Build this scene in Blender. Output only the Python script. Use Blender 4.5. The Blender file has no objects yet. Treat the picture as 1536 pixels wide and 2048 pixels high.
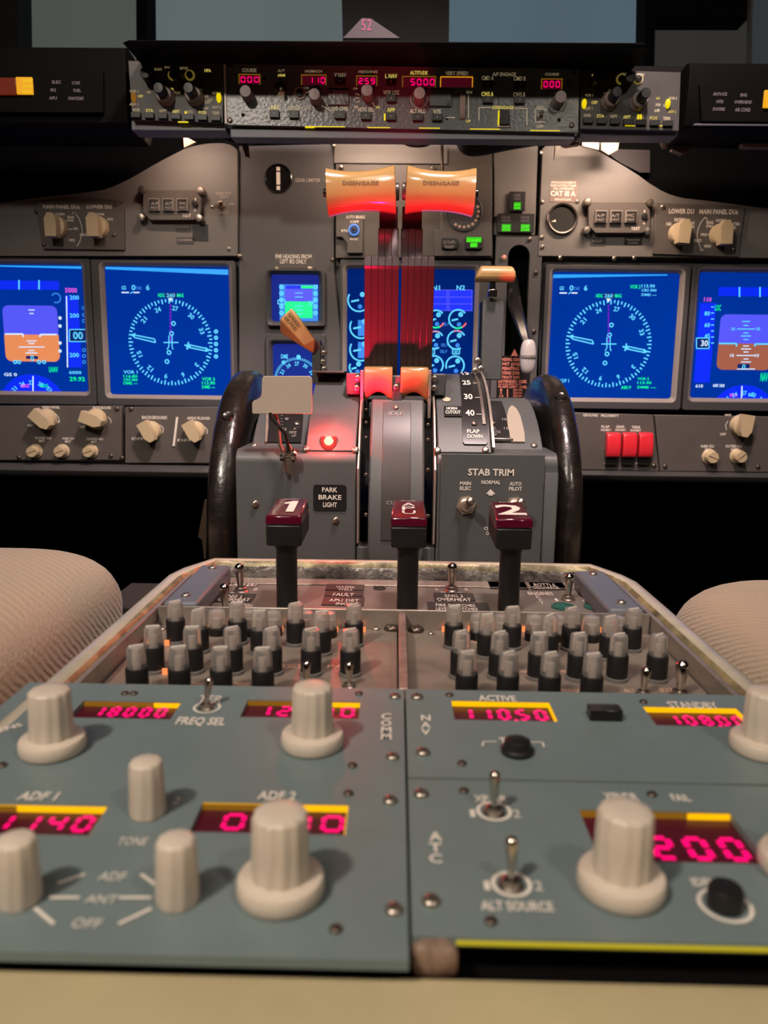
import bpy, bmesh, math, random
from mathutils import Vector, Matrix, Euler
random.seed(7)
SC = bpy.context.scene
COL = SC.collection
PI = math.pi
def R(d): return math.radians(d)

# ------------------------------------------------------------------ camera
FPX = 1540.0
CAM = Vector((0.0, 0.0, 0.12))
_y = Vector((27/FPX, 271/FPX, -1.0)).normalized()          # world +Y seen from the camera
_r = R(0.7)
_a, _b = math.sin(_r), math.cos(_r)
_c = -(_a*_y.x + _b*_y.y)/_y.z
_z = Vector((_a, _b, _c)).normalized()                      # world +Z seen from the camera
_x = _y.cross(_z).normalized()
ROT = Matrix((_x, _y, _z))                                  # camera space -> world space
cam_d = bpy.data.cameras.new('camera')
cam = bpy.data.objects.new('camera', cam_d)
COL.objects.link(cam)
cam.matrix_world = Matrix.Translation(CAM) @ ROT.to_4x4()
cam_d.sensor_fit = 'VERTICAL'
cam_d.sensor_height = 24.0
cam_d.lens = FPX/2048*24.0
cam_d.clip_start = 0.01
cam_d.clip_end = 50
cam_d.dof.use_dof = True
cam_d.dof.focus_distance = 0.56
cam_d.dof.aperture_fstop = 9.0
SC.camera = cam

# ------------------------------------------------------------------ world, exposure, lights
w = bpy.data.worlds.new('world'); SC.world = w; w.use_nodes = True
w.node_tree.nodes['Background'].inputs[0].default_value = (0.9, 0.75, 0.7, 1)
w.node_tree.nodes['Background'].inputs[1].default_value = 0.012
SC.view_settings.view_transform = 'Standard'
SC.view_settings.look = 'None'
SC.view_settings.exposure = 0.0
SC.view_settings.gamma = 1.0
SC.view_settings.use_curve_mapping = False
SC.cycles.max_bounces = 7
SC.cycles.transmission_bounces = 6
SC.cycles.sample_clamp_indirect = 4.0

def aim(o, tgt):
    o.rotation_euler = (Vector(tgt)-o.location).to_track_quat('-Z', 'Y').to_euler()
def area(name, loc, tgt, size, watts, col, size_y=None, spread=180):
    l = bpy.data.lights.new(name, 'AREA'); l.energy = watts; l.color = col
    l.shape = 'DISK' if size_y is None else 'RECTANGLE'; l.size = size
    if size_y: l.size_y = size_y
    l.spread = R(spread)
    o = bpy.data.objects.new(name, l); COL.objects.link(o); o.location = loc; aim(o, tgt)
    return o
WARM = (1.0, 0.80, 0.60)
def spot(name, loc, tgt, watts, col, size, blend, r):
    l = bpy.data.lights.new(name, 'SPOT'); l.energy = watts; l.color = col; l.spot_size = R(size); l.spot_blend = blend; l.shadow_soft_size = r
    o = bpy.data.objects.new(name, l); COL.objects.link(o); o.location = loc; aim(o, tgt); return o
spot('overhead_map_light', (-0.42, -0.28, 0.81), (0.0, 0.40, 0.0), 28, (1.0, 0.86, 0.73), 92, 0.85, 0.035)
spot('overhead_map_light', (0.42, -0.28, 0.81), (0.0, 0.40, 0.0), 8, (1.0, 0.86, 0.73), 92, 0.85, 0.035)
area('added_panel_fill', (0.12, 0.35, 0.95), (0.0, 1.0, 0.05), 0.12, 4.4, (1.0, 0.78, 0.74), None, 85)  # unseen fill added to brighten the lower instrument panel
area('added_soft_fill', (-0.30, -0.30, 1.10), (0.0, 0.4, 0.0), 0.50, 3.8, (1.0, 0.86, 0.76))  # large unseen fill added overhead to soften the shadows
# flood lamps under the glareshield, washing down the instrument panel
for fx, fw in ((-0.29, 1.3), (-0.03, 1.3), (0.25, 2.0)):
    area('panel_flood_light', (fx, 0.925, 0.405), (fx, 1.03, 0.16), 0.10, fw*1.5, (1.0, 0.71, 0.54), 0.02)

# ------------------------------------------------------------------ materials
MATS = {}
def mat(name, col, rough=0.5, metal=0.0, emit=None, es=1.0, noise=0.0, nscale=60.0, bump=0.0, bscale=300.0,
        trans=0.0, coat=0.0, ior=1.45, col2=None, spec=0.5, alpha=1.0):
    if name in MATS: return MATS[name]
    m = bpy.data.materials.new(name); m.use_nodes = True
    nt = m.node_tree; b = nt.nodes['Principled BSDF']
    b.inputs['Base Color'].default_value = (*col, 1)
    b.inputs['Roughness'].default_value = rough
    b.inputs['Metallic'].default_value = metal
    b.inputs['IOR'].default_value = ior
    b.inputs['Transmission Weight'].default_value = trans
    b.inputs['Coat Weight'].default_value = coat
    b.inputs['Coat Roughness'].default_value = 0.12
    b.inputs['Specular IOR Level'].default_value = spec
    b.inputs['Alpha'].default_value = alpha
    if emit:
        b.inputs['Emission Color'].default_value = (*emit, 1)
        b.inputs['Emission Strength'].default_value = es
    if noise or bump:
        tc = nt.nodes.new('ShaderNodeTexCoord')
    if noise:
        n = nt.nodes.new('ShaderNodeTexNoise'); n.inputs['Scale'].default_value = nscale
        n.inputs['Detail'].default_value = 6; n.inputs['Roughness'].default_value = 0.65
        nt.links.new(tc.outputs['Object'], n.inputs['Vector'])
        rp = nt.nodes.new('ShaderNodeValToRGB')
        c2 = col2 or tuple(c*(1-noise) for c in col)
        rp.color_ramp.elements[0].position = 0.35; rp.color_ramp.elements[0].color = (*c2, 1)
        rp.color_ramp.elements[1].position = 0.62; rp.color_ramp.elements[1].color = (*col, 1)
        nt.links.new(n.outputs['Fac'], rp.inputs['Fac'])
        nt.links.new(rp.outputs['Color'], b.inputs['Base Color'])
    if bump:
        n2 = nt.nodes.new('ShaderNodeTexNoise'); n2.inputs['Scale'].default_value = bscale
        n2.inputs['Detail'].default_value = 3
        nt.links.new(tc.outputs['Object'], n2.inputs['Vector'])
        bp = nt.nodes.new('ShaderNodeBump'); bp.inputs['Strength'].default_value = bump
        bp.inputs['Distance'].default_value = 0.001
        nt.links.new(n2.outputs['Fac'], bp.inputs['Height'])
        nt.links.new(bp.outputs['Normal'], b.inputs['Normal'])
    MATS[name] = m
    return m
def emis(name, col, s=1.0):
    return mat(name, tuple(c*0.2 for c in col), 0.4, emit=col, es=s)

M_BLUE = mat('blue_grey_panel', (0.155, 0.200, 0.200), 0.42, noise=0.10, nscale=25, bump=0.06, bscale=900)
M_CREAM = mat('cream_paint', (0.54, 0.45, 0.26), 0.30, noise=0.14, nscale=14, bump=0.05, bscale=120)
M_RIM = mat('worn_cream_rim', (0.52, 0.46, 0.35), 0.30, noise=0.18, nscale=40, bump=0.08, bscale=150, coat=0.6)
M_BRASSY = mat('scuffed_metal_edge', (0.36, 0.30, 0.16), 0.4, metal=0.2, noise=0.7, nscale=60, bump=0.5, bscale=220)
M_WORN = mat('worn_dark_edge', (0.30, 0.27, 0.24), 0.4, metal=0.5, noise=0.75, nscale=110, bump=0.9, bscale=260)
M_ACP = mat('dusty_brown_grey_plate', (0.215, 0.175, 0.14), 0.42, noise=0.30, nscale=45, bump=0.15, bscale=300)
M_FIRE = mat('warm_grey_plate', (0.155, 0.137, 0.118), 0.45, noise=0.15, nscale=40, bump=0.1, bscale=500)
M_ALU = mat('brushed_aluminium', (0.42, 0.36, 0.31), 0.32, metal=0.55, noise=0.25, nscale=50, bump=0.1)
M_BAR = mat('slate_bar', (0.12, 0.13, 0.15), 0.42, bump=0.05, bscale=700)
M_QUAD = mat('dark_grey_paint', (0.082, 0.084, 0.084), 0.42, noise=0.08, nscale=30, bump=0.12, bscale=1200)
M_QUAD2 = mat('darker_grey_paint', (0.055, 0.055, 0.055), 0.45, bump=0.1, bscale=1200)
M_DRUM = mat('brown_black_drum', (0.05, 0.043, 0.042), 0.35, noise=0.1, nscale=40)
M_BLACK = mat('black_plastic', (0.012, 0.011, 0.011), 0.42, bump=0.05)
M_WING = mat('black_wing_vinyl', (0.003, 0.0026, 0.0026), 0.7, spec=0.08)
M_BLACKG = mat('gloss_black', (0.010, 0.009, 0.009), 0.18)
M_MATTE = mat('matte_black', (0.006, 0.005, 0.005), 0.8, spec=0.2)
M_VOID = mat('dark_void', (0.003, 0.003, 0.003), 0.9, spec=0.05)
M_WHEEL = mat('worn_black_rubber', (0.009, 0.007, 0.0065), 0.28, noise=0.5, nscale=90, bump=0.55, bscale=140, coat=0.4, col2=(0.018, 0.013, 0.010))
M_MIP = mat('warm_grey_panel_paint', (0.145, 0.132, 0.122), 0.48, noise=0.07, nscale=20, bump=0.08, bscale=900)
M_MIP2 = mat('brown_grey_plate', (0.090, 0.077, 0.069), 0.48, noise=0.08, nscale=30, bump=0.08, bscale=900)
M_MIP3 = mat('mid_grey_plate', (0.072, 0.068, 0.069), 0.5, noise=0.08, nscale=30, bump=0.08, bscale=900)
M_BEZEL = mat('bezel_dark_grey', (0.05, 0.048, 0.05), 0.45)
M_BEZEL2 = mat('bezel_lip_grey', (0.22, 0.19, 0.17), 0.4)
M_HOOD = mat('hood_black_vinyl', (0.004, 0.0036, 0.0038), 0.7, bump=0.3, bscale=500, spec=0.12)
M_MCP = mat('mode_panel_grey', (0.10, 0.11, 0.11), 0.26, noise=0.1, nscale=30, bump=0.35, bscale=300)
M_SHELF = mat('slate_shelf', (0.16, 0.16, 0.19), 0.45)
M_EFIS = mat('selector_panel_grey', (0.052, 0.048, 0.045), 0.45, bump=0.1)
M_KNOB = mat('warm_white_knob', (0.62, 0.53, 0.43), 0.38, noise=0.07, nscale=60)
M_KNOBC = mat('cream_selector_knob', (0.50, 0.39, 0.24), 0.42, noise=0.06, nscale=60)
M_KNOBG = mat('grey_brown_knob', (0.22, 0.18, 0.17), 0.42)
M_TAN = mat('tan_lever_plastic', (0.34, 0.205, 0.075), 0.18, noise=0.10, nscale=25, coat=0.5)
M_TANM = mat('tan_matte_plastic', (0.42, 0.26, 0.10), 0.4, noise=0.12, nscale=30)
M_PLATE = mat('beige_lever_plate', (0.36, 0.30, 0.24), 0.5, noise=0.05, nscale=30)
M_STEEL = mat('polished_steel', (0.62, 0.55, 0.48), 0.16, metal=1.0)
M_STEELD = mat('dull_steel', (0.42, 0.36, 0.31), 0.34, metal=0.95, noise=0.3, nscale=90)
M_SCREW = mat('screw_metal', (0.50, 0.44, 0.37), 0.30, metal=0.85, noise=0.3, nscale=300)
M_SCREWD = mat('dark_screw_metal', (0.13, 0.10, 0.08), 0.35, metal=0.8)
M_WHITE = mat('white_lettering', (0.72, 0.66, 0.58), 0.55)
M_DULLW = mat('worn_lettering', (0.34, 0.29, 0.26), 0.55)
M_DIMW = mat('faint_lettering', (0.16, 0.14, 0.15), 0.55)
M_DARKT = mat('engraved_dark_lettering', (0.10, 0.055, 0.02), 0.6)
M_CLEAR = mat('frosted_clear_plastic', (0.98, 0.92, 0.86), 0.22, trans=0.84, ior=1.22)
M_CLEARG = mat('clear_plastic', (0.92, 0.86, 0.80), 0.08, trans=0.9, ior=1.35)
M_REDC = mat('translucent_wine_red', (0.13, 0.006, 0.025), 0.10, trans=0.45, ior=1.4, coat=0.3)
M_GUARD = mat('red_guard_plastic', (0.62, 0.022, 0.035), 0.25, coat=0.3)
M_REDL = emis('red_lit_lens', (1.0, 0.03, 0.04), 1.6)
M_REDCORE = emis('bright_lamp_core', (1.0, 0.62, 0.35), 4.0)
M_REDTINT = mat('red_tinted_lever_plate', (0.030, 0.018, 0.020), 0.25, metal=0.2)  # dark grey lever metal, the lamp's red partly tinted into its colour
M_LEVERM = mat('lever_grey_metal', (0.10, 0.085, 0.08), 0.28, metal=0.5)
M_PINK = emis('pink_led_digit', (1.0, 0.0, 0.15), 1.35)
M_PINKD = emis('maroon_display_glass', (0.055, 0.0, 0.008), 1.0)
M_MAROON = mat('maroon_display_window', (0.045, 0.008, 0.012), 0.15, coat=0.3)
M_MAROONL = mat('lit_maroon_window', (0.025, 0.004, 0.006), 0.3, emit=(0.045, 0.002, 0.006), es=1.0)
M_AMBER = emis('amber_backlight', (1.0, 0.50, 0.0), 1.05)
M_AMBERD = mat('dim_amber_backlight', (0.05, 0.02, 0.0), 0.4, emit=(0.20, 0.085, 0.005))
M_YEL = emis('yellow_edge_light', (0.80, 0.62, 0.0), 1.0)
M_YELD = emis('dim_yellow_edge_light', (0.22, 0.17, 0.015), 1.0)
M_LITT = emis('backlit_yellow_lettering', (0.55, 0.42, 0.08), 1.0)
M_GREEN = emis('green_annunciator_light', (0.08, 0.95, 0.02), 1.1)
M_ORANGE = emis('orange_panel_glow', (1.0, 0.26, 0.08), 1.1)
M_REDTXT = mat('salmon_red_print', (0.62, 0.20, 0.15), 0.5)
M_SCR = mat('blue_screen_glass', (0.0, 0.01, 0.05), 0.10, emit=(0.0, 0.026, 0.30), es=1.0)
M_SCR2 = mat('violet_blue_screen_glass', (0.0, 0.01, 0.05), 0.10, emit=(0.012, 0.018, 0.22), es=1.0)
M_S_CY = emis('screen_cyan', (0.10, 0.62, 1.0), 1.0)
M_S_CYD = emis('screen_dim_cyan', (0.03, 0.22, 0.75), 1.0)
M_S_GR = emis('screen_green', (0.0, 0.85, 0.28), 1.0)
M_S_MG = emis('screen_violet', (0.16, 0.0, 0.62), 1.0)
M_S_PK = emis('screen_magenta', (0.75, 0.10, 0.80), 1.0)
M_S_WH = emis('screen_white', (0.60, 0.78, 1.0), 1.0)
M_S_BL = emis('screen_bright_blue', (0.0, 0.02, 0.85), 1.0)
M_S_SKY = emis('screen_sky_blue', (0.08, 0.085, 0.85), 1.0)
M_S_GND = emis('screen_ground_orange', (0.72, 0.24, 0.09), 1.0)
M_S_GND2 = emis('screen_ground_brown', (0.32, 0.10, 0.06), 1.0)
M_S_DK = emis('screen_dark_blue', (0.0, 0.012, 0.12), 1.0)
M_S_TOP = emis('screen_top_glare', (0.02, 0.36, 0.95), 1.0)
M_S_RED = emis('screen_red_arc', (0.9, 0.12, 0.15), 1.0)
M_BLUERING = emis('blue_lit_ring', (0.14, 0.30, 0.80), 1.0)
M_SEAT = None

# ------------------------------------------------------------------ mesh builder
_tc = {}
def text_mesh(s, bold=False):
    key = (s, bold)
    if key in _tc: return _tc[key]
    c = bpy.data.curves.new('t', 'FONT'); c.body = s; c.size = 1.0
    c.align_x = 'LEFT'; c.resolution_u = 2
    if bold: c.offset = 0.022
    o = bpy.data.objects.new('t', c)
    me = bpy.data.meshes.new_from_object(o)
    vs = [tuple(v.co) for v in me.vertices]; fs = [tuple(p.vertices) for p in me.polygons]
    bpy.data.objects.remove(o); bpy.data.curves.remove(c); bpy.data.meshes.remove(me)
    xs = [v[0] for v in vs] or [0, 1]
    r = (vs, fs, min(xs), max(xs))
    _tc[key] = r
    return r
_h = text_mesh('H')
CAPH = max(v[1] for v in _h[0]) - min(v[1] for v in _h[0])

SEGS = {'0': 'abcdef', '1': 'bc', '2': 'abged', '3': 'abgcd', '4': 'fgbc', '5': 'afgcd', '6': 'afgedc', '7': 'abc',
        '8': 'abcdefg', '9': 'abcdfg', 'Y': 'fgbc'}
class MB:
    def __init__(s): s.v = []; s.f = []; s.m = []
    def add(s, vs, fs, mi=0):
        k = len(s.v); s.v += [tuple(v) for v in vs]
        s.f += [tuple(i+k for i in f) for f in fs]; s.m += [mi]*len(fs)
        return k
    def box(s, x0, x1, y0, y1, z0, z1, mi=0):
        s.add([(x, y, z) for z in (z0, z1) for y in (y0, y1) for x in (x0, x1)],
              [(0, 2, 3, 1), (4, 5, 7, 6), (0, 1, 5, 4), (2, 6, 7, 3), (0, 4, 6, 2), (1, 3, 7, 5)], mi)
    def lathe(s, prof, c=(0, 0, 0), ax='z', n=24, mi=0, flute=0.0, nf=12, cap=True):
        vs = []
        for j, (r, h) in enumerate(prof):
            for i in range(n):
                a = 2*PI*i/n
                rr = r
                if flute and 0 < j < len(prof)-1: rr = r*(1 - flute*(0.5+0.5*math.cos(nf*a)))
                p = (rr*math.cos(a), rr*math.sin(a), h)
                if ax == 'x': p = (p[2], p[0], p[1])
                if ax == 'y': p = (p[1], p[2], p[0])
                vs.append((p[0]+c[0], p[1]+c[1], p[2]+c[2]))
        fs = []
        for j in range(len(prof)-1):
            for i in range(n):
                fs.append((j*n+i, j*n+(i+1) % n, (j+1)*n+(i+1) % n, (j+1)*n+i))
        if cap:
            fs.append(tuple(range(n-1, -1, -1))); fs.append(tuple((len(prof)-1)*n+i for i in range(n)))
        s.add(vs, fs, mi)
    def prism(s, poly, z0, z1, mi=0, ax='z'):
        n = len(poly)
        def P(a, b, h): return (a, b, h) if ax == 'z' else ((h, a, b) if ax == 'x' else (a, h, b))
        s.add([P(a, b, z0) for a, b in poly]+[P(a, b, z1) for a, b in poly],
              [tuple(range(n-1, -1, -1)), tuple(range(n, 2*n))]+[(i, (i+1) % n, n+(i+1) % n, n+i) for i in range(n)], mi)
    def tube(s, path, r, n=8, mi=0):
        pts = [Vector(p) for p in path]; vs = []; N = len(pts)
        rs = r if isinstance(r, (list, tuple)) else [r]*N
        ref = None
        for i, p in enumerate(pts):
            t = (pts[min(i+1, N-1)]-pts[max(i-1, 0)]).normalized()
            if ref is None:
                ref = Vector((0, 0, 1)) if abs(t.z) < 0.9 else Vector((1, 0, 0))
            u = t.cross(ref).normalized(); v = t.cross(u).normalized(); ref = -v if v.dot(ref) < 0 else v
            for k in range(n):
                a = 2*PI*k/n
                vs.append(p + u*(rs[i]*math.cos(a)) + v*(rs[i]*math.sin(a)))
        fs = [(i*n+k, i*n+(k+1) % n, (i+1)*n+(k+1) % n, (i+1)*n+k) for i in range(N-1) for k in range(n)]
        fs += [tuple(range(n-1, -1, -1)), tuple((N-1)*n+k for k in range(n))]
        s.add(vs, fs, mi)
    def poly(s, pts, z, mi=0):
        s.add([(p[0], p[1], z) for p in pts], [tuple(range(len(pts)))], mi)
    def rect(s, x0, x1, y0, y1, z, mi=0): s.poly([(x0, y0), (x1, y0), (x1, y1), (x0, y1)], z, mi)
    def stroke(s, pts, w, z, mi=0):
        for a, b in zip(pts[:-1], pts[1:]):
            dx, dy = b[0]-a[0], b[1]-a[1]; L = math.hypot(dx, dy) or 1e-9
            nx, ny = -dy/L*w/2, dx/L*w/2
            s.poly([(a[0]+nx, a[1]+ny), (a[0]-nx, a[1]-ny), (b[0]-nx, b[1]-ny), (b[0]+nx, b[1]+ny)], z, mi)
    def arc(s, cx, cy, r, w, z, a0=0, a1=360, n=32, mi=0):
        for i in range(n):
            t0 = R(a0+(a1-a0)*i/n); t1 = R(a0+(a1-a0)*(i+1)/n)
            s.poly([(cx+q*math.cos(t), cy+q*math.sin(t)) for q, t in ((r-w/2, t0), (r+w/2, t0), (r+w/2, t1), (r-w/2, t1))], z, mi)
    def disc(s, cx, cy, r, z, mi=0, n=20):
        s.poly([(cx+r*math.cos(2*PI*i/n), cy+r*math.sin(2*PI*i/n)) for i in range(n)], z, mi)
    def text(s, t, cx, cy, h, z, w=None, mi=0, bold=False, rot=0, fn=None, vertical=False):
        if vertical:
            for i, ch in enumerate(t): s.text(ch, cx, cy-i*h*1.35, h, z, w, mi, bold, rot, fn)
            return
        vs, fs, x0, x1 = text_mesh(t, bold)
        if not vs: return
        k = h/CAPH; kx = k if w is None else w/max(x1-x0, 1e-6)
        mx = (x0+x1)/2; c, sn = math.cos(R(rot)), math.sin(R(rot)); out = []
        for v in vs:
            a, b = (v[0]-mx)*kx, v[1]*k-h/2
            a, b = a*c-b*sn+cx, a*sn+b*c+cy
            out.append(fn(a, b) if fn else (a, b, z))
        s.add(out, fs, mi)
    def seg(s, t, cx, cy, w, h, z, mi=0, gap=0.45, th=0.17, slant=0.0, dot=None):
        """seven-segment text; w = digit width, h = digit height; '.' after a digit adds a point"""
        chars = [c for c in t if c != '.']
        n = len(chars); pitch = w*(1+gap); x = cx-pitch*(n-1)/2
        T = h*th; k = -1
        def q(a, b): s.stroke([(x+a[0]+slant*a[1], cy+a[1]), (x+b[0]+slant*b[1], cy+b[1])], T, z, mi)
        for ch in t:
            if ch == '.':
                s.rect(x-pitch+w*0.68, x-pitch+w*0.68+T, cy-h/2-T/2, cy-h/2+T/2, z, mi); continue
            W, H = w/2-T/2, h/2-T/2; g = T*0.35
            seg = {'a': ((-W+g, H), (W-g, H)), 'd': ((-W+g, -H), (W-g, -H)), 'g': ((-W+g, 0), (W-g, 0)),
                   'b': ((W, H-g), (W, g)), 'c': ((W, -g), (W, -H+g)), 'f': ((-W, H-g), (-W, g)), 'e': ((-W, -g), (-W, -H+g))}
            for c in SEGS.get(ch, ''): q(*seg[c])
            x += pitch
    def xf(s, M, k=0):
        for i in range(k, len(s.v)): s.v[i] = tuple(M @ Vector(s.v[i]))
    def mesh(s, name, mats, ang=35, fixn=True):
        me = bpy.data.meshes.new(name); me.from_pydata(s.v, [], s.f)
        for m in (mats if isinstance(mats, (list, tuple)) else [mats]): me.materials.append(m)
        for p, mi in zip(me.polygons, s.m): p.material_index = mi
        if fixn:
            bm = bmesh.new(); bm.from_mesh(me); bmesh.ops.recalc_face_normals(bm, faces=bm.faces); bm.to_mesh(me); bm.free()
        for p in me.polygons: p.use_smooth = True
        me.set_sharp_from_angle(angle=R(ang))
        me.update()
        return me
    def build(s, name, mats, parent=None, bevel=0.0, loc=(0, 0, 0), rot=None, seg=2, ang=35, fixn=True):
        o = put(name, s.mesh(name, mats, ang, fixn), parent, loc, rot)
        if bevel:
            b = o.modifiers.new('bevel', 'BEVEL'); b.width = bevel; b.segments = seg; b.limit_method = 'ANGLE'; b.angle_limit = R(40)
            b.harden_normals = False
        return o
def put(name, me, parent=None, loc=(0, 0, 0), rot=None, sc=None):
    o = bpy.data.objects.new(name, me); COL.objects.link(o)
    if parent is not None: o.parent = parent
    o.location = loc
    if rot is not None: o.rotation_euler = rot
    if sc is not None: o.scale = (sc, sc, sc) if not isinstance(sc, (tuple, list)) else sc
    return o
def tag(o, label, cat=None, group=None, kind=None):
    if label: o['label'] = label
    if cat: o['category'] = cat
    if group: o['group'] = group
    if kind: o['kind'] = kind
    return o
def empty(name, loc, label, cat, group=None, rot=None):
    o = bpy.data.objects.new(name, None); COL.objects.link(o); o.location = loc
    o.empty_display_size = 0.02
    if rot is not None: o.rotation_euler = rot
    return tag(o, label, cat, group)

def ray(px, py): return (ROT @ Vector(((px-768)/FPX, -(py-1024)/FPX, -1.0)))
def hitY(px, py, Y):
    d = ray(px, py); return CAM + d*((Y-CAM.y)/d.y)
def hitZ(px, py, Z):
    d = ray(px, py); return CAM + d*((Z-CAM.z)/d.z)

class Pl:
    """a panel plane with an Empty at its base; local x right, y up along the face, z out of the face"""
    def __init__(s, name, label, cat, plane, d, px, py, group=None, root=True):
        if plane == 'wall':
            s.O = hitY(px, py, d); s.U, s.V, s.N = Vector((1, 0, 0)), Vector((0, 0, 1)), Vector((0, -1, 0))
        else:
            s.O = hitZ(px, py, d); s.U, s.V, s.N = Vector((1, 0, 0)), Vector((0, 1, 0)), Vector((0, 0, 1))
        s.plane = plane
        if root:
            s.e = empty(name, s.O, label, cat, group, (R(90), 0, 0) if plane == 'wall' else None)
    def q(s, px, py, h=0.0):
        d = ray(px, py); t = ((s.O+s.N*h-CAM).dot(s.N))/d.dot(s.N); p = CAM+d*t-s.O
        return (p.dot(s.U), p.dot(s.V))
    def k(s, px, py, h=0.0):
        a, b = s.q(px-1, py, h), s.q(px+1, py, h); return abs(b[0]-a[0])/2
    def rect(s, x0, y0, x1, y1, h=0.0):
        """pixel box -> local (u0,u1,v0,v1) measured along its middle lines"""
        ym, xm = (y0+y1)/2, (x0+x1)/2
        return s.q(x0, ym, h)[0], s.q(x1, ym, h)[0], s.q(xm, y1, h)[1], s.q(xm, y0, h)[1]
    def T(s, mb, t, px, py, hpx, wpx, h, mi=0, bold=False, rot=0):
        k = s.k(px, py, h); u, v = s.q(px, py, h)
        mb.text(t, u, v, hpx*k, h, None if wpx is None else wpx*k, mi, bold, rot)

# ------------------------------------------------------------------ shared small meshes (unit radius)
def screw_mesh(m, name):
    b = MB(); b.lathe([(1, 0), (1, 0.25), (0.85, 0.5), (0.45, 0.62), (0.0001, 0.65)], n=16, cap=False)
    b.box(-0.62, 0.62, -0.11, 0.11, 0.5, 0.66, 1); b.box(-0.11, 0.11, -0.62, 0.62, 0.5, 0.661, 1)
    return b.mesh(name, [m, M_SCREWD], 50)
ME_SCREW = screw_mesh(M_SCREW, 'screw'); ME_SCREWD = screw_mesh(M_SCREWD, 'screw')
def screw(parent, loc, r, rot=None, dark=False):
    return put('screw', ME_SCREWD if dark else ME_SCREW, parent, loc, rot, r)

def tb(P, mb, t, x0, y0, x1, y1, h=0.0003, mi=0, bold=False):
    """text filling a pixel box"""
    u0, u1, v0, v1 = P.rect(x0, y0, x1, y1, h)
    mb.text(t, (u0+u1)/2, (v0+v1)/2, v1-v0, h, u1-u0, mi, bold)
def pl(P, pts, h=0.0003): return [P.q(x, y, h) for x, y in pts]

def plate(mb, x0, x1, y0, y1, holes, z0, z1, mi=0):
    """flat plate with rectangular through-holes (u0,u1,v0,v1)"""
    xs = sorted({x0, x1} | {a for h in holes for a in h[:2]})
    ys = sorted({y0, y1} | {a for h in holes for a in h[2:]})
    def inh(a, b): return any(h[0] < a < h[1] and h[2] < b < h[3] for h in holes)
    for i in range(len(xs)-1):
        for j in range(len(ys)-1):
            if inh((xs[i]+xs[i+1])/2, (ys[j]+ys[j+1])/2): continue
            for z in (z0, z1):
                mb.rect(xs[i], xs[i+1], ys[j], ys[j+1], z, mi)
    for (a, b, c, d) in [(x0, x1, y0, y1)]+list(holes):
        mb.add([(a, c, z0), (b, c, z0), (b, d, z0), (a, d, z0), (a, c, z1), (b, c, z1), (b, d, z1), (a, d, z1)],
               [(0, 1, 5, 4), (1, 2, 6, 5), (2, 3, 7, 6), (3, 0, 4, 7)], mi)
def rrect(x0, x1, y0, y1, r, n=5):
    out = []
    for cx, cy, a0 in ((x1-r, y1-r, 0), (x0+r, y1-r, 90), (x0+r, y0+r, 180), (x1-r, y0+r, 270)):
        for i in range(n+1):
            a = R(a0+90*i/n); out.append((cx+r*math.cos(a), cy+r*math.sin(a)))
    return out
def ringloft(mb, loops, mi=0, mis=None):
    """loops: lists of 3d points with equal count, joined in order"""
    n = len(loops[0]); k = len(mb.v)
    mb.v += [tuple(p) for l in loops for p in l]
    for j in range(len(loops)-1):
        for i in range(n):
            mb.f.append((k+j*n+i, k+j*n+(i+1) % n, k+(j+1)*n+(i+1) % n, k+(j+1)*n+i)); mb.m.append(mis[j] if mis else mi)

# ================================================================== the room
def struct(name, mb, m):
    o = mb.build(name, m); o['kind'] = 'structure'; return o
FZ = -0.62
M_FLOOR = mat('dark_cockpit_floor', (0.016, 0.014, 0.013), 0.7, noise=0.3, nscale=20)
M_WALL = mat('dark_cockpit_wall', (0.018, 0.016, 0.017), 0.8, noise=0.2, nscale=6)
M_LINER = mat('window_frame_paint', (0.030, 0.026, 0.028), 0.7, noise=0.2, nscale=10)
b = MB(); b.box(-1.6, 1.6, -1.2, 2.9, FZ-0.05, FZ); struct('floor', b, M_FLOOR)
b = MB(); b.box(-1.6, 1.6, -1.2, 2.9, 1.75, 1.80); struct('ceiling', b, M_WALL)
b = MB(); b.box(-1.65, -1.6, -1.2, 2.9, FZ, 1.75); struct('wall_left', b, M_WALL)
b = MB(); b.box(1.6, 1.65, -1.2, 2.9, FZ, 1.75); struct('wall_right', b, M_WALL)
b = MB(); b.box(-1.6, 1.6, 2.9, 2.95, FZ, 1.75); struct('wall_front', b, M_WALL)
b = MB(); b.box(-1.6, 1.6, -1.25, -1.2, FZ, 1.75); struct('wall_back', b, M_WALL)
# bulkhead under and behind the instrument panel
b = MB(); b.box(-1.6, 1.6, 1.42, 1.46, FZ, 0.60); struct('trim_1', b, M_VOID)
# windscreen posts
def post(n, pts, Y, m, d=0.05):
    b = MB(); poly = [(hitY(x, y, Y).x, hitY(x, y, Y).z) for x, y in pts]
    b.prism([(p[0], p[1]) for p in poly], Y, Y+d, 0, 'y'); struct(n, b, m)
post('trim_2', [(-500, -300), (30, -300), (40, 260), (-500, 260)], 1.40, M_LINER)
post('trim_3', [(270, -300), (290, -300), (296, 260), (274, 260)], 1.40, M_MATTE)
post('trim_4', [(676, -300), (902, -300), (896, 260), (690, 260)], 1.36, M_LINER)
post('trim_5', [(1296, -300), (1318, -300), (1306, 260), (1286, 260)], 1.40, M_MATTE)
post('trim_6', [(1318, -300), (1506, -300), (1500, 34), (1310, 34)], 1.41, M_MATTE)
post('trim_7', [(1506, -300), (1509, -300), (1502, 260), (1495, 260)], 1.39, mat('grey_edge_strip', (0.2, 0.2, 0.19), 0.6), 0.01)
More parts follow.
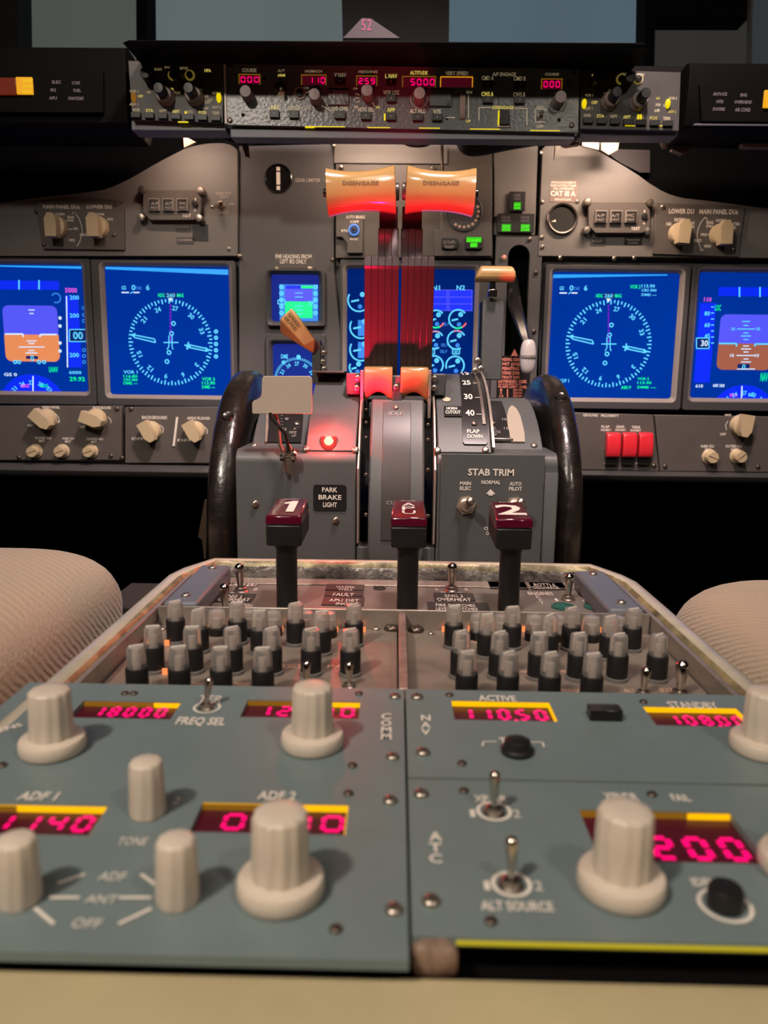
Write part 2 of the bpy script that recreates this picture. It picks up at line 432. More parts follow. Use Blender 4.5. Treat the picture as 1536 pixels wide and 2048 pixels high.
# projected outside view: three joined screens beyond the windows
def proj(x0, x1, Y, col, name_label):
    m = bpy.data.materials.new('projected_haze'); m.use_nodes = True; nt = m.node_tree; bs = nt.nodes['Principled BSDF']
    bs.inputs['Base Color'].default_value = (0.02, 0.02, 0.02, 1); bs.inputs['Roughness'].default_value = 0.9
    n = nt.nodes.new('ShaderNodeTexNoise'); n.inputs['Scale'].default_value = 2.2; n.inputs['Detail'].default_value = 1
    rp = nt.nodes.new('ShaderNodeValToRGB'); rp.color_ramp.elements[0].color = (*[c*0.82 for c in col], 1); rp.color_ramp.elements[1].color = (*[c*1.15 for c in col], 1)
    nt.links.new(n.outputs['Fac'], rp.inputs['Fac']); nt.links.new(rp.outputs['Color'], bs.inputs['Emission Color'])
    bs.inputs['Emission Strength'].default_value = 1.0
    b = MB(); b.box(x0, x1, Y, Y+0.02, 0.3, 1.74)
    o = b.build('projection_screen', m); tag(o, name_label, 'projection screen', 'projection screens beyond the windows'); return o
xa = hitY(283, 60, 2.3).x; xb = hitY(790, 60, 2.3).x; xc = hitY(1302, 60, 2.3).x; xd = hitY(1503, 60, 2.3).x
proj(-1.5, xa, 2.3, (0.075, 0.082, 0.070), 'dull greenish grey projection screen at far left, left of the thin black window post')
proj(xa, xb, 2.3, (0.108, 0.130, 0.130), 'grey projection screen seen between the thin left post and the wide centre post')
proj(xb, xc, 2.3, (0.080, 0.118, 0.145), 'bluish grey projection screen right of the wide centre post')
proj(xc, xd, 2.3, (0.028, 0.027, 0.024), 'dark grey projection screen beyond the right window post, under the black band')
proj(xd, 1.5, 2.3, (0.030, 0.035, 0.038), 'narrow dim blue-grey projection screen at the far right edge')

# ================================================================== pedestal
XS = hitZ(812, 1500, 0).x
ped = empty('centre_pedestal', (XS, 0.3, FZ), 'cream painted centre pedestal console with worn scuffed rim, between the two seats', 'pedestal')
def PW(v): return (v[0]-XS, v[1]-0.3, v[2]-FZ)
HW = 0.1435
def uloop(d, z, y0=0.10):
    p = [(-HW+d, y0), (-HW+d, 0.452-d*0.4), (-HW+d+0.004, 0.470-d*0.5), (-0.1255+d*0.45, 0.4985-d), (0, 0.5-d), (0.1255-d*0.45, 0.4985-d), (HW-d-0.004, 0.470-d*0.5), (HW-d, 0.452-d*0.4), (HW-d, y0)]
    q = []
    for a, c in zip(p[:-1], p[1:]):
        for i in range(6): q.append((a[0]+(c[0]-a[0])*i/6, a[1]+(c[1]-a[1])*i/6))
    q.append(p[-1])
    return [PW((x+XS, y, z)) for x, y in q]
def uloft(name, prof, m, jitter=0):
    b = MB(); loops = [uloop(d, z) for d, z in prof]
    if jitter:
        loops = [[(p[0]+random.uniform(-jitter, jitter), p[1]+random.uniform(-jitter, jitter), p[2]+random.uniform(-jitter, jitter)) for p in l] for l in loops]
    n = len(loops[0])
    for l in loops: b.v += l
    for j in range(len(loops)-1):
        for i in range(n-1):
            b.f.append((j*n+i, j*n+i+1, (j+1)*n+i+1, (j+1)*n+i)); b.m.append(0)
    return b.build(name, m, ped, ang=60)
uloft('side_shell', [(0.0, FZ), (0.0, -0.006)], M_CREAM)
uloft('rim', [(0.0, -0.006), (0.0005, -0.002), (0.0025, 0.0), (0.0065, 0.0002), (0.0085, -0.001)], M_RIM)
uloft('worn_rim_edge', [(0.0083, -0.0008), (0.0098, 0.0002), (0.0115, -0.0012), (0.0125, -0.004)], M_BRASSY, 0.0004)
uloft('inner_wall', [(0.0122, -0.003), (0.0135, -0.0055), (0.014, -0.014), (0.014, -0.06)], M_WORN, 0.0004)
# thin bright rails the panels are screwed to
for sx in (-1, 1):
    b = MB(); x = XS+sx*0.1292
    b.box(*sorted((x-XS, x-XS+sx*0.0022)), 0.285-0.3, 0.482-0.3, -0.012-FZ, -0.0012-FZ)
    b.build('panel_rail', M_ALU, ped, 0.0004)
b = MB(); b.box(-0.1285, 0.1285, 0.387-0.3, 0.3885-0.3, -0.0135-FZ, 0.0-FZ); b.build('cross_rail', M_ALU, ped, 0.0004)
b = MB(); b.box(-0.0022, 0.0016, 0.288-0.3, 0.3868-0.3, -0.0105-FZ, -0.0015-FZ)
b.build('divider_rail', mat('pinkish_metal_rail', (0.50, 0.36, 0.30), 0.35, metal=0.5, noise=0.4, nscale=80), ped, 0.0005)
# tray under the panels, dark
b = MB(); b.box(-0.1425, 0.1425, 0.102-0.3, 0.4995-0.3-0.012, -0.075-FZ, -0.06-FZ); b.build('tray', M_VOID, ped)
# cream aft lip of the pedestal, in front of the radio panels
ylip = hitZ(768, 1944, -0.006).y
b = MB(); b.prism([(ylip-0.3, -0.040-FZ), (ylip-0.3, -0.0085-FZ), (ylip-0.3-0.0008, -0.0068-FZ), (ylip-0.3-0.003, -0.006-FZ), (-0.02-0.3, -0.006-FZ), (-0.045-0.3, -0.014-FZ), (-0.05-0.3, -0.03-FZ), (-0.05-0.3, 0.0), (-0.035-0.3, 0.0), (-0.035-0.3, -0.040-FZ)], -0.165, 0.165, 0, 'x')
b.build('aft_lip', M_CREAM, ped)
# lump of brownish glue in the gap
b = MB()
c = hitZ(868, 1918, -0.006)
ico = bmesh.new(); bmesh.ops.create_icosphere(ico, subdivisions=3, radius=1)
for v in ico.verts:
    n = 1+0.10*math.sin(v.co.x*5+1)*math.cos(v.co.y*6)
    s = [math.copysign(abs(q)**0.6, q)*n for q in v.co]; v.co = (s[0]*0.0052, s[1]*0.0035, s[2]*0.0042)
me = bpy.data.meshes.new('glue_lump'); ico.to_mesh(me); ico.free()
for p in me.polygons: p.use_smooth = True
me.materials.append(mat('amber_glue', (0.55, 0.36, 0.26), 0.25, trans=0.5, noise=0.4, nscale=300))
o = put('glue_lump', me, None, (c.x, c.y, -0.0047)); tag(o, 'small translucent brown lump of glue in the gap before the cream lip', 'glue')

# ------------------------------------------------------------------ knob meshes
def knob_big():
    b = MB()
    b.lathe([(0.0100, 0), (0.0103, 0.0006), (0.0103, 0.0034), (0.0098, 0.0042), (0.0072, 0.0046), (0.0068, 0.0048)], n=40)
    me1 = b.mesh('knob_skirt', M_KNOB)
    b = MB()
    b.lathe([(0.0069, 0.0046), (0.0070, 0.0052), (0.0067, 0.012), (0.0065, 0.0192), (0.0063, 0.0197), (0.0058, 0.0203), (0.0030, 0.0206), (0.0001, 0.0206)], n=72, flute=0.05, nf=12, cap=False)
    b.v = [tuple(v) for v in b.v]
    return me1, b.mesh('knob_cap', M_KNOB, 50)
ME_SK, ME_CAP = knob_big()
def knob_small():
    b = MB(); b.lathe([(0.0048, 0), (0.0050, 0.0006), (0.0047, 0.010), (0.0045, 0.0145), (0.0042, 0.0152), (0.0034, 0.0157), (0.0001, 0.0159)], n=60, flute=0.045, nf=10, cap=False)
    return b.mesh('small_knob', M_KNOB, 50)
ME_SMALL = knob_small()
def big_knob(P, px, py, name='tuning_knob'):
    u, v = P.q(px, py, 0.0)
    k = put(name, ME_SK, P.e, (u, v, 0.0004)); put('knob_cap', ME_CAP, k); return k
def small_knob(P, px, py):
    u, v = P.q(px, py, 0.0); return put('small_knob', ME_SMALL, P.e, (u, v, 0.0002))
def bat_mesh(L=0.013, r0=0.0011, r1=0.0019):
    b = MB(); pr = [(r0, 0), (r0, L*0.15), (r1*0.85, L*0.6), (r1, L-r1)]
    pr += [(r1*math.cos(t), L-r1+r1*math.sin(t)) for t in (0.4, 0.8, 1.2)]+[(0.0001, L)]
    b.lathe(pr, n=18, cap=False); return b.mesh('bat_lever', M_STEEL, 50)
ME_BAT = bat_mesh(); ME_BATL = bat_mesh(0.0125, 0.0014, 0.0024)
def bush_mesh():
    b = MB(); b.lathe([(0.0036, 0), (0.0036, 0.0005), (0.0028, 0.0010), (0.0028, 0.0022), (0.0019, 0.0026), (0.0016, 0.0016)], n=24, cap=False); return b.mesh('switch_bushing', M_STEELD)
ME_BUSH = bush_mesh()
def toggle(P, px, py, tilt=(0, 0), s=1.0, me=None, h=0.0, bush=True):
    u, v = P.q(px, py, h)
    t = put('toggle_switch', ME_BUSH, P.e, (u, v, h), sc=s)
    put('bat_lever', me or ME_BAT, t, (0, 0, 0.0014), (R(tilt[0]), R(tilt[1]), 0)); return t
def dz(P, pts, r=0.0021, dark=False, h=0.0):
    for x, y in pts:
        u, v = P.q(x, y, h); screw(P.e, (u, v, h), r, (0, 0, random.random()*3), dark)

def display(P, mbf, mbw, mbd, x0, y0, x1, y1, depth=0.003):
    """recess behind a hole: maroon floor, amber back wall; returns hole"""
    u0, u1, v0, v1 = P.rect(x0, y0, x1, y1)
    return (u0, u1, v0, v1)

def radio_panel(name, label, cat, x0, x1, y0, y1, px, py, wins, mat_=M_BLUE, group=None):
    """x0..x1,y0..y1 in metres (world), wins = list of (pixel box, amber level, digits text, digits pixel box)"""
    P = Pl(name, label, cat, 'flat', 0.0, px, py, group)
    O = P.O; D = 0.0022
    holes = []
    fl = MB(); am = MB(); dg = MB()
    for box, amb, txt, dbox in wins:
        u0, u1, v0, v1 = P.rect(*box); holes.append((u0, u1, v0, v1))
        w = MB(); w.rect(u0, u1, v0, v1, -D)
        win = w.build('display_window', M_MAROONL, P.e)
        a = MB(); a.box(u0, u1, v1-0.0004, v1+0.0002, -D, -0.0004)
        if amb: a.box(*sorted((u1-0.0003, u1+0.0002)), v0, v1, -D, -0.0004)
        a.build('backlight_edge', M_AMBER if amb else M_AMBERD, win)
        a = MB(); um = u0+(u1-u0)*(0.40 if amb else 0.72)
        a.box(*((u0, um) if amb else (um, u1)), v1-0.0006, v1-0.0003, -D, -0.0004); a.build('backlight_edge', M_AMBERD if amb and txt[0] in '40' else M_AMBER, win)
        if txt:
            a0, a1, c0, c1 = P.rect(*dbox, -D+0.0002); c1 = min(c1, v1-0.0006)
            n = len(txt.replace('.', '')); wd = (a1-a0)/(n+0.45*(n-1))
            d = MB(); d.seg(txt, (a0+a1)/2, (c0+c1)/2, wd, c1-c0, -D+0.0002, th=0.16)
            d.build('digits', M_PINK, win, fixn=False)
    b = MB(); plate(b, x0-O.x, x1-O.x, y0-O.y, y1-O.y, holes, -0.0024, 0.0)
    b.build('face_plate', mat_, P.e)
    b = MB(); bx0, bx1 = x0-O.x+0.006, x1-O.x-0.006
    b.box(bx0, bx1, y0-O.y+0.004, y1-O.y-0.004, -0.055, -0.0026); b.build('case', M_MATTE, P.e)
    return P

Y_T = hitZ(800, 1378, 0).y; Y_B = hitZ(600, 1917, 0).y
YN = hitZ(1174, 1563, 0).y; YR = hitZ(1250, 1882, 0).y
XL = XS-0.1475; XR = XS+0.139
# ---- left panel: COMM over ADF
P = radio_panel('radio_panel', 'blue-grey radio panel marked COMM and ADF with pink digits, left half of the pedestal', 'radio panel', XL, XS-0.0004, Y_B, Y_T, 812, 1917,
    [((150, 1402, 353, 1437), 0, '18000', (186, 1413, 334, 1434)),
     ((487, 1401, 719, 1436), 0, '127.10', (512, 1413, 710, 1433)),
     ((-120, 1608, 199, 1668), 1, '41140', (-70, 1629, 187, 1662)),
     ((391, 1606, 694, 1667), 1, '0200', (444, 1629, 688, 1662))])
big_knob(P, 106, 1500); big_knob(P, 625, 1490); big_knob(P, 562, 1785)
small_knob(P, 296, 1626); small_knob(P, 40, 1800); small_knob(P, 356, 1800)
b = MB()
tb(P, b, 'TFR', 397, 1391, 445, 1406); tb(P, b, 'FREQ SEL', 353, 1435, 452, 1449, bold=True)
u, v = P.q(414, 1416); b.arc(u, v, 0.0046, 0.0008, 0.0003)
for i, ch in enumerate('COMM'): tb(P, b, ch, 762, 1427+i*13.5, 783, 1438+i*13.5, bold=True)
tb(P, b, 'ADF 1', 38, 1584, 116, 1600, bold=True); tb(P, b, 'ADF 2', 516, 1583, 592, 1599, bold=True)
tb(P, b, '2', 346, 1594, 360, 1608); tb(P, b, 'TONE', 236, 1675, 295, 1690)
tb(P, b, 'ADF', 198, 1744, 252, 1761); tb(P, b, 'ANT', 172, 1790, 234, 1806); tb(P, b, 'OFF', 145, 1837, 203, 1856)
for a, c in (((115, 1769), (170, 1750)), ((100, 1797), (160, 1797)), ((70, 1818), (108, 1850)), ((282, 1750), (312, 1772)), ((238, 1797), (303, 1797)), ((237, 1850), (303, 1819))):
    b.stroke([P.q(*a), P.q(*c)], 0.0009, 0.0003)
u, v = P.q(14, 1458); b.text('SENS', u, v, 0.003, 0.0003, None, 0, True, 42)
b.build('lettering', M_WHITE, P.e, fixn=False)
toggle(P, 412, 1417, (-12, 6), 0.8)
dz(P, [(790, 1395), (785, 1516), (780, 1603), (788, 1822)], 0.0022)
dz(P, [(718, 1388), (705, 1532), (697, 1588), (672, 1860), (250, 1388), (268, 1388), (5, 1532)], 0.0015, True)
# ---- NAV
P = radio_panel('navigation_radio_panel', 'blue-grey radio panel marked NAV, with ACTIVE and STANDBY frequency windows', 'radio panel', XS+0.0004, XR, YN+0.0006, Y_T, 1100, 1560,
    [((906, 1402, 1106, 1441), 1, '110.50', (921, 1418, 1094, 1440)),
     ((1300, 1414, 1490, 1452), 1, '108.00', (1337, 1431, 1488, 1451))])
big_knob(P, 1524, 1500)
b = MB(); u, v = P.q(1208, 1436, 0); b.box(u-0.0058, u+0.0058, v-0.0030, v+0.0030, 0, 0.0042); o = b.build('transfer_button', M_BLACKG, P.e, 0.0004)
b = MB(); u, v = P.q(1034, 1505, 0); b.lathe([(0.0052, 0), (0.0054, 0.0014), (0.0046, 0.0020), (0.0042, 0.0042), (0.0030, 0.0048), (0.0001, 0.0049)], (u, v, 0), n=28, cap=False); b.build('test_button', M_BLACK, P.e)
b = MB()
tb(P, b, 'ACTIVE', 957, 1391, 1032, 1402, bold=True); tb(P, b, 'STANDBY', 1337, 1404, 1434, 1416, bold=True)
for i, ch in enumerate('NAV'): tb(P, b, ch, 842, 1430+i*14, 861, 1441+i*14, bold=True)
tb(P, b, 'TEST', 999, 1476, 1051, 1489, bold=True)
b.stroke(pl(P, [(965, 1492), (967, 1483), (993, 1483)]), 0.0006, 0.0003); b.stroke(pl(P, [(1057, 1484), (1085, 1484), (1088, 1494)]), 0.0006, 0.0003)
b.build('lettering', M_WHITE, P.e, fixn=False)
dz(P, [(834, 1396), (846, 1507)], 0.0024); dz(P, [(899, 1391), (924, 1528), (1287, 1405)], 0.0015, True)
b = MB(); o = P.O; b.box(XS+0.0006-o.x, XR-o.x-0.002, YN-o.y-0.0002, YN-o.y+0.0010, -0.0028, -0.0009); b.build('lit_lower_edge', mat('yellowed_acrylic_edge', (0.30, 0.22, 0.07), 0.3, emit=(0.06, 0.045, 0.0), noise=0.5, nscale=40), P.e)
# ---- ATC
P = radio_panel('transponder_panel', 'blue-grey transponder panel marked ATC with large pink 200 digits, nearest on the right', 'transponder panel', XS+0.0004, XR, YR, YN-0.0008, 1100, 1882,
    [((1180, 1622, 1496, 1724), 0, '1200', (1232, 1673, 1490, 1720))])
big_knob(P, 1241, 1778, 'selector_knob')
u, v = P.q(1604, 1742); mk_ = put('mode_knob', ME_SK, P.e, (u, v, 0.0004)); put('knob_cap', ME_CAP, mk_)
b = MB()
for i, ch in enumerate('ATC'): tb(P, b, ch, 858, 1664+i*22, 884, 1681+i*22, bold=True)
tb(P, b, 'XP DR', 948, 1591, 1014, 1604, bold=True); tb(P, b, '1', 940, 1619, 950, 1634); tb(P, b, '2', 1026, 1620, 1041, 1635)
u, v = P.q(988, 1624); b.arc(u, v, 0.0045, 0.0010, 0.0003)
tb(P, b, 'ALT SOURCE', 962, 1803, 1106, 1821, bold=True); tb(P, b, '1', 968, 1762, 980, 1780); tb(P, b, '2', 1069, 1763, 1085, 1781)
u, v = P.q(1023, 1770); b.arc(u, v, 0.0044, 0.0010, 0.0003)
tb(P, b, 'IDENT', 1384, 1757, 1450, 1772, bold=True); u, v = P.q(1450, 1812); b.arc(u, v, 0.0057, 0.0010, 0.0003)
tb(P, b, 'XPNDR', 1208, 1586, 1275, 1600, bold=True); tb(P, b, 'FAIL', 1343, 1589, 1380, 1602, bold=True)
b.build('lettering', M_WHITE, P.e, fixn=False)
toggle(P, 988, 1627, (-8, 0), 0.85); toggle(P, 1022, 1773, (-10, 0), 0.85)
b = MB(); u, v = P.q(1449, 1812, 0); b.lathe([(0.0040, 0), (0.0040, 0.0042), (0.0035, 0.0050), (0.0001, 0.0053)], (u, v, 0), n=28, cap=False); b.build('ident_button', M_BLACK, P.e)
dz(P, [(842, 1590), (862, 1805)], 0.0023); dz(P, [(928, 1583), (982, 1844), (1304, 1590)], 0.0015, True)
b = MB(); o = P.O; b.box(XS+0.010-o.x, XR-o.x-0.002, YR-o.y-0.0006, YR-o.y+0.0004, -0.0015, -0.0008); b.build('lit_lower_edge', mat('uneven_lit_edge', (0.20, 0.16, 0.02), 0.4, emit=(0.34, 0.28, 0.0)), P.e)

# ================================================================== audio control panels
ZA = -0.0105
def clear_knob_meshes():
    b = MB()   # black knurled sleeve
    b.lathe([(0.0046, 0.0012), (0.0047, 0.0016), (0.0047, 0.0113), (0.0044, 0.0119), (0.0036, 0.0119)], n=48, flute=0.02, nf=48, cap=False)
    b.lathe([(0.0051, 0.0), (0.0051, 0.0015), (0.0046, 0.0017)], n=24, mi=1, cap=True)
    s = b.mesh('sleeve', [M_BLACK, M_CLEAR], 40)
    b = MB()   # clear cap with a white pointer line
    b.lathe([(0.0039, 0.0117), (0.0040, 0.0125), (0.0038, 0.0193), (0.0034, 0.0206), (0.0001, 0.0209)], n=24, cap=False)
    b.lathe([(0.0014, 0.0110), (0.0014, 0.0170), (0.0001, 0.0172)], n=10, mi=2, cap=False)
    b.box(-0.0029, 0.0029, -0.00035, 0.00035, 0.0203, 0.0213, 1)
    c = b.mesh('clear_cap', [M_CLEAR, M_WHITE, mat('dull_lamp_core', (0.60, 0.52, 0.45), 0.5)], 50)
    b = MB()   # round push switch with a clear cap
    b.lathe([(0.0047, 0.0), (0.0047, 0.0035), (0.0042, 0.0038), (0.0044, 0.0040)], n=24, mi=1)
    b.lathe([(0.0044, 0.0040), (0.0046, 0.0046), (0.0044, 0.0115), (0.0038, 0.0126), (0.0001, 0.0128)], n=24, cap=False)
    p = b.mesh('push_switch', [M_CLEAR, M_BLACK], 50)
    b = MB()
    b.lathe([(0.0022, 0.0040), (0.0022, 0.0085), (0.0001, 0.0088)], n=12, cap=False)
    q = b.mesh('lamp_core', mat('dull_lamp_core', (0.55, 0.50, 0.42), 0.5))
    return s, c, p, q
ME_SLV, ME_CCAP, ME_PUSH, ME_CORE = clear_knob_meshes()
ACP = {}
rows = {1: 0.3615, 1.5: 0.349, 2: 0.3235, 3: 0.2985, 0: 0.3745}
def acp(name, label, xa, xb, kn, tog, scr, glow, letters, side):
    P = Pl(name, label, 'audio panel', 'flat', ZA, (xa+xb)/2, 1372, 'audio control panels')
    o = P.O
    x0, x1 = (XS-0.1285, XS-0.0026) if side == 'L' else (XS+0.0020, XS+0.1285)
    b = MB(); b.box(x0-o.x, x1-o.x, 0.283-o.y, 0.3865-o.y, -0.0025, 0.0); b.build('face_plate', M_ACP, P.e, 0.0004)
    b = MB(); b.box(x0-o.x+0.004, x1-o.x-0.004, 0.286-o.y, 0.384-o.y, -0.045, -0.0026); b.build('case', M_MATTE, P.e)
    for px, ty, row in kn:
        Y = rows[row]; X = hitY(px, ty, Y).x
        if row == 0:
            k = put('push_switch', ME_PUSH, P.e, (X-o.x, Y-o.y, 0), sc=1.0); put('lamp_core', ME_CORE, k)
        else:
            k = put('volume_knob', ME_SLV, P.e, (X-o.x, Y-o.y, 0)); put('clear_cap', ME_CCAP, k, (0, 0, 0), (0, 0, R(random.uniform(10, 50))))
    for px, py, tx, ty_, s in tog:
        toggle(P, px, py, (tx, ty_), s, ME_BATL)
    for px, py, r in scr:
        u, v = P.q(px, py); screw(P.e, (u, v, 0), r, (0, 0, random.random()*3), r > 0.003)
    b = MB()
    for px, py in glow:
        u, v = P.q(px, py); b.box(u-0.0011, u+0.0011, v-0.0004, v+0.0004, 0.0002, 0.0030)
    b.build('panel_glow_spot', M_ORANGE, P.e)  # glowing blocks stand in for panel edge light leaking at the knob skirts
    b = MB()
    for t, bx in letters: tb(P, b, t, *bx)
    b.build('lettering', mat('warm_backlit_lettering', (0.5, 0.32, 0.24), 0.5, emit=(0.20, 0.09, 0.05)), P.e, fixn=False)
    return P
acp('audio_control_panel', 'brown-grey audio panel full of clear-capped black knobs, behind the COMM radio', 250, 806,
    [(350, 1212, 1), (474, 1212, 1), (591, 1212, 1), (708, 1212, 1), (397, 1232, 1.5), (519, 1232, 1.5), (643, 1232, 1.5),
     (306, 1276, 2), (384, 1264, 2), (464, 1262, 2), (543, 1262, 2), (622, 1266, 2), (701, 1266, 2),
     (272, 1302, 3), (357, 1302, 3), (441, 1304, 3), (525, 1304, 3), (434, 1222, 0), (496, 1222, 0), (546, 1222, 0), (610, 1222, 0), (656, 1222, 0)],
    [(613, 1372, -6, 0, 0.8), (698, 1374, -6, 0, 0.8)],
    [(305, 1254, 0.0042), (326, 1259, 0.0018), (752, 1259, 0.0022), (784, 1259, 0.0042), (205, 1344, 0.0028)],
    [(420, 1262), (446, 1262), (616, 1262), (562, 1263), (672, 1264), (727, 1265), (334, 1292), (330, 1350), (455, 1298)],
    [('VHF', (335, 1296, 352, 1303)), ('MIC SELECTOR', (560, 1328, 610, 1336)), ('HF', (460, 1326, 480, 1334)), ('PA', (655, 1330, 690, 1336)), ('ALT', (290, 1365, 312, 1372)), ('NORM', (380, 1365, 402, 1372)), ('MASK', (470, 1365, 500, 1372))], 'L')
acp('audio_control_panel', 'brown-grey audio panel full of clear-capped black knobs, behind the NAV radio', 820, 1400,
    [(909, 1216, 1), (1026, 1216, 1), (1145, 1216, 1), (1268, 1216, 1), (975, 1236, 1.5), (1100, 1236, 1.5), (1221, 1248, 1.5),
     (923, 1270, 2), (1000, 1270, 2), (1079, 1268, 2), (1159, 1268, 2), (1239, 1268, 2), (1319, 1268, 2),
     (935, 1307, 3), (1018, 1307, 3), (1102, 1306, 3), (1187, 1308, 3), (958, 1226, 0), (1006, 1226, 0), (1070, 1226, 0), (1119, 1226, 0), (1184, 1226, 0), (1236, 1226, 0)],
    [(1286, 1390, 0, 4, 0.9), (1359, 1392, 2, 0, 1.15)],
    [(832, 1262, 0.0042), (862, 1268, 0.0018), (1312, 1260, 0.0042), (1440, 1352, 0.0034)],
    [(888, 1264), (940, 1264), (1048, 1264), (1164, 1264), (996, 1263), (1204, 1266), (1060, 1352)],
    [('VHF', (940, 1280, 958, 1287)), ('MIC SELECTOR', (1180, 1274, 1220, 1282)), ('NAV', (1040, 1340, 1062, 1346)), ('MKR', (1120, 1340, 1140, 1346)), ('MASK', (1124, 1378, 1162, 1385)), ('ALT', (1248, 1378, 1270, 1385)), ('BOOM', (1320, 1376, 1350, 1384))], 'R')

# ================================================================== fire panel
ZF = -0.0105
P = Pl('fire_control_panel', 'warm grey fire panel with three red-topped handles, between the audio panels and throttle quadrant', 'fire panel', 'flat', ZF, 806, 1216)
o = P.O
b = MB(); b.box(XS-0.1285-o.x, XS+0.1285-o.x, 0.3895-o.y, 0.470-o.y, -0.0025, 0); b.build('face_plate', M_FIRE, P.e, 0.0004)
b = MB(); b.box(XS-0.1285-o.x, XS+0.1285-o.x, 0.4704-o.y, 0.4835-o.y, -0.0020, 0.0008); b.build('mounting_strip', M_ALU, P.e, 0.0004)
b = MB(); b.box(XS-0.120-o.x, XS+0.120-o.x, 0.392-o.y, 0.478-o.y, -0.045, -0.0026); b.build('case', M_MATTE, P.e)
for sx in (-1, 1):
    b = MB(); x0, x1 = sorted((XS+sx*0.1275-o.x, XS+sx*0.1085-o.x))
    b.box(x0, x1, 0.3915-o.y, 0.474-o.y, 0.0, 0.0115)
    g = b.build('guard_bar', M_BAR, P.e, 0.0022, seg=3)
    for yy in (0.403, 0.464): screw(g, ((x0+x1)/2, yy-o.y, 0.0115), 0.0026, (0, 0, 0.5+yy*20))
# handles: (pixel x of shaft centre, world Y, head half-width, label)
hd = []
for px, wpx, t, hx in ((574, 0.0128, '1', 0.0), (815, 0.0128, 'APU', 0.0), (1018, 0.0128, '2', 0.0)):
    Y = 0.424; X = hitY(px, 1180, Y).x
    root = MB()
    root.lathe([(0.0060, 0.0), (0.0060, 0.034), (0.0068, 0.0352), (0.0068, 0.0398)], n=32)
    h = root.build('fire_handle', M_BLACK, P.e, loc=(X-o.x, Y-o.y, 0))
    tag(h, {'1': 'fire handle with a white 1 on its red cap', 'APU': 'fire handle with white APU on its red cap', '2': 'fire handle with a white 2 on its red cap'}[t])
    Wd = 0.0097
    g = MB(); y0, y1 = -0.0105, 0.028
    g.add([(-Wd, y0, 0.0375), (Wd, y0, 0.0375), (Wd, y1, 0.0395), (-Wd, y1, 0.0395), (-Wd-0.0002, y0-0.0006, 0.0495), (Wd+0.0002, y0-0.0006, 0.0495), (Wd, y1, 0.0520), (-Wd, y1, 0.0520)],
          [(0, 1, 2, 3), (4, 5, 6, 7), (0, 1, 5, 4), (1, 2, 6, 5), (2, 3, 7, 6), (3, 0, 4, 7)])
    g.build('grip', M_BLACK, h, 0.0010)
    g = MB(); zt0, zt1 = 0.0496, 0.0521
    g.add([(-Wd-0.0004, y0-0.0008, zt0), (Wd+0.0004, y0-0.0008, zt0), (Wd, y1, zt1), (-Wd, y1, zt1), (-Wd, y0, zt0+0.0052), (Wd, y0, zt0+0.0052), (Wd-0.0006, y1-0.001, zt1+0.0062), (-Wd+0.0006, y1-0.001, zt1+0.0062)],
          [(0, 1, 2, 3), (4, 5, 6, 7), (0, 1, 5, 4), (1, 2, 6, 5), (2, 3, 7, 6), (3, 0, 4, 7)])
    g.build('red_cap', M_REDC, h, 0.0009)
    g = MB(); g.box(-Wd+0.0012, Wd-0.0012, y0+0.001, y1-0.002, zt0+0.0002, zt0+0.0008); g.build('lamp_plate', mat('dark_red_reflector', (0.10, 0.008, 0.02), 0.3), h)
    # number painted on the sloping top
    sl = ((zt1+0.0062)-(zt0+0.0052))/(y1-0.001-y0)
    fn = lambda a, c, _s=sl, _z=zt0, _y=y0: (a, c, _z+0.0052+_s*(c-_y)+0.0003)
    g = MB()
    if t == '1': g.add([fn(a, c) for a, c in ((0.0, -0.0030), (0.0044, -0.0030), (0.0044, 0.0205), (0.0012, 0.0205), (-0.0030, 0.0165), (-0.0030, 0.0135), (0.0, 0.0145))], [(0, 1, 2, 3, 4, 5, 6)])
    elif t == '2': g.text('2', 0.0, 0.0080, 0.020, 0, 0.0160, 0, True, 0, fn)
    else:
        for i, ch in enumerate('APU'): g.text(ch, 0.0, 0.0165-i*0.0085, 0.0072, 0, 0.0075, 0, False, 0, fn)
    g.text('ENGINE' if t != 'APU' else 'DISCHARGE', 0, y1-0.0035, 0.0012, 0, 0.0085, 0, False, 0, fn)
    g.build('number', M_WHITE, h, fixn=False)
toggle(P, 482, 1184, (0, -3), 1.3, ME_BATL); toggle(P, 450, 1224, (0, 0), 1.2, ME_BATL)
toggle(P, 903, 1182, (0, 0), 1.3, ME_BATL); toggle(P, 1136, 1200, (0, 0), 1.2, ME_BATL)
for bx in ((426, 1189, 508, 1205), (652, 1171, 728, 1182), (650, 1184, 727, 1194), (645, 1196, 728, 1212), (868, 1188, 948, 1203), (855, 1207, 977, 1222), (978, 1165, 1052, 1179), (1060, 1165, 1128, 1180)):
    u0, u1, v0, v1 = P.rect(*bx); lab = MB(); lab.box(u0, u1, v0, v1, 0, 0.0008)
    lab.build('label_plate', mat('dark_label', (0.035, 0.03, 0.028), 0.35), P.e)
b = MB()
tb(P, b, 'OVHT DET', 460, 1166, 516, 1172, 0.0003, 0, True); tb(P, b, 'A', 447, 1177, 453, 1182); tb(P, b, 'B', 508, 1176, 515, 1181)
tb(P, b, 'NORMAL', 462, 1184, 496, 1188); tb(P, b, 'BELL CUTOUT', 720, 1166, 802, 1172, 0.0003, 0, True)
tb(P, b, 'OVHT DET', 872, 1167, 930, 1173, 0.0003, 0, True); tb(P, b, 'A', 870, 1176, 876, 1181); tb(P, b, 'B', 930, 1176, 936, 1181); tb(P, b, 'NORMAL', 882, 1183, 926, 1187)
tb(P, b, 'ENGINES', 1056, 1184, 1106, 1190, 0.0003, 0, True); tb(P, b, '1', 1110, 1197, 1115, 1202); tb(P, b, '2', 1163, 1196, 1170, 1202)
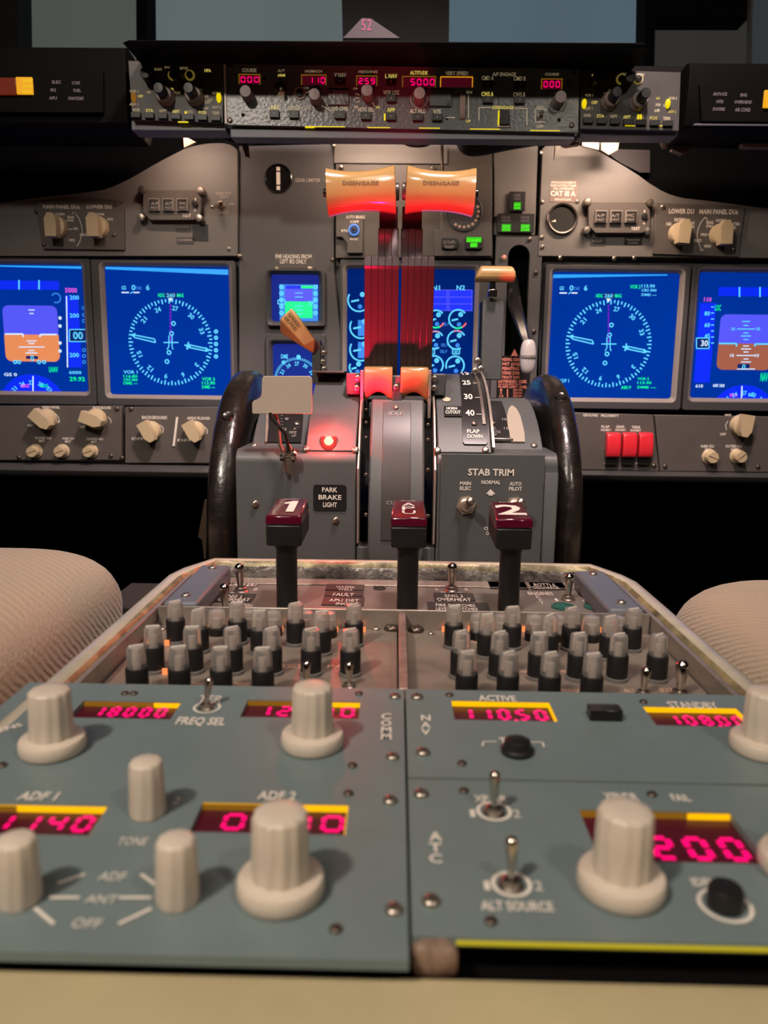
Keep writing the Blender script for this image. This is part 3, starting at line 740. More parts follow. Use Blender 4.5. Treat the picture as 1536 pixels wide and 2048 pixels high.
for i, t in enumerate(('E', 'X', 'T')): tb(P, b, t, 1072+i*4, 1191+i*6, 1080+i*4, 1196+i*6)
tb(P, b, 'R', 1196, 1204, 1205, 1209); tb(P, b, 'FAULT', 400, 1208, 425, 1213); tb(P, b, 'Disable', 460, 1208, 506, 1213)
for t, bx in (('ENG 1', (450, 1190, 483, 1195)), ('OVERHEAT', (436, 1196, 500, 1202)), ('WHEEL', (672, 1172, 710, 1176)), ('WELL', (676, 1177, 706, 1181)), ('FAULT', (666, 1186, 708, 1192)), ('APU DET', (658, 1198, 718, 1203)), ('INOP', (672, 1205, 704, 1210)),
              ('ENG 2', (890, 1189, 926, 1194)), ('OVERHEAT', (874, 1196, 942, 1202)), ('FIRE SWITCHES', (872, 1208, 950, 1213)), ('LEVEL SWITCHES', (872, 1215, 955, 1220)), ('BOTTLE', (1068, 1167, 1110, 1172)), ('DISCHARGE', (1066, 1173, 1118, 1178))):
    tb(P, b, t, *bx, 0.0011)
b.build('lettering', M_WHITE, P.e, fixn=False)
u, v = P.q(759, 1177); b = MB(); b.lathe([(0.0040, 0), (0.0040, 0.0006), (0.0028, 0.0006), (0.0027, 0.0002)], (u, v, 0), n=24); b.build('bell_cutout_button', M_BLACK, P.e)
for px in (1125, 1190):
    u, v = P.q(px, 1215); b = MB(); b.lathe([(0.0066, 0), (0.0066, 0.0012), (0.0052, 0.0016), (0.0050, 0.0010), (0.0001, 0.0022)], (u, v, 0), n=28, cap=False)
    b.build('discharge_light', mat('dark_green_lens', (0.02, 0.10, 0.08), 0.1, coat=0.5), P.e)

# ================================================================== seats
M_SEATM = bpy.data.materials.new('ribbed_beige_cloth'); M_SEATM.use_nodes = True
nt = M_SEATM.node_tree; bs = nt.nodes['Principled BSDF']; bs.inputs['Roughness'].default_value = 0.85
bs.inputs['Specular IOR Level'].default_value = 0.2; bs.inputs['Sheen Weight'].default_value = 0.25
bs.inputs['Base Color'].default_value = (0.37, 0.28, 0.195, 1)
tcn = nt.nodes.new('ShaderNodeTexCoord'); wv = nt.nodes.new('ShaderNodeTexWave'); wv.inputs['Scale'].default_value = 95; wv.inputs['Distortion'].default_value = 2.5
wv.bands_direction = 'DIAGONAL'; wv.inputs['Detail'].default_value = 2
nz = nt.nodes.new('ShaderNodeTexNoise'); nz.inputs['Scale'].default_value = 420
mx = nt.nodes.new('ShaderNodeMath'); mx.operation = 'ADD'
nt.links.new(tcn.outputs['Object'], wv.inputs['Vector']); nt.links.new(tcn.outputs['Object'], nz.inputs['Vector'])
nt.links.new(wv.outputs['Fac'], mx.inputs[0]); nt.links.new(nz.outputs['Fac'], mx.inputs[1])
bp = nt.nodes.new('ShaderNodeBump'); bp.inputs['Strength'].default_value = 0.5; bp.inputs['Distance'].default_value = 0.001
nt.links.new(mx.outputs[0], bp.inputs['Height']); nt.links.new(bp.outputs['Normal'], bs.inputs['Normal'])
def cushion(name_, label, x_in, sx, y0, y1, ztop, r, parent_z):
    e = empty('pilot_seat', (x_in+sx*0.23, (y0+y1)/2, FZ), label, 'seat', 'pilot seats')
    X0, X1 = sorted((x_in, x_in+sx*0.46)); cx, cy = (X0+X1)/2, (y0+y1)/2
    b = MB(); loops = []
    def loop(ins, z): return [(px-cx, py-cy, z-FZ) for px, py in rrect(X0+ins, X1-ins, y0+ins, y1-ins, max(0.06-ins*0.3, 0.01), 8)]
    pr = [(0.012, ztop-0.16)]+[(r*(1-math.cos(R(a)))*1.0, ztop-r*1.1+r*1.1*math.sin(R(a))) for a in range(0, 91, 10)]
    pr = [(0.02, ztop-0.17), (0.004, ztop-0.15)]+[(r*(1-math.cos(R(a))), ztop-r*1.1+r*1.1*math.sin(R(a))) for a in range(0, 81, 10)]
    pr += [(r+0.03, ztop+0.001), (r+0.06, ztop+0.002), (r+0.10, ztop+0.002)]
    ls = [loop(i, z) for i, z in pr]
    ringloft(b, ls); n = len(ls[0]); k = len(b.v)
    b.f.append(tuple(range(k-n, k))); b.m.append(0); b.f.append(tuple(range(n-1, -1, -1))); b.m.append(0)
    b.build('seat_cushion', M_SEATM, e, ang=80)
    b = MB(); b.box(X0-cx+0.03, X1-cx-0.03, y0-cy+0.03, y1-cy-0.03, 0.05, ztop-0.165-FZ); b.build('seat_base', M_MATTE, e, 0.01)
    b = MB(); b.box(X0-cx+0.06, X1-cx-0.06, y0-cy+0.02, y1-cy-0.02, 0.0, 0.05); b.build('floor_rail', M_BLACK, e)
cushion('l', 'beige ribbed-cloth seat cushion at the left edge, left of the pedestal', -0.197, -1, 0.16, 0.585, -0.009, 0.034, 0)
cushion('r', 'beige ribbed-cloth seat cushion at the right edge, right of the pedestal', 0.193, 1, 0.16, 0.565, -0.019, 0.034, 0)

# ================================================================== throttle quadrant (built in world metres)
WP = {}
def wb(mb, name, mats, parent, bevel=0.0, seg=2, ang=35, fixn=True, label=None):
    xs, ys, zs = zip(*mb.v); c = Vector(((min(xs)+max(xs))/2, (min(ys)+max(ys))/2, (min(zs)+max(zs))/2))
    mb.v = [(x-c.x, y-c.y, z-c.z) for x, y, z in mb.v]
    pw = WP[parent.name]
    o = mb.build(name, mats, parent, bevel, tuple(c-pw), None, seg, ang, fixn)
    WP[o.name] = c
    if label: o['label'] = label
    return o
def wscrew(parent, p, r, rot, dark=False):
    return screw(parent, tuple(Vector(p)-WP[parent.name]), r, rot, dark)
YC, ZC = 0.675, -0.039
RI, RO = 0.1619, 0.142
YF = 0.548
XQ = hitY(794, 1000, YF).x
quad = empty('throttle_quadrant', (XQ, 0.62, FZ), 'dark grey throttle quadrant with tan thrust levers, between two black trim wheels', 'throttle quadrant')
WP[quad.name] = Vector((XQ, 0.62, FZ))
def aY(R_, z, yc=YC, zc=ZC): return yc-math.sqrt(max(R_*R_-(z-zc)**2, 0))
def arcpts(R_, a0, a1, n=14, yc=YC, zc=ZC): return [(yc-R_*math.cos(R(a0+(a1-a0)*i/n)), zc+R_*math.sin(R(a0+(a1-a0)*i/n))) for i in range(n+1)]
def drum_hit(px, py, R_, yc=YC, zc=ZC, off=0.0):
    """where the sight line meets the drum surface: world point and angle"""
    rr = R_+off; d = ray(px, py); oy, oz = CAM.y-yc, CAM.z-zc
    A = d.y**2+d.z**2; B = 2*(oy*d.y+oz*d.z); C = oy*oy+oz*oz-rr*rr
    disc = max(B*B-4*A*C, 0); t = (-B-math.sqrt(disc))/(2*A)
    p = CAM+d*t; return p, math.atan2(p.z-zc, -(p.y-yc))
def drum_fn(x0, a0, R_, yc=YC, zc=ZC, off=0.0004):
    def f(u, v):
        a = a0+v/R_; return (x0+u, yc-(R_+off)*math.cos(a), zc+(R_+off)*math.sin(a))
    return f
XA, XB = hitY(472, 1000, YF).x, hitY(1113, 1000, YF).x     # outer faces
XM0, XM1 = hitY(714, 1000, YF).x, hitY(871, 1000, YF).x    # lever channel
XI0, XI1 = -0.0655, hitY(972, 800, 0.60).x
# housing below the drums
b = MB()
prof = [(YF, -0.03), (YF, 0.058)]+[(YF+0.009-0.009*math.cos(R(a)), 0.058+0.009*math.sin(R(a))) for a in (20, 40, 60, 80)]+[(YF+0.012, 0.0672), (0.60, 0.0672), (0.80, 0.03), (0.80, FZ), (YF+0.02, FZ), (YF+0.02, -0.03)]
b.prism(prof, XA, XM0-0.0006, 0, 'x'); wb(b, 'left_housing', M_QUAD, quad, 0.0008)
b = MB(); b.prism(prof, XM1+0.0006, XB, 0, 'x'); wb(b, 'right_housing', M_QUAD, quad, 0.0008)
b = MB(); b.box(XM0-0.0005, XM1+0.0005, 0.575, 0.78, FZ, 0.02); wb(b, 'lever_well', M_MATTE, quad)
b = MB(); b.box(XM0, XM1, YF-0.0004, YF+0.02, -0.03, -0.0025); wb(b, 'lower_cover', M_QUAD, quad, 0.0006)
# drums
def drum(x0, x1, R_, m, name, a0=25, a1=120, th=0.02):
    a0 = math.degrees(math.asin((0.0668-ZC)/R_))
    b = MB(); o = arcpts(R_, a0, a1); i = arcpts(R_-th, a1, a0); b.prism(o+i, x0, x1, 0, 'x'); return wb(b, name, m, quad, 0.0008)
drum(XA+0.006, XI0-0.0004, RO, M_QUAD, 'outer_cover')
dl = drum(XI0, XM0-0.001, RI, M_QUAD, 'inner_cover')
dr = drum(XM1+0.001, XI1, RI, M_QUAD, 'inner_cover')
drr = drum(XI1+0.0004, XB-0.005, RO, M_QUAD, 'outer_cover')
# bright edged side plates of the lever channel
for x in (XM0, XM1-0.0016):
    b = MB(); o = arcpts(RI+0.0035, 38, 112); pts = [(YF-0.0035, 0.0)]+[p for p in o if p[0] > YF-0.0035 or p[1] > 0.06]
    pts = [(YF-0.0030, 0.0005), (YF-0.0030, 0.055)]+o[3:]+arcpts(RI-0.012, 112, 60, 8)+[(YF+0.012, 0.05), (YF+0.012, 0.0005)]
    b.prism(pts, x, x+0.0016, 0, 'x'); wb(b, 'channel_plate', M_ALU, quad, 0.0003)
# little screws along the channel edges
for px, ys in ((732, (820, 846, 876, 950, 1030)), (856, (818, 850, 880, 940, 1032))):
    for py in ys:
        p, a = drum_hit(px, py, RI-0.006) if py < 900 else (hitY(px, py, YF-0.001), 0.2)
        wscrew(quad, p, 0.0016, (R(90), 0, 0), True)
# centre drum with IDLE and CUTOFF
RC, YCC, ZCC = 0.135, 0.675, -0.003
xc0, xc1 = hitY(738, 900, 0.55).x, hitY(850, 900, 0.55).x
b = MB(); b.prism(arcpts(RC, -4, 52, 16, YCC, ZCC)+arcpts(RC-0.03, 52, -4, 10, YCC, ZCC), xc0, xc1, 0, 'x'); cd = wb(b, 'centre_drum', M_QUAD, quad, 0.0015)
xs0, xs1 = hitY(764, 900, 0.55).x, hitY(822, 900, 0.55).x
b = MB(); o = arcpts(RC+0.0008, 3, 50, 14, YCC, ZCC); i = arcpts(RC-0.002, 50, 3, 14, YCC, ZCC)
b.prism(o+i, xs0, xs1, 0, 'x'); wb(b, 'scale_strip', M_DRUM, cd, 0.0003)
b = MB()
p, a = drum_hit(792, 829, RC, YCC, ZCC); b.text('IDLE', 0, 0, 0.0034, 0, 0.0104, 0, False, 0, drum_fn(p.x, a, RC, YCC, ZCC, 0.0012))
p, a = drum_hit(797, 1006, RC, YCC, ZCC); b.text('CUTOFF', 0, 0, 0.0025, 0, 0.0175, 0, False, 0, drum_fn(p.x, a, RC, YCC, ZCC, 0.0012))
wb(b, 'lettering', M_DULLW, cd, fixn=False)
p, a = drum_hit(792, 815, RC, YCC, ZCC, 0.001); wscrew(cd, p, 0.0020, (R(90)-a, 0, 0))
# frame above the centre drum, between the reverse handles
b = MB(); z0, z1 = 0.095, 0.117
b.box(xc0-0.002, xc1+0.002, 0.592, 0.64, 0.088, 0.1005); b.box(XM0+0.0235, XM1-0.0245, 0.590, 0.64, 0.0905, 0.121); wb(b, 'channel_bridge', M_QUAD2, quad, 0.0014)
xm = hitY(792, 773, 0.588).x; wscrew(quad, (xm, 0.5895, hitY(792, 774, 0.588).z), 0.0022, (R(90), 0, 0))

# ---- thrust levers
def spool_r(t):  # t in -1..1 along the handle
    return 0.0141+0.0032*abs(t)**2.2
def thrust(side, pxc, label, armx):
    L = 0.0248; Y, c = 0.602, hitY(pxc, 383, 0.602)
    n = 40; b = MB(); pr = []
    for i in range(33):
        t = -1+2*i/32; pr.append((spool_r(t), t*L))
    pr = [(0.0001, -L-0.0004), (0.0120, -L-0.0006), (0.0164, -L-0.0004)]+pr[0:]+[(0.0164, L+0.0004), (0.0120, L+0.0006), (0.0001, L+0.0004)]
    b.lathe(pr, (0, 0, 0), 'x', n, cap=False)
    # squarish section
    vs = []
    for (x, y, z) in b.v:
        r = math.hypot(y, z)
        if r > 1e-6:
            a = math.atan2(z, y); k = 1+0.055*(1-math.cos(4*(a)))*0.5 if False else 1-0.045*math.cos(4*a)
            y, z = y*k, z*k
        vs.append((x, y, z))
    b.v = vs
    b.xf(Matrix.Rotation(R(3.0 if side == 'L' else 1.5)*-1 if side == 'L' else R(2), 4, 'Y'))
    # arm: stack of plates
    lev = MB(); x0, x1, x2, x3 = armx   # wide x0..x1, narrow x2..x3
    zt = hitY(790, 455, 0.61).z; zm = hitY(790, 517, 0.61).z; zb = 0.105
    zu = hitY(790, 428, 0.61).z
    nw = 5; ww = (x1-x0)/nw
    for i in range(nw):
        s = 0.0006*(i % 2)
        lev.prism([(0.612+s*.3, zb), (0.601+s*.3, zm-0.010), (0.5985+s*.3, zm-0.007), (0.601+s*.3, zm), (0.613, zm+0.003), (0.64, zm+0.003), (0.65, zb)], x0+i*ww+0.00003, x0+(i+1)*ww-0.00003, 0, 'x')
    nn = 3; ww = (x3-x2)/nn
    for i in range(nn):
        lev.prism([(0.603, zm), (0.611, zt-0.002), (0.613, zt), (0.630, zt), (0.634, zm)], x2+i*ww+0.00003, x2+(i+1)*ww-0.00003, 0, 'x')
    lev.box(x2+0.0008, x3-0.0008, 0.613, 0.628, zt-0.001, zu+0.006)
    arm = wb(lev, 'thrust_lever', M_REDTINT if side == 'L' else M_REDTINT, quad, 0.00025, label=label)
    b.v = [(v[0]+c.x, v[1]+c.y, v[2]+c.z) for v in b.v]
    h = wb(b, 'handle', M_TAN, arm, ang=50)
    # worn engraved word
    def fn(u, v, _c=c):
        a = R(169)+(-v)/0.0148; r = spool_r(u/L)+0.0003; r = r*(1-0.045*math.cos(4*a))
        y, z = r*math.cos(a), r*math.sin(a); return (_c.x+u, _c.y+y, _c.z+z)
    t = MB(); word = 'DISENGAGE'
    fn2 = lambda u, v: fn(u, -(-v) if False else -v*-1*-1)
    t.text(word, 0.0, 0.0, 0.0024, 0, 0.026, 0, True, 0, lambda u, v: fn(u, v))
    wb(t, 'engraving', M_DARKT, h, fixn=False)
    sx = -1 if side == 'L' else 1
    t = MB(); t.lathe([(0.0030, 0), (0.0030, 0.0026), (0.0026, 0.0030), (0.0001, 0.0030)], (0, 0, 0), 'x', 20, cap=False)
    if sx < 0: t.v = [(-x, y, z) for x, y, z in t.v]
    t.v = [(x+c.x+sx*(L+0.0004), y+c.y, z+c.z-0.0012) for x, y, z in t.v]; wb(t, 'disengage_button', M_BLACKG, h)
    t = MB(); t.lathe([(0.0062, 0), (0.0062, 0.0022), (0.0050, 0.0026)], (0, 0, 0), 'x', 20)
    if sx > 0: t.v = [(-x, y, z) for x, y, z in t.v]
    t.v = [(x+c.x-sx*(L+0.0006), y+c.y, z+c.z) for x, y, z in t.v]; wb(t, 'end_collar', M_LEVERM, h)
    return arm
kx = lambda px, py=600, Y=0.606: hitY(px, py, Y).x
armL = thrust('L', 723, 'left thrust lever, its tan spool handle lit red from below', (kx(729), kx(797), kx(756, 470), kx(797, 470)))
armR = thrust('R', 880, 'right thrust lever with tan spool handle', (kx(802), kx(867), kx(802, 470), kx(846, 470)))
# reverse thrust handles in front of the lever feet
def reverse(x0, x1, lab):
    w = x1-x0; zt = hitY(760, 734, 0.588).z; zb = hitY(760, 806, 0.588).z; zm = hitY(760, 784, 0.588).z
    n, m = 14, 9; b = MB(); vs = []
    def pt(i, j, back):
        u = i/n; t = j/m; zl = zb+(zm-zb)*max(math.sin(PI*min(max((u-0.04)/0.92, 0), 1)), 0)**0.75
        z = zt+(zl-zt)*t
        y = 0.5855+0.0045*(1-t)**4+0.009*t**2.2
        return (x0+w*u, y+(0.012 if back else 0)+(0.006*(1-t) if back else 0), z+(0.001 if back and j == 0 else 0))
    for back in (0, 1):
        vs += [pt(i, j, back) for j in range(m+1) for i in range(n+1)]
    N = (n+1)*(m+1); q = lambda i, j, k: k*N+j*(n+1)+i; fs = []
    for k in (0, 1):
        fs += [(q(i, j, k), q(i+1, j, k), q(i+1, j+1, k), q(i, j+1, k)) for j in range(m) for i in range(n)]
    for i in range(n): fs += [(q(i, 0, 0), q(i+1, 0, 0), q(i+1, 0, 1), q(i, 0, 1)), (q(i, m, 0), q(i+1, m, 0), q(i+1, m, 1), q(i, m, 1))]
    for j in range(m): fs += [(q(0, j, 0), q(0, j+1, 0), q(0, j+1, 1), q(0, j, 1)), (q(n, j, 0), q(n, j+1, 0), q(n, j+1, 1), q(n, j, 1))]
    b.add(vs, fs)
    return wb(b, 'reverse_lever_handle', M_TAN, quad, 0.0008, ang=50, label=lab)
reverse(kx(728, 760, 0.588), kx(785, 760, 0.588), 'left reverse thrust handle, lower half lit red')
reverse(kx(801, 760, 0.588), kx(857, 760, 0.588), 'right reverse thrust handle, lower half lit red')
for px in (724, 860):
    b = MB(); p0 = hitY(px, 740, 0.589); p1 = hitY(px, 795, 0.586); b.box(p0.x-0.0012, p0.x+0.0012, 0.588, 0.606, p1.z, p0.z); b.box(p0.x-0.0012, p0.x+0.0012, 0.5885, 0.604, p1.z-0.016, p1.z)
    wb(b, 'reverse_lever_link', M_ALU, quad, 0.0005)
for px, py in ((715, 756), (713, 776), (869, 757), (868, 776)):
    wscrew(quad, hitY(px, py, 0.594), 0.0024, (R(90), 0, 0))
for px in (706, 878):
    b = MB(); p = hitY(px, 765, 0.597); b.box(p.x-0.0052, p.x+0.0052, 0.596, 0.64, 0.1060, 0.1225); wb(b, 'pivot_block', M_QUAD2, quad, 0.001)
# ---- screws on the housings
for px, py in ((511, 1008), (672, 1041)): wscrew(quad, hitY(px, py, YF), 0.0028, (R(90), 0, 0.4))
for px, py in ((508, 891), (612, 898), (711, 900), (875, 901), (971, 900), (1068, 891)):
    p = hitZ(px, py, 0.0675) if hitZ(px, py, 0.0675).y < 0.60 else hitY(px, py, 0.556); p, a = drum_hit(px, py, RI if XI0 < 0 and 607 < px < 972 else RO); 
    if p.y < YF+0.004 or p.z < 0.067: p = Vector((hitY(px, py, 0.555).x, 0.556, 0.0672)); a = R(85)
    wscrew(quad, p, 0.0026, (R(90)-a, 0, 0))
for px, py, Rr in ((594, 848, RO), (949, 847, RI), (986, 846, RO)):
    p, a = drum_hit(px, py, Rr, off=0.0012); wscrew(quad, p, 0.0024, (R(90)-a, 0, 0.5))

# ---- decals / scales on the drums
def drum_plate(corners_px, R_, m, name, th=0.0011, z_off=0.0):
    """curved plate over the drum: list of (x_left,x_right,py) rows in pixels"""
    b = MB(); rows_ = []
    for xl, xr, py in corners_px:
        pm, a = drum_hit((xl+xr)/2, py, R_, off=th); pL, _ = drum_hit(xl, py, R_, off=th); pR, _ = drum_hit(xr, py, R_, off=th)
        rows_.append((pL.x, pR.x, a))
    vs = []; 
    for xl, xr, a in rows_:
        for rr in (R_+th, R_-0.001):
            y, z = YC-rr*math.cos(a), ZC+rr*math.sin(a); vs += [(xl, y, z), (xr, y, z)]
    fs = []; n = len(rows_)
    for i in range(n-1):
        k = i*4; fs += [(k, k+1, k+5, k+4), (k+2, k+3, k+7, k+6), (k, k+2, k+6, k+4), (k+1, k+3, k+7, k+5)]
    fs += [(0, 1, 3, 2), (4*n-4, 4*n-3, 4*n-1, 4*n-2)]
    b.add(vs, fs); return wb(b, name, m, quad)
M_SCALE = mat('black_scale_plate', (0.014, 0.013, 0.013), 0.32)
fp = drum_plate([(918, 962, 742), (919, 965, 755), (921, 968, 770), (922, 971, 785), (923, 973, 800), (923, 975, 820), (924, 976, 845), (925, 976, 870), (926, 975, 884), (930, 972, 888)], RI, M_SCALE, 'flap_scale_plate')
drum_plate([(888, 924, 812), (888, 925, 822), (889, 926, 832)], RI, M_SCALE, 'horn_cutout_label')
b = MB()
def dtext(t, x0, y0, x1, y1, R_, bold=False, off=0.0016):
    p, a = drum_hit((x0+x1)/2, (y0+y1)/2, R_, off=off); pL, _ = drum_hit(x0, (y0+y1)/2, R_, off=off); pR, _ = drum_hit(x1, (y0+y1)/2, R_, off=off)
    _, a0 = drum_hit((x0+x1)/2, y1, R_, off=off); _, a1 = drum_hit((x0+x1)/2, y0, R_, off=off)
    b.text(t, 0, 0, max((a1-a0)*R_, 0.0008), 0, pR.x-pL.x, 0, bold, 0, drum_fn((pL.x+pR.x)/2, (a0+a1)/2, R_, off=off))
dtext('15', 924, 743, 937, 749, RI, True); dtext('25', 925, 761, 941, 769, RI, True); dtext('30', 928, 788, 945, 798, RI, True); dtext('40', 931, 820, 949, 831, RI, True)
dtext('FLAP', 934, 859, 959, 866, RI, True); dtext('DOWN', 935, 869, 965, 876, RI, True)
dtext('HORN', 893, 814, 914, 819, RI, True); dtext('CUTOUT', 891, 821, 921, 827, RI, True)
for x0, y0, x1, y1 in ((943, 743, 957, 748), (946, 763, 960, 768), (950, 791, 965, 797), (953, 824, 970, 831)): dtext('I' if False else '-', x0, y0+1, x1, y1-1, RI, True)
wb(b, 'lettering', M_WHITE, quad, fixn=False)
# flap lever slot: silver edged arc along the right of the scale
b = MB()
xs_ = hitY(972, 800, 0.60).x
for (r0, r1, xa, xb) in ((RI-0.004, RI+0.0026, XI1+0.0004, XI1+0.0022),):
    b.prism(arcpts(r1, 42, 100, 16)+arcpts(r0, 100, 42, 16), xa, xb, 0, 'x')
wb(b, 'flap_slot_edge', M_ALU, quad)
b = MB(); b.prism(arcpts(RI+0.0019, 50, 98, 16)+arcpts(RI-0.002, 98, 50, 16), XI1-0.0052, XI1-0.0030, 0, 'x'); wb(b, 'flap_slot_edge', M_STEELD, quad)
# round cream plug on the inner cover
p, a = drum_hit(893, 798, RI, off=0.0006)
b = MB(); b.disc(0, 0, 0.0031, 0, n=24); b.v = [drum_fn(p.x, a, RI)(x, y) for x, y, z in b.v]; wb(b, 'cream_plug', mat('cream_plug', (0.55, 0.42, 0.30), 0.5), quad, fixn=False)
# right stabiliser trim scale: dark plate and pale pointer
drum_plate([(978, 1003, 802), (978, 1008, 815), (979, 1012, 830), (980, 1015, 845), (981, 1017, 860), (982, 1018, 874)], RO, M_SCALE, 'trim_scale_plate')
drum_plate([(1022, 1026, 811), (1017, 1034, 818), (1014, 1041, 832), (1015, 1045, 848), (1019, 1049, 865), (1022, 1050, 883)], RO, M_PLATE, 'trim_indicator', 0.0014)
b = MB(); 
for t, bx in (('10', (1005, 836, 1013, 841)), ('15', (1008, 854, 1017, 859)), ('APL', (983, 854, 993, 859)), ('NOSE', (983, 861, 1001, 866)), ('UP', (984, 867, 994, 871))): dtext(t, *bx, RO)
wb(b, 'lettering', M_DULLW, quad, fixn=False)
b = MB(); p, a = drum_hit(1003, 880, RO); b.box(p.x-0.0085, p.x+0.0085, p.y-0.003, p.y+0.004, p.z-0.001, p.z+0.0016); wb(b, 'trim_scale_sill', M_STEELD, quad, 0.0006)
# left stabiliser trim scale
drum_plate([(531, 606, 820), (531, 606, 835), (531, 605, 850), (531, 604, 866), (531, 602, 884)], RO, M_SCALE, 'trim_scale_plate')
drum_plate([(532, 537, 822), (531, 537, 850), (530, 534, 883)], RO, M_ALU, 'trim_slot_edge', 0.0020)
b = MB()
for t, bx in (('90', (570, 835, 577, 840)), ('15', (566, 856, 573, 861)), ('A', (587, 855, 592, 859)), ('NOSE', (579, 862, 593, 867)), ('UP', (584, 869, 592, 874))): dtext(t, *bx, RO)
for i in range(7): 
    y = 829+i*6; dtext('-', 561, y, 566, y+3, RO)
wb(b, 'lettering', M_DULLW, quad, fixn=False)

# ---- PARK BRAKE LIGHT label
b = MB(); p0, p1 = hitY(627, 1021, YF), hitY(693, 970, YF)
b.prism(rrect(p0.x, p1.x, p0.z, p1.z, 0.0022), YF-0.0006, YF, 0, 'y'); lbl = wb(b, 'park_brake_label', M_SCALE, quad)
b = MB()
def wtext(mb, t, x0, y0, x1, y1, Y, bold=True, mi=0):
    a, c = hitY(x0, (y0+y1)/2, Y), hitY(x1, (y0+y1)/2, Y); d, e = hitY((x0+x1)/2, y1, Y), hitY((x0+x1)/2, y0, Y)
    mb.text(t, (a.x+c.x)/2, (d.z+e.z)/2, e.z-d.z, 0, c.x-a.x, mi, bold, 0, lambda u, v: (u, Y, v))
wtext(b, 'PARK', 644, 975, 675, 984, YF-0.0009); wtext(b, 'BRAKE', 637, 990, 683, 999, YF-0.0009); wtext(b, 'LIGHT', 646, 1005, 674, 1014, YF-0.0009)
wb(b, 'lettering', M_WHITE, lbl, fixn=False)
# ---- park brake lamp
pl_ = hitY(657, 917, 0.556); zl = 0.0672
b = MB(); b.lathe([(0.0062, 0), (0.0062, 0.0085), (0.0056, 0.0095), (0.0001, 0.0098)], (pl_.x, 0.5585, zl), n=28, cap=False)
lamp = wb(b, 'park_brake_lamp', mat('pink_clear_lens', (1.0, 0.25, 0.25), 0.12, trans=0.9, ior=1.25), quad, label='red park brake lamp glowing on the ledge')
b = MB(); b.lathe([(0.0001, 0), (0.0026, 0.0004), (0.0028, 0.0060), (0.0016, 0.0078), (0.0001, 0.0082)], (pl_.x, 0.5585, zl+0.0004), n=18, cap=False); wb(b, 'glowing_bulb', M_REDCORE, lamp)
l = bpy.data.lights.new('park_brake_glow', 'POINT'); l.energy = 0.24; l.color = (1, 0.04, 0.03); l.shadow_soft_size = 0.004
o = bpy.data.objects.new('park_brake_glow', l); COL.objects.link(o); o.location = (pl_.x, 0.552, zl+0.014)
l = bpy.data.lights.new('park_brake_beam', 'SPOT'); l.energy = 4.4; l.color = (1, 0.0, 0.06); l.spot_size = R(70); l.spot_blend = 0.8; l.shadow_soft_size = 0.004
o = bpy.data.objects.new('park_brake_beam', l); COL.objects.link(o); o.location = (pl_.x, 0.5475, zl+0.012); aim(o, (-0.006, 0.597, 0.17))

# ---- parking brake lever: beige plate on bent steel arms
YP = 0.545
b = MB(); px_ = [(529, 752), (619, 752), (623, 755), (624, 760), (624, 823), (621, 828), (506, 828), (504, 824), (504, 806), (508, 801), (515, 799), (521, 794), (523, 786), (524, 758), (526, 754)]
b.prism([(hitY(x, y, YP).x, hitY(x, y, YP).z) for x, y in px_], YP, YP+0.0022, 0, 'y')
pk = wb(b, 'parking_brake_lever', M_PLATE, quad, 0.0004, label='beige plate on bent steel arms, the parking brake lever')
for k_, pts in enumerate((((540, 826), (545, 838), (557, 852), (571, 870), (575, 888), (577, 905)), ((550, 826), (556, 845), (558, 870), (560, 890), (566, 902)))):
    b = MB(); b.tube([tuple(hitY(x, y, 0.548-0.0*i-(0.004 if k_ == 0 else -0.004)-0.001*i)) for i, (x, y) in enumerate(pts)], 0.0013, 8); wb(b, 'lever_arm', M_STEEL if k_ == 0 else M_STEELD, pk)
b = MB()
c = hitY(578, 912, 0.541)
b.lathe([(0.0001, -0.006), (0.0038, -0.006), (0.0038, -0.0035), (0.0018, -0.0035), (0.0018, 0.0025), (0.0048, 0.0025), (0.0048, 0.004), (0.003, 0.0055), (0.0001, 0.0055)], tuple(c), 'x', 14, cap=False)
wb(b, 'pivot_bolt', M_STEEL, pk, ang=20)
b = MB(); a0, a1 = hitY(576, 895, 0.5405), hitY(580, 948, 0.5405)
b.prism([(a0.x-0.0022, a0.z), (a0.x+0.0008, a0.z+0.003), (a0.x+0.0026, a0.z), (a1.x+0.0022, a1.z+0.004), (a1.x+0.0020, a1.z), (a1.x-0.0014, a1.z), (a1.x-0.0020, a1.z+0.005)], 0.5398, 0.5412, 0, 'y')
b.box(a1.x-0.0052, a1.x-0.0030, 0.541, 0.546, a1.z+0.001, a0.z-0.004); wb(b, 'pivot_bracket', M_STEELD, pk, 0.0003)

# ---- speed brake lever: tan wedge handle
YS = 0.640
b = MB()
def WPX(x, y, Y): p = hitY(x, y, Y); return (p.x, p.y, p.z)
A = [WPX(579, 616, YS), WPX(561, 636, YS-0.004), WPX(560, 664, YS-0.004), WPX(625, 708, YS), WPX(630, 700, YS), WPX(630, 680, YS), WPX(588, 619, YS)]
fr = [WPX(582, 617, YS-0.006), WPX(561, 640, YS-0.010), WPX(605, 690, YS-0.010), WPX(630, 678, YS-0.006)]
back = [(x, YS+0.014, z) for x, y, z in (A[0], A[2], A[3], A[5])]
v = [WPX(560, 664, YS-0.004), WPX(560, 637, YS-0.009), WPX(583, 616, YS-0.009), WPX(630, 679, YS-0.009), WPX(606, 691, YS-0.009), WPX(627, 707, YS-0.002)]
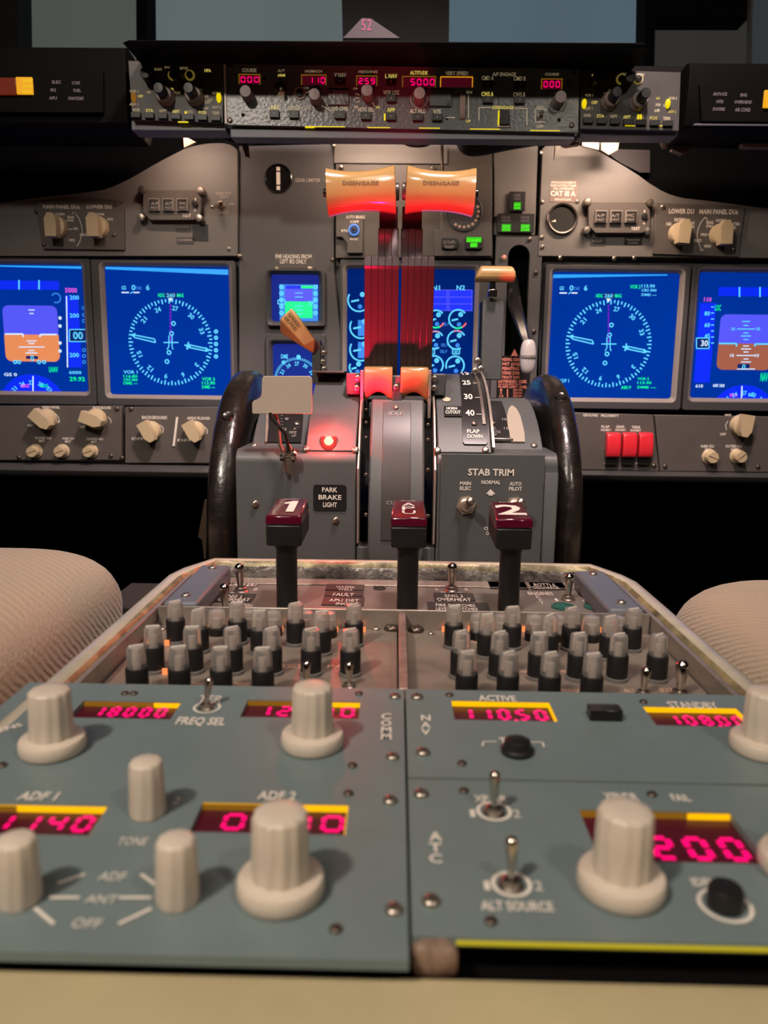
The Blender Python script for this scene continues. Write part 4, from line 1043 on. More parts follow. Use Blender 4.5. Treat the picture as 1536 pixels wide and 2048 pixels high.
# block: upper face quad (lettered), lower side face, depth behind
lo = [(x+0.0, YS+0.012, z-0.001) for x, y, z in v]
b.add(v+lo, [(1, 4, 3, 2), (0, 5, 4, 1), (3, 4, 5), (6, 7, 8, 9), (6, 9, 10, 11), (0, 1, 7, 6), (1, 2, 8, 7), (2, 3, 9, 8), (3, 5, 11, 9), (5, 0, 6, 11)])
sb = wb(b, 'speed_brake_lever', M_TANM, quad, 0.0014, ang=30, label='tan wedge-shaped speed brake handle, tilted left')
b = MB()
for i, t in enumerate(('SPEED', 'BRAKE')):
    cx, cy = 586-i*7+2, 640+i*7
    p = hitY(cx, cy, YS-0.0100); b.text(t, 0, 0, 0.0026, 0, 0.013, 0, True, -48, lambda u, v_, _p=p: (_p.x+u, _p.y, _p.z+v_))
wb(b, 'engraving', M_DARKT, sb, fixn=False)
b = MB(); p0, p1 = WPX(625, 680, YS+0.004), WPX(642, 742, YS+0.004); b.box(p0[0], p1[0], YS, YS+0.010, p1[2]-0.01, p0[2]); b.box(p0[0]+0.003, p1[0]+0.0025, YS+0.001, YS+0.006, p1[2]-0.01, p0[2]-0.004); wb(b, 'lever_stem', M_QUAD2, sb, 0.0005)
for x, y in ((648, 706), (646, 724), (648, 738)): wscrew(sb, hitY(x, y, YS), 0.0026, (R(90), 0, 0))
b = MB(); p0, p1 = WPX(630, 740, 0.635), WPX(692, 734, 0.635); b.box(p0[0], p1[0], 0.615, 0.66, 0.1222, 0.1236); wb(b, 'top_cover_plate', M_QUAD2, quad, 0.0004)
# ---- flap lever
YL = 0.660
b = MB(); p0, p1 = WPX(958, 562, YL), WPX(1031, 534, YL)
zc_, yc_ = (p0[2]+p1[2])/2, YL
b.prism([(yc_-0.008, zc_-0.0045), (yc_-0.0085, zc_+0.002), (yc_-0.004, zc_+0.006), (yc_+0.006, zc_+0.0062), (yc_+0.010, zc_+0.002), (yc_+0.009, zc_-0.006), (yc_-0.004, zc_-0.006)], p0[0], p1[0], 0, 'x')
b.v = [(x-(0.004 if (z < zc_ and x < p0[0]+0.001) else 0)+(-0.003 if (z > zc_+0.005 and x > p1[0]-0.001) else 0), y, z) for x, y, z in b.v]
fl = wb(b, 'flap_lever', M_TANM, quad, 0.0022, seg=3, label='tan bar-shaped flap lever handle on the right')
b = MB(); a0, a1 = WPX(979, 562, YL), WPX(990, 590, YL); b.box(a0[0], a1[0], YL-0.003, YL+0.004, a1[2], a0[2]+0.002); b.box(a0[0]-0.001, a1[0]+0.0012, YL-0.005, YL+0.003, a1[2]-0.0025, a1[2]+0.004); wb(b, 'lever_collar', M_STEEL, fl, 0.0005)
b = MB(); a0, a1 = WPX(966, 598, YL), WPX(1003, 760, YL); b.box(a0[0], a1[0], YL, YL+0.012, 0.118, a0[2]); wb(b, 'lever_stem', M_QUAD, fl, 0.001)
b = MB(); a0 = WPX(964, 600, YL); b.box(a0[0]-0.0014, a0[0], YL-0.0005, YL+0.006, 0.125, a0[2]-0.002); wb(b, 'stem_edge', M_STEEL, fl)
for x, y in ((955, 722), (961, 738), (950, 742)): wscrew(quad, hitY(x, y, 0.645), 0.0030, (R(90), 0, 0))

# ---- STAB TRIM switch plate
xt0, xt1 = hitY(880, 1000, YF).x, hitY(1085, 1000, YF).x; zt0, zt1 = -0.03, hitY(980, 908, YF).z
b = MB(); b.box(xt0, xt1, YF-0.0022, YF, zt0, zt1); sp = wb(b, 'switch_plate', M_QUAD, quad, 0.0004)
b = MB(); Yt = YF-0.0025
wtext(b, 'STAB TRIM', 936, 938, 1028, 951, Yt); wtext(b, 'MAIN', 920, 963, 942, 970, Yt); wtext(b, 'ELEC', 920, 973, 942, 980, Yt)
wtext(b, 'NORMAL', 963, 961, 1001, 968, Yt); wtext(b, 'AUTO', 1019, 964, 1043, 971, Yt); wtext(b, 'PILOT', 1018, 974, 1044, 981, Yt)
wtext(b, 'CUT', 968, 1054, 986, 1060, Yt); wtext(b, 'OUT', 972, 1063, 990, 1070, Yt)
def wp(x, y): p = hitY(x, y, Yt); return (p.x, Yt, p.z)
b.add([wp(981, 978), wp(972, 988), wp(991, 988)], [(0, 1, 2)]); b.add([wp(977, 988), wp(986, 988), wp(986, 991), wp(977, 991)], [(0, 1, 2, 3)])
wb(b, 'lettering', M_WHITE, sp, fixn=False)
for x, y in ((932, 1010), (1030, 1012)):
    c = hitY(x, y, Yt)
    b = MB(); b.prism([(0.0072*math.cos(R(60*i+10)), 0.0072*math.sin(R(60*i+10))) for i in range(6)], -0.0015, 0, 0, 'y'); b.lathe([(0.0052, 0.0015), (0.0050, 0.0026), (0.0040, 0.0032), (0.0040, 0.006), (0.0026, 0.006)], n=24, ax='y')
    b.v = [(x_+c.x, (-y_ if y_ > 0 else y_)+c.y, z_+c.z) for x_, y_, z_ in b.v]
    t = wb(b, 'cutout_switch', mat('pale_nickel', (0.60, 0.52, 0.42), 0.3, metal=0.8), sp, ang=30)
    b = MB(); b.lathe([(0.0020, 0), (0.0020, 0.006), (0.0028, 0.0125), (0.0030, 0.0145), (0.0024, 0.0166), (0.0012, 0.0174), (0.0001, 0.0175)], n=20, cap=False)
    b.xf(Matrix.Translation(c+Vector((0, -0.004, 0))) @ Matrix.Rotation(R(6), 4, 'Z') @ Matrix.Rotation(R(68), 4, 'X'))
    wb(b, 'bat_lever', M_STEELD, t)
# corner post piece right of the switch plate
b = MB(); b.prism([(YF-0.0012, -0.03), (YF-0.0012, 0.052), (YF+0.006, 0.0625), (YF+0.02, 0.0625), (YF+0.02, -0.03)], xt1+0.0006, XB+0.0006, 0, 'x'); wb(b, 'corner_cover', M_QUAD, quad, 0.001)
# ---- trim wheels
def trim_wheel(x0, x1, lab, side):
    RW, yc, zc = 0.128, 0.690, -0.0045
    b = MB(); n = 72; w = x1-x0; hole = 0.088
    prof = [(hole, 0.002), (RW-0.006, 0.0), (RW-0.0015, 0.003), (RW, 0.008), (RW, w-0.008), (RW-0.0015, w-0.003), (RW-0.006, w), (hole, w-0.002), (hole-0.002, w/2)]
    m = len(prof); vs = []
    for i in range(n):
        a = 2*PI*i/n
        for r, h in prof: vs.append((x0+h, yc+r*math.cos(a), zc+r*math.sin(a)))
    fs = [(i*m+j, i*m+(j+1) % m, ((i+1) % n)*m+(j+1) % m, ((i+1) % n)*m+j) for i in range(n) for j in range(m)]
    b.add(vs, fs); wh = wb(b, 'trim_wheel', M_WHEEL, quad, ang=40, label=lab)
    b = MB(); b.lathe([(0.0001, x0+w*0.3), (0.090, x0+w*0.3), (0.090, x0+w*0.7), (0.0001, x0+w*0.7)], (0, yc, zc), 'x', 48, cap=False); wb(b, 'wheel_disc', M_BLACK, wh)
    for _ in (0,):
        p, _a = drum_hit(448 if side == 'L' else 1113, 832 if side == 'L' else 792, RW+0.0002, yc, zc); p = Vector((x0+w*0.5, p.y, p.z))
        b = MB(); b.lathe([(0.0001, 0.0002), (0.0022, 0.0002), (0.0040, 0.0010), (0.0048, 0.0)], n=18, cap=False)
        ang_ = math.atan2(p.z-zc, -(p.y-yc)); b.xf(Matrix.Translation(p) @ Matrix.Rotation(PI/2-ang_, 4, 'X')); wb(b, 'handle_recess', M_WHEEL, wh)
        break
    return wh
trim_wheel(hitY(409, 1000, 0.565).x, hitY(470, 1000, 0.565).x-0.0005, 'left stabiliser trim wheel, black and worn', 'L')
trim_wheel(hitY(1116, 1000, 0.565).x+0.001, hitY(1172, 1000, 0.565).x, 'right stabiliser trim wheel, black and worn', 'R')
b = MB(); b.lathe([(0.010, -0.13), (0.010, 0.13)], (XQ, 0.690, -0.0045), 'x', 16); wb(b, 'wheel_axle', M_MATTE, quad)
# cream bracket left of the left trim wheel
b = MB(); Yb = 0.60
pts = [(409, 1000), (414, 1000), (412, 1118), (408, 1118), (404, 1080), (396, 1074)]
b.prism([(hitY(x, y, Yb).x, hitY(x, y, Yb).z) for x, y in pts], Yb, Yb+0.004, 0, 'y'); wb(b, 'side_bracket', M_SCREWD, quad)
# gear knee panel glimpsed between seat and pedestal
b = MB(); p0, p1 = hitZ(285, 1200, -0.10), hitZ(345, 1120, -0.10)
b.box(p0.x, -0.16, 0.62, 0.70, FZ, -0.075); o = b.build('kick_panel', mat('dim_brown_panel', (0.03, 0.022, 0.018), 0.7)); tag(o, 'dim brown floor-standing kick panel behind the left rear corner of the pedestal', 'panel')

# ================================================================== main instrument panel
YM = 1.02
def prismpx(b, pts, Y, d, mi=0):
    b.prism([(hitY(x, y, Y).x, hitY(x, y, Y).z) for x, y in pts], Y, Y+d, mi, 'y')
c = hitY(770, 960, YM)
mip = empty('main_instrument_panel', (c.x, YM+0.02, FZ), 'wide warm grey main instrument panel behind the throttle quadrant', 'instrument panel')
WP[mip.name] = Vector((c.x, YM+0.02, FZ))
curveL = [(475, 300), (469, 294), (460, 289), (447, 286), (425, 286), (406, 288), (386, 292), (366, 298), (330, 317), (305, 331), (281, 345), (258, 358), (237, 368), (218, 376), (203, 380), (150, 387), (71, 395), (0, 405), (-500, 480)]
b = MB(); prismpx(b, curveL[::-1]+[(475, 512), (-500, 512)][0:1]+[(-500, 512)], YM, 0.012); 
wb(b, 'left_upper_plate', M_MIP, mip, 0.0006)
curveR = [(1085, 296), (1092, 292), (1150, 290), (1178, 293), (1200, 304), (1221, 316), (1250, 333), (1277, 350), (1300, 367), (1323, 381), (1340, 389), (1365, 396), (1420, 402), (1536, 417), (2000, 480), (2000, 520), (1076, 512)]
b = MB(); prismpx(b, curveR, YM, 0.012); wb(b, 'right_upper_plate', M_MIP, mip, 0.0006)
b = MB(); prismpx(b, [(478, 292), (660, 288), (668, 300), (668, 540), (690, 760), (690, 960), (478, 960)], YM+0.006, 0.006); wb(b, 'standby_plate', M_MIP3, mip, 0.0006)
b = MB(); prismpx(b, [(671, 286), (986, 290), (986, 516), (671, 516)], YM+0.004, 0.01); wb(b, 'centre_upper_plate', M_MIP2, mip, 0.0006)
b = MB(); prismpx(b, [(668, 250), (895, 252), (895, 328), (668, 326)], YM+0.001, 0.003); wb(b, 'centre_top_plate', M_MIP, mip, 0.0006)
b = MB(); prismpx(b, [(988, 292), (1076, 292), (1070, 470), (988, 470)], YM+0.002, 0.01); wb(b, 'gear_light_plate', M_MIP, mip, 0.0006)
# gear slot plate with its long slot
xg0, xg1 = hitY(988, 600, YM).x, hitY(1080, 600, YM).x; zg0, zg1 = hitY(1030, 960, YM).z, hitY(1030, 471, YM).z
sx0, sx1 = hitY(1016, 520, YM).x, hitY(1060, 520, YM).x; sz1, sz0 = hitY(1037, 512, YM).z, hitY(1037, 712, YM).z
b = MB(); r = (sx1-sx0)/2
k = MB(); plate(k, xg0, xg1, zg0, zg1, [(sx0, sx1, sz0, sz1+r)], -0.008, 0.0)
b.add([(x, YM+0.001-z, y) for x, y, z in k.v], k.f)
for s in (-1, 1):   # rounded top corners of the slot
    cx = (sx0+sx1)/2; pts = [(cx+s*r, sz1+r)]+[(cx+s*r*math.cos(R(a)), sz1+r*math.sin(R(a))) for a in range(0, 91, 10)]
    b.prism(pts, YM+0.001, YM+0.008, 0, 'y')
wb(b, 'gear_slot_plate', M_MIP3, mip)
b = MB(); b.box(sx0-0.003, sx1+0.003, YM+0.03, YM+0.034, sz0-0.01, sz1+0.03); wb(b, 'slot_back', M_VOID, mip)
# backing board
b = MB(); a0, a1 = hitY(-420, 500, YM), hitY(1960, 500, YM); b.box(a0.x, a1.x, YM+0.036, YM+0.05, hitY(770, 960, YM).z, hitY(770, 420, YM).z); b.box(a0.x+0.05, a1.x-0.05, YM+0.05, YM+0.34, hitY(770, 950, YM).z, hitY(770, 560, YM).z)
wb(b, 'backing_board', M_MATTE, mip)
# surround behind the display units
b = MB(); k = MB()
def sur(x0, x1, name):
    b = MB(); prismpx(b, [(x0, 512), (x1, 512), (x1, 828), (x0, 822)], YM+0.014, 0.006); wb(b, name, M_BEZEL, mip)
sur(-500, 478, 'left_surround'); sur(1078, 2000, 'right_surround')
b = MB(); prismpx(b, [(668, 516), (988, 516), (988, 800), (668, 800)], YM+0.0165, 0.01); wb(b, 'centre_surround', M_MIP3, mip)
# lower lip
for x0, x1, y0, y1 in ((-500, 640, 928, 954), (960, 2000, 946, 968)):
    b = MB(); z1, z0 = hitY((x0+x1)/2, y0, 0.99).z, hitY((x0+x1)/2, y1, 0.99).z; a0, a1 = hitY(x0, 940, 0.99).x, hitY(x1, 940, 0.99).x
    zm = z1; b.prism([(0.992, z0), (0.985, z0+0.004), (0.982, z0+0.010), (0.985, z1-0.003), (0.991, z1), (1.06, z1), (1.06, z0)], a0, a1, 0, 'x'); wb(b, 'lower_lip', mat('dark_lip_paint', (0.055, 0.052, 0.052), 0.35), mip, ang=60)
# support legs of the panel (hidden in the dark foot well)
b = MB(); zb_ = hitY(770, 950, YM).z
for x in (-0.70, 0.70): b.box(x-0.02, x+0.02, 1.10, 1.16, FZ, zb_+0.02)
wb(b, 'support', M_VOID, mip)
# small screws and printing on the big plates
for x, y in ((479, 512), (668, 290), (683, 333), (665, 520), (1082, 305), (1085, 404), (1155, 403), (1084, 475), (1085, 494), (1060, 478), (866, 336), (1228, 517), (1072, 545), (1068, 663), (458, 498), (1120, 516), (1268, 516)):
    wscrew(mip, hitY(x, y, YM), 0.0028, (R(90), 0, 0.3), (x+y) % 3 == 0)
def board_text(items, Y, m, name='lettering', bold=True):
    b = MB()
    for t, bx in items: wtext(b, t, *bx, Y-0.0004, bold)
    return wb(b, name, m, mip, fixn=False)
def decal(x0, y0, x1, y1, Y, m, name='placard'):
    b = MB(); p0, p1 = hitY(x0, y1, Y), hitY(x1, y0, Y); b.box(p0.x, p1.x, Y-0.0006, Y, p0.z, p1.z); return wb(b, name, m, mip)
decal(549, 505, 632, 536, YM+0.006, M_MIP2)
board_text([('RMI HEADING FROM', (551, 509, 623, 517)), ('LEFT IRS ONLY', (560, 519, 613, 527))], YM+0.005, M_WHITE)
for x in (553, 620): wscrew(mip, hitY(x, 538, YM+0.006), 0.0036, (R(90), 0, 0))
decal(1099, 360, 1156, 404, YM, mat('pinkish_placard', (0.19, 0.135, 0.115), 0.5))
board_text([('APPROACH REQUIREMENTS', (1102, 363, 1152, 367)), ('RADIO AUTOPILOT FLARE', (1101, 369, 1152, 373)), ('FULL HYDRAULIC', (1107, 375, 1148, 379)), ('CAT III A', (1101, 382, 1151, 392)), ('WITH AUTOLAND', (1109, 397, 1142, 401))], YM-0.0006, M_WHITE)
board_text([('GEAR LIMITER', (590, 357, 641, 364))], YM+0.006, M_DULLW)
b = MB(); p = hitY(557, 357, YM+0.006); b.lathe([(0.0175, 0), (0.0175, 0.0015), (0.0160, 0.0022), (0.0155, 0.0006), (0.0001, 0.0004)], n=36, cap=False); b.xf(Matrix.Translation(p) @ Matrix.Rotation(R(90), 4, 'X'))
g = wb(b, 'round_standby_gauge', M_BLACKG, mip, label='round black instrument with a white vertical bar')
b = MB(); wscale = 0.0019
for y0, y1 in ((334, 341), (344, 369), (372, 380)):
    a, c = hitY(553, y1, YM-0.0005), hitY(560, y0, YM-0.0005); b.box(a.x, c.x, YM-0.0006, YM, a.z, c.z)
wb(b, 'white_bar', M_WHITE, g)
# red gear/flap speed placard
decal(992, 712, 1062, 806, YM+0.001, M_MATTE)
rt = [('LANDING GEAR', (997, 716, 1042, 722)), ('LIMIT (IAS)', (998, 725, 1040, 731)), ('OPERATING', (998, 734, 1038, 740)), ('EXTEND 270K', (997, 743, 1040, 749)), ('RETRACT 235K', (997, 752, 1040, 757)), ('EXTENDED 320K', (997, 760, 1054, 766)),
      ('FLAPS LIMIT (IAS)', (997, 771, 1053, 776)), ('1', (1000, 778, 1004, 782)), ('250K', (1026, 778, 1046, 782)), ('5', (1000, 784, 1004, 788)), ('250K', (1026, 784, 1046, 788)), ('15', (999, 790, 1007, 794)), ('200K', (1026, 790, 1046, 794)), ('230K ALT FLAP', (1008, 796, 1052, 800)), ('EXTEND', (1024, 802, 1048, 806))]
o_ = board_text(rt, YM-0.0004, M_REDTXT)
b = MB(); prismpx(b, [(997, 768), (1042, 768), (1042, 769), (997, 769)], YM-0.001, 0.0003); prismpx(b, [(1014, 778), (1016, 778), (1016, 794), (1014, 794)], YM-0.001, 0.0003); prismpx(b, [(1029, 698), (1022, 712), (1036, 712)], YM-0.001, 0.0003); wb(b, 'placard_rule', M_REDTXT, mip)

# ---------------------------------------------------------------- display units
def display_unit(name, label, ob, ib, Yf, draw, top_glare=None, cat='display', scr=M_SCR, group=None, bez=M_BEZEL, lip=M_BEZEL2, rad=0.004):
    """ob / ib: outer and inner pixel boxes"""
    P = Pl(name, label, cat, 'wall', Yf, (ob[0]+ob[2])/2, ob[3], group)
    u0, u1, v0, v1 = P.rect(*ob); a0, a1, c0, c1 = P.rect(*ib, -0.006)
    def L(x0, x1, y0, y1, r, z): return [(x, y, z) for x, y in rrect(x0, x1, y0, y1, r, 5)]
    b = MB(); e = 0.005
    loops = [L(u0, u1, v0, v1, 0.003, -0.012), L(u0, u1, v0, v1, 0.003, -0.0006), L(u0+0.0006, u1-0.0006, v0+0.0006, v1-0.0006, 0.003, 0.0),
             L(a0-e, a1+e, c0-e, c1+e, rad+0.003, 0.0), L(a0-e+0.0015, a1+e-0.0015, c0-e+0.0015, c1+e-0.0015, rad+0.002, -0.0008), L(a0, a1, c0, c1, rad, -0.006), L(a0, a1, c0, c1, rad, -0.0075)]
    ringloft(b, loops, mis=[0, 0, 0, 1, 1, 0]); b.build('bezel', [bez, lip], P.e, ang=25)
    b = MB(); b.poly(rrect(a0-0.001, a1+0.001, c0-0.001, c1+0.001, rad), -0.007); sc = b.build('screen', scr, P.e, fixn=False)
    mb = MB(); draw(P, mb, (a0, a1, c0, c1))
    mb.build('symbology', SYM, sc, fixn=False)
    return P
SYM = [M_S_CY, M_S_CYD, M_S_GR, M_S_MG, M_S_PK, M_S_WH, M_S_BL, M_S_SKY, M_S_GND, M_S_DK, M_S_TOP, M_S_RED, M_S_GND2]
CY, CYD, GR, MG, PK, WH, BL, SKY, GND, DK, TOP, RED, GND2 = range(13)
H1, H2, H3, H4 = -0.0068, -0.0066, -0.0064, -0.0062
class Dr:
    def __init__(s, P, mb): s.P, s.mb = P, mb
    def ln(s, pts, w, mi, h=H3): s.mb.stroke([s.P.q(x, y, h) for x, y in pts], w*s.P.k(*pts[0]), h, mi)
    def pg(s, pts, mi, h=H1): s.mb.poly([s.P.q(x, y, h) for x, y in pts], h, mi)
    def bx(s, x0, y0, x1, y1, mi, h=H1): u0, u1, v0, v1 = s.P.rect(x0, y0, x1, y1, h); s.mb.rect(u0, u1, v0, v1, h, mi)
    def tx(s, t, x0, y0, x1, y1, mi, h=H3, bold=True): tb(s.P, s.mb, t, x0, y0, x1, y1, h, mi, bold)
    def arc(s, x, y, r, w, a0, a1, mi, h=H3, n=28):
        u, v = s.P.q(x, y, h); k = s.P.k(x, y, h); s.mb.arc(u, v, r*k, w*k, h, a0, a1, n, mi)
    def pol(s, x, y, r, a, h=H3):   # clock angle from the top
        u, v = s.P.q(x, y, h); k = s.P.k(x, y, h); return (u+r*k*math.sin(R(a)), v+r*k*math.cos(R(a)))
def nd(cx, cy, RR, left):
    def f(P, mb, box):
        d = Dr(P, mb); k = P.k(cx, cy, H3)
        for i in range(72):
            a = i*5; l = 9 if i % 2 == 0 else 6
            mb.stroke([d.pol(cx, cy, RR, a), d.pol(cx, cy, RR-l, a)], 2.6*k, H3, CY)
        for j, t in enumerate(('27', '30', '33', '0', '3', '6', '9', '12', '15', '18', '21', '24')):
            a = 10+30*j
            if t in ('0', '18'): continue
            u, v = d.pol(cx, cy, RR-17, a); mb.text(t, u, v, 8.5*k, H3, (12 if len(t) == 2 else 6)*k, CY, True, -a)
        for i in range(11):
            y0 = cy-RR+8+i*7; d.ln([(cx, y0), (cx, y0+4.5)], 3, MG)
        d.ln([(cx-14, cy), (cx+16, cy)], 2.2, CY)
        d.ln([(cx-3.2, cy-14), (cx-3.2, cy+8), (cx-7, cy+14)], 2, CY); d.ln([(cx+3.2, cy-14), (cx+3.2, cy+8), (cx+5, cy+14)], 2, CY)
        for a, b_ in ((6, -38), (2, -18), (-3, 20), (-7, 38)): d.arc(cx+a, cy+b_, 3.6, 2.4, 0, 360, CY, n=12)
        # bearing pointers
        d.ln([(cx-72, cy-15), (cx-32, cy-7), (cx-30, cy+2-6+4), (cx-72, cy-10)], 2.4, CY); d.pg([(cx-80, cy-16), (cx-70, cy-19), (cx-72, cy-9)], CY, H2)
        d.ln([(cx+34, cy+4), (cx+72, cy+12), (cx+72, cy+17), (cx+32, cy+9)], 2.4, CY); d.pg([(cx+80, cy+16), (cx+70, cy+9), (cx+70, cy+19)], CY, H2)
        d.ln([(cx+36, cy-1), (cx+33, cy+14)], 3, CY); d.ln([(cx+28, cy+5), (cx+40, cy+8)], 3, CY)
        d.pg([(cx-5, cy-RR-5), (cx+5, cy-RR-5), (cx, cy-RR+3)], WH, H4)
        d.bx(cx-10, cy-RR-16, cx+12, cy-RR-5, DK, H2); d.tx('260', cx-8, cy-RR-14, cx+9, cy-RR-7, CY)
        d.tx('HDG', cx-25, cy-RR-14, cx-12, cy-RR-7, GR); d.tx('MAG', cx+13, cy-RR-14, cx+26, cy-RR-7, GR)
        ox = cx-98
        d.tx('GS', ox, cy-RR-29, ox+9, cy-RR-22, CY); d.tx('0', ox+20, cy-RR-31, ox+28, cy-RR-21, CY); d.tx('TAS', ox+28, cy-RR-28, ox+40, cy-RR-22, CYD); d.tx('6', ox+49, cy-RR-31, ox+56, cy-RR-21, CY)
        d.ln([(ox, cy-RR-16), (ox+15, cy-RR-16)], 2.5, WH); d.ln([(ox+18, cy-RR-14), (ox+23, cy-RR-18)], 2, CY); d.ln([(ox+24, cy-RR-16), (ox+36, cy-RR-16)], 2.5, WH)
        x0, x1, y0 = box[0], box[1], box[3]
        # bright glare along the top of the glass, painted as a glowing band
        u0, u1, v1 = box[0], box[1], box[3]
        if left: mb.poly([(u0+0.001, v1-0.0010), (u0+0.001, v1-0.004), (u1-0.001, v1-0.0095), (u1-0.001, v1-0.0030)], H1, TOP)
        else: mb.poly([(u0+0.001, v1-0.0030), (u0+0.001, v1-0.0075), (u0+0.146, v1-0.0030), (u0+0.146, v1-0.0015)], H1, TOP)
        if left:
            for i in range(5): d.arc(432, 663+i*12.5, 2.8, 3, 0, 360, CY, n=10)
            d.tx('VOR 1', 247, 741, 275, 747, CY)
            for i, t in enumerate(('116.80', 'CRS 000', 'DME ---')): d.tx(t, 247, 750+i*7, 275, 755+i*7, GR)
            for i, t in enumerate(('VOR 2', '113.90', 'DME ---')): d.tx(t, 404, 755+i*8, 430, 761+i*8, GR)
        else:
            d.tx('VOR 2', 1260, 570, 1281, 577, GR); d.tx('113.90', 1283, 569, 1310, 575, CY); d.tx('CRS 000', 1283, 578, 1313, 583, CY); d.tx('DME ---', 1283, 587, 1313, 592, CY)
            d.tx('ADF 1', 1118, 758, 1138, 765, CY); d.tx('VOR 2', 1275, 755, 1298, 760, GR); d.tx('113.90', 1275, 763, 1303, 768, GR); d.tx('DME ---', 1275, 772, 1312, 777, GR); d.tx('ABS P', 1242, 772, 1262, 778, GR)
    return f
def pfd(ox, oy, left):
    def f(P, mb, box):
        d = Dr(P, mb)
        if left:
            d.bx(-60, 561, 118, 579, BL)
            for x in (38, 78): d.ln([(x, 560), (x, 579)], 3, CY)
            d.tx('5000', 130, 576, 154, 585, PK)
            x0, x1, y0, y1, ym = 8, 117, 611, 723, 669
            u0, u1, v0, v1 = P.rect(x0, y0, x1, y1, H1); vm = P.q(60, ym, H1)[1]
            r = 0.008
            pts = rrect(u0, u1, v0, v1, r, 6)
            mb.poly([(x, max(y, vm)) for x, y in pts], H1, SKY); mb.poly([(x, min(y, vm)) for x, y in pts], H1, GND)
            d.ln([(10, 668), (46, 668), (46, 674)], 3, WH); d.ln([(114, 669), (80, 669), (80, 674)], 3, WH)
            for i, (y, w_) in enumerate(((682, 10), (687, 6), (694, 26), (701, 6), (706, 12), (627, 4), (620, 6))): d.ln([(63-w_, y), (63+w_, y)], 2, WH)
            d.bx(52, 712, 76, 718, DK, H2); d.tx('0', 61, 711, 68, 722, CY)
            d.bx(134, 591, 160, 735, BL); d.ln([(133, 592), (135, 735)], 2.5, WH)
            for y in (594, 630, 709): d.tx('200', 139, y-3, 158, y+5, CY)
            d.bx(138, 658, 172, 683, DK, H2); d.ln([(139, 659), (172, 659), (172, 683), (139, 683), (139, 659)], 2, CY); d.tx('00', 146, 664, 166, 678, CY)
            d.tx('6000', 138, 742, 163, 748, CY); d.tx('29.92', 139, 754, 170, 762, GR); d.tx('LNAV', 98, 734, 116, 744, GR)
            for y in (636, 652, 686, 702): d.arc(120, y, 2, 3, 0, 360, WH, n=8)
            for y in (616, 630, 642, 700, 712, 724): d.arc(168, y, 3, 2, 0, 360, CYD, n=10)
            d.arc(112, 596, 9, 2.5, -120, 150, CYD)
            u, v = P.q(66, 812, H1); k = P.k(66, 790, H1)
            mb.poly([(u+66*k*math.cos(R(a)), v+62*k*math.sin(R(a))) for a in range(28, 153, 4)], H1, BL)
            for j, t in enumerate(('21', '24', '27', '30', '33')):
                a = -44+22*j; q = (u+50*k*math.sin(R(a)), v+46*k*math.cos(R(a))); mb.text(t, q[0], q[1], 8*k, H3, 10*k, CY, True, -a)
            d.ln([(66, 752), (66, 784)], 2.5, WH); d.tx('MAG', 42, 768, 58, 775, PK); d.tx('HDG', 80, 768, 96, 775, GR); d.tx('GS 0', 8, 746, 34, 752, WH)
            for i in (40, 48, 88, 98): d.arc(i-10, 724, 3, 2.5, 0, 360, CY, n=8)
            mb.poly([(box[0]+0.001, box[3]-0.001), (box[0]+0.001, box[3]-0.002), (box[1]-0.001, box[3]-0.0045), (box[1]-0.001, box[3]-0.0015)], H1, TOP)  # glare across the top of the screen, painted in
        else:
            d.bx(1437, 575, 1640, 593, BL)
            for x in (1479, 1520): d.ln([(x, 574), (x, 594)], 3, CY)
            d.tx('110', 1408, 595, 1423, 603, PK)
            d.bx(1394, 606, 1426, 765, BL)
            for t, y in (('80', 627), ('60', 650), ('45', 672)): d.tx(t, 1409, y-4, 1420, y+4, CY)
            for y in range(614, 690, 12): d.ln([(1422, y), (1428, y)], 2, CY)
            d.bx(1393, 676, 1418, 697, DK, H2); d.ln([(1393, 676), (1418, 676), (1418, 697), (1393, 697), (1393, 676)], 2, CY, H4); d.tx('30', 1402, 681, 1416, 692, WH, H4)
            x0, x1, y0, y1, ym = 1437, 1546, 629, 740, 687
            u0, u1, v0, v1 = P.rect(x0, y0, x1, y1, H1); vm = P.q(1490, ym, H1)[1]; pts = rrect(u0, u1, v0, v1, 0.008, 6)
            mb.poly([(x, max(y, vm)) for x, y in pts], H1, SKY); mb.poly([(x, min(y, vm)) for x, y in pts], H1, GND2)
            d.ln([(1438, 687), (1473, 687), (1473, 693)], 3, CY); d.ln([(1545, 688), (1510, 688), (1510, 693)], 3, CY)
            for y, w_ in ((643, 8), (651, 5), (658, 18), (666, 5), (672, 10), (679, 5), (692, 6), (698, 10), (704, 5), (711, 19), (718, 5), (724, 10), (738, 18)): d.ln([(1492-w_, y), (1492+w_, y)], 2, CY if y < 687 else WH)
            for x in (1464, 1514): d.tx('10', x-1, 655, x+6, 661, CY); d.tx('10', x-4, 708, x+4, 714, WH)
            d.bx(1475, 728, 1499, 739, DK, H2); d.tx('0', 1484, 729, 1491, 738, CY)
            d.tx('610', 1391, 769, 1406, 775, WH); d.tx('600 260', 1426, 768, 1449, 774, WH); d.tx('NAV', 1521, 746, 1536, 762, GR)
            d.tx('LOC', 1430, 610, 1442, 621, GR)
            u, v = P.q(1484, 832, H1); k = P.k(1490, 790, H1)
            mb.poly([(u+66*k*math.cos(R(a)), v+62*k*math.sin(R(a))) for a in range(33, 148, 4)], H1, BL)
            for j, t in enumerate(('21', '24', '27', '30', '33')):
                a = -44+22*j; q = (u+50*k*math.sin(R(a)), v+46*k*math.cos(R(a))); mb.text(t, q[0], q[1], 8*k, H3, 10*k, CY, True, -a)
            d.ln([(1484, 772), (1483, 796)], 2.5, WH); d.tx('260 H', 1459, 787, 1474, 793, PK); d.tx('MAG', 1497, 786, 1508, 793, CY)
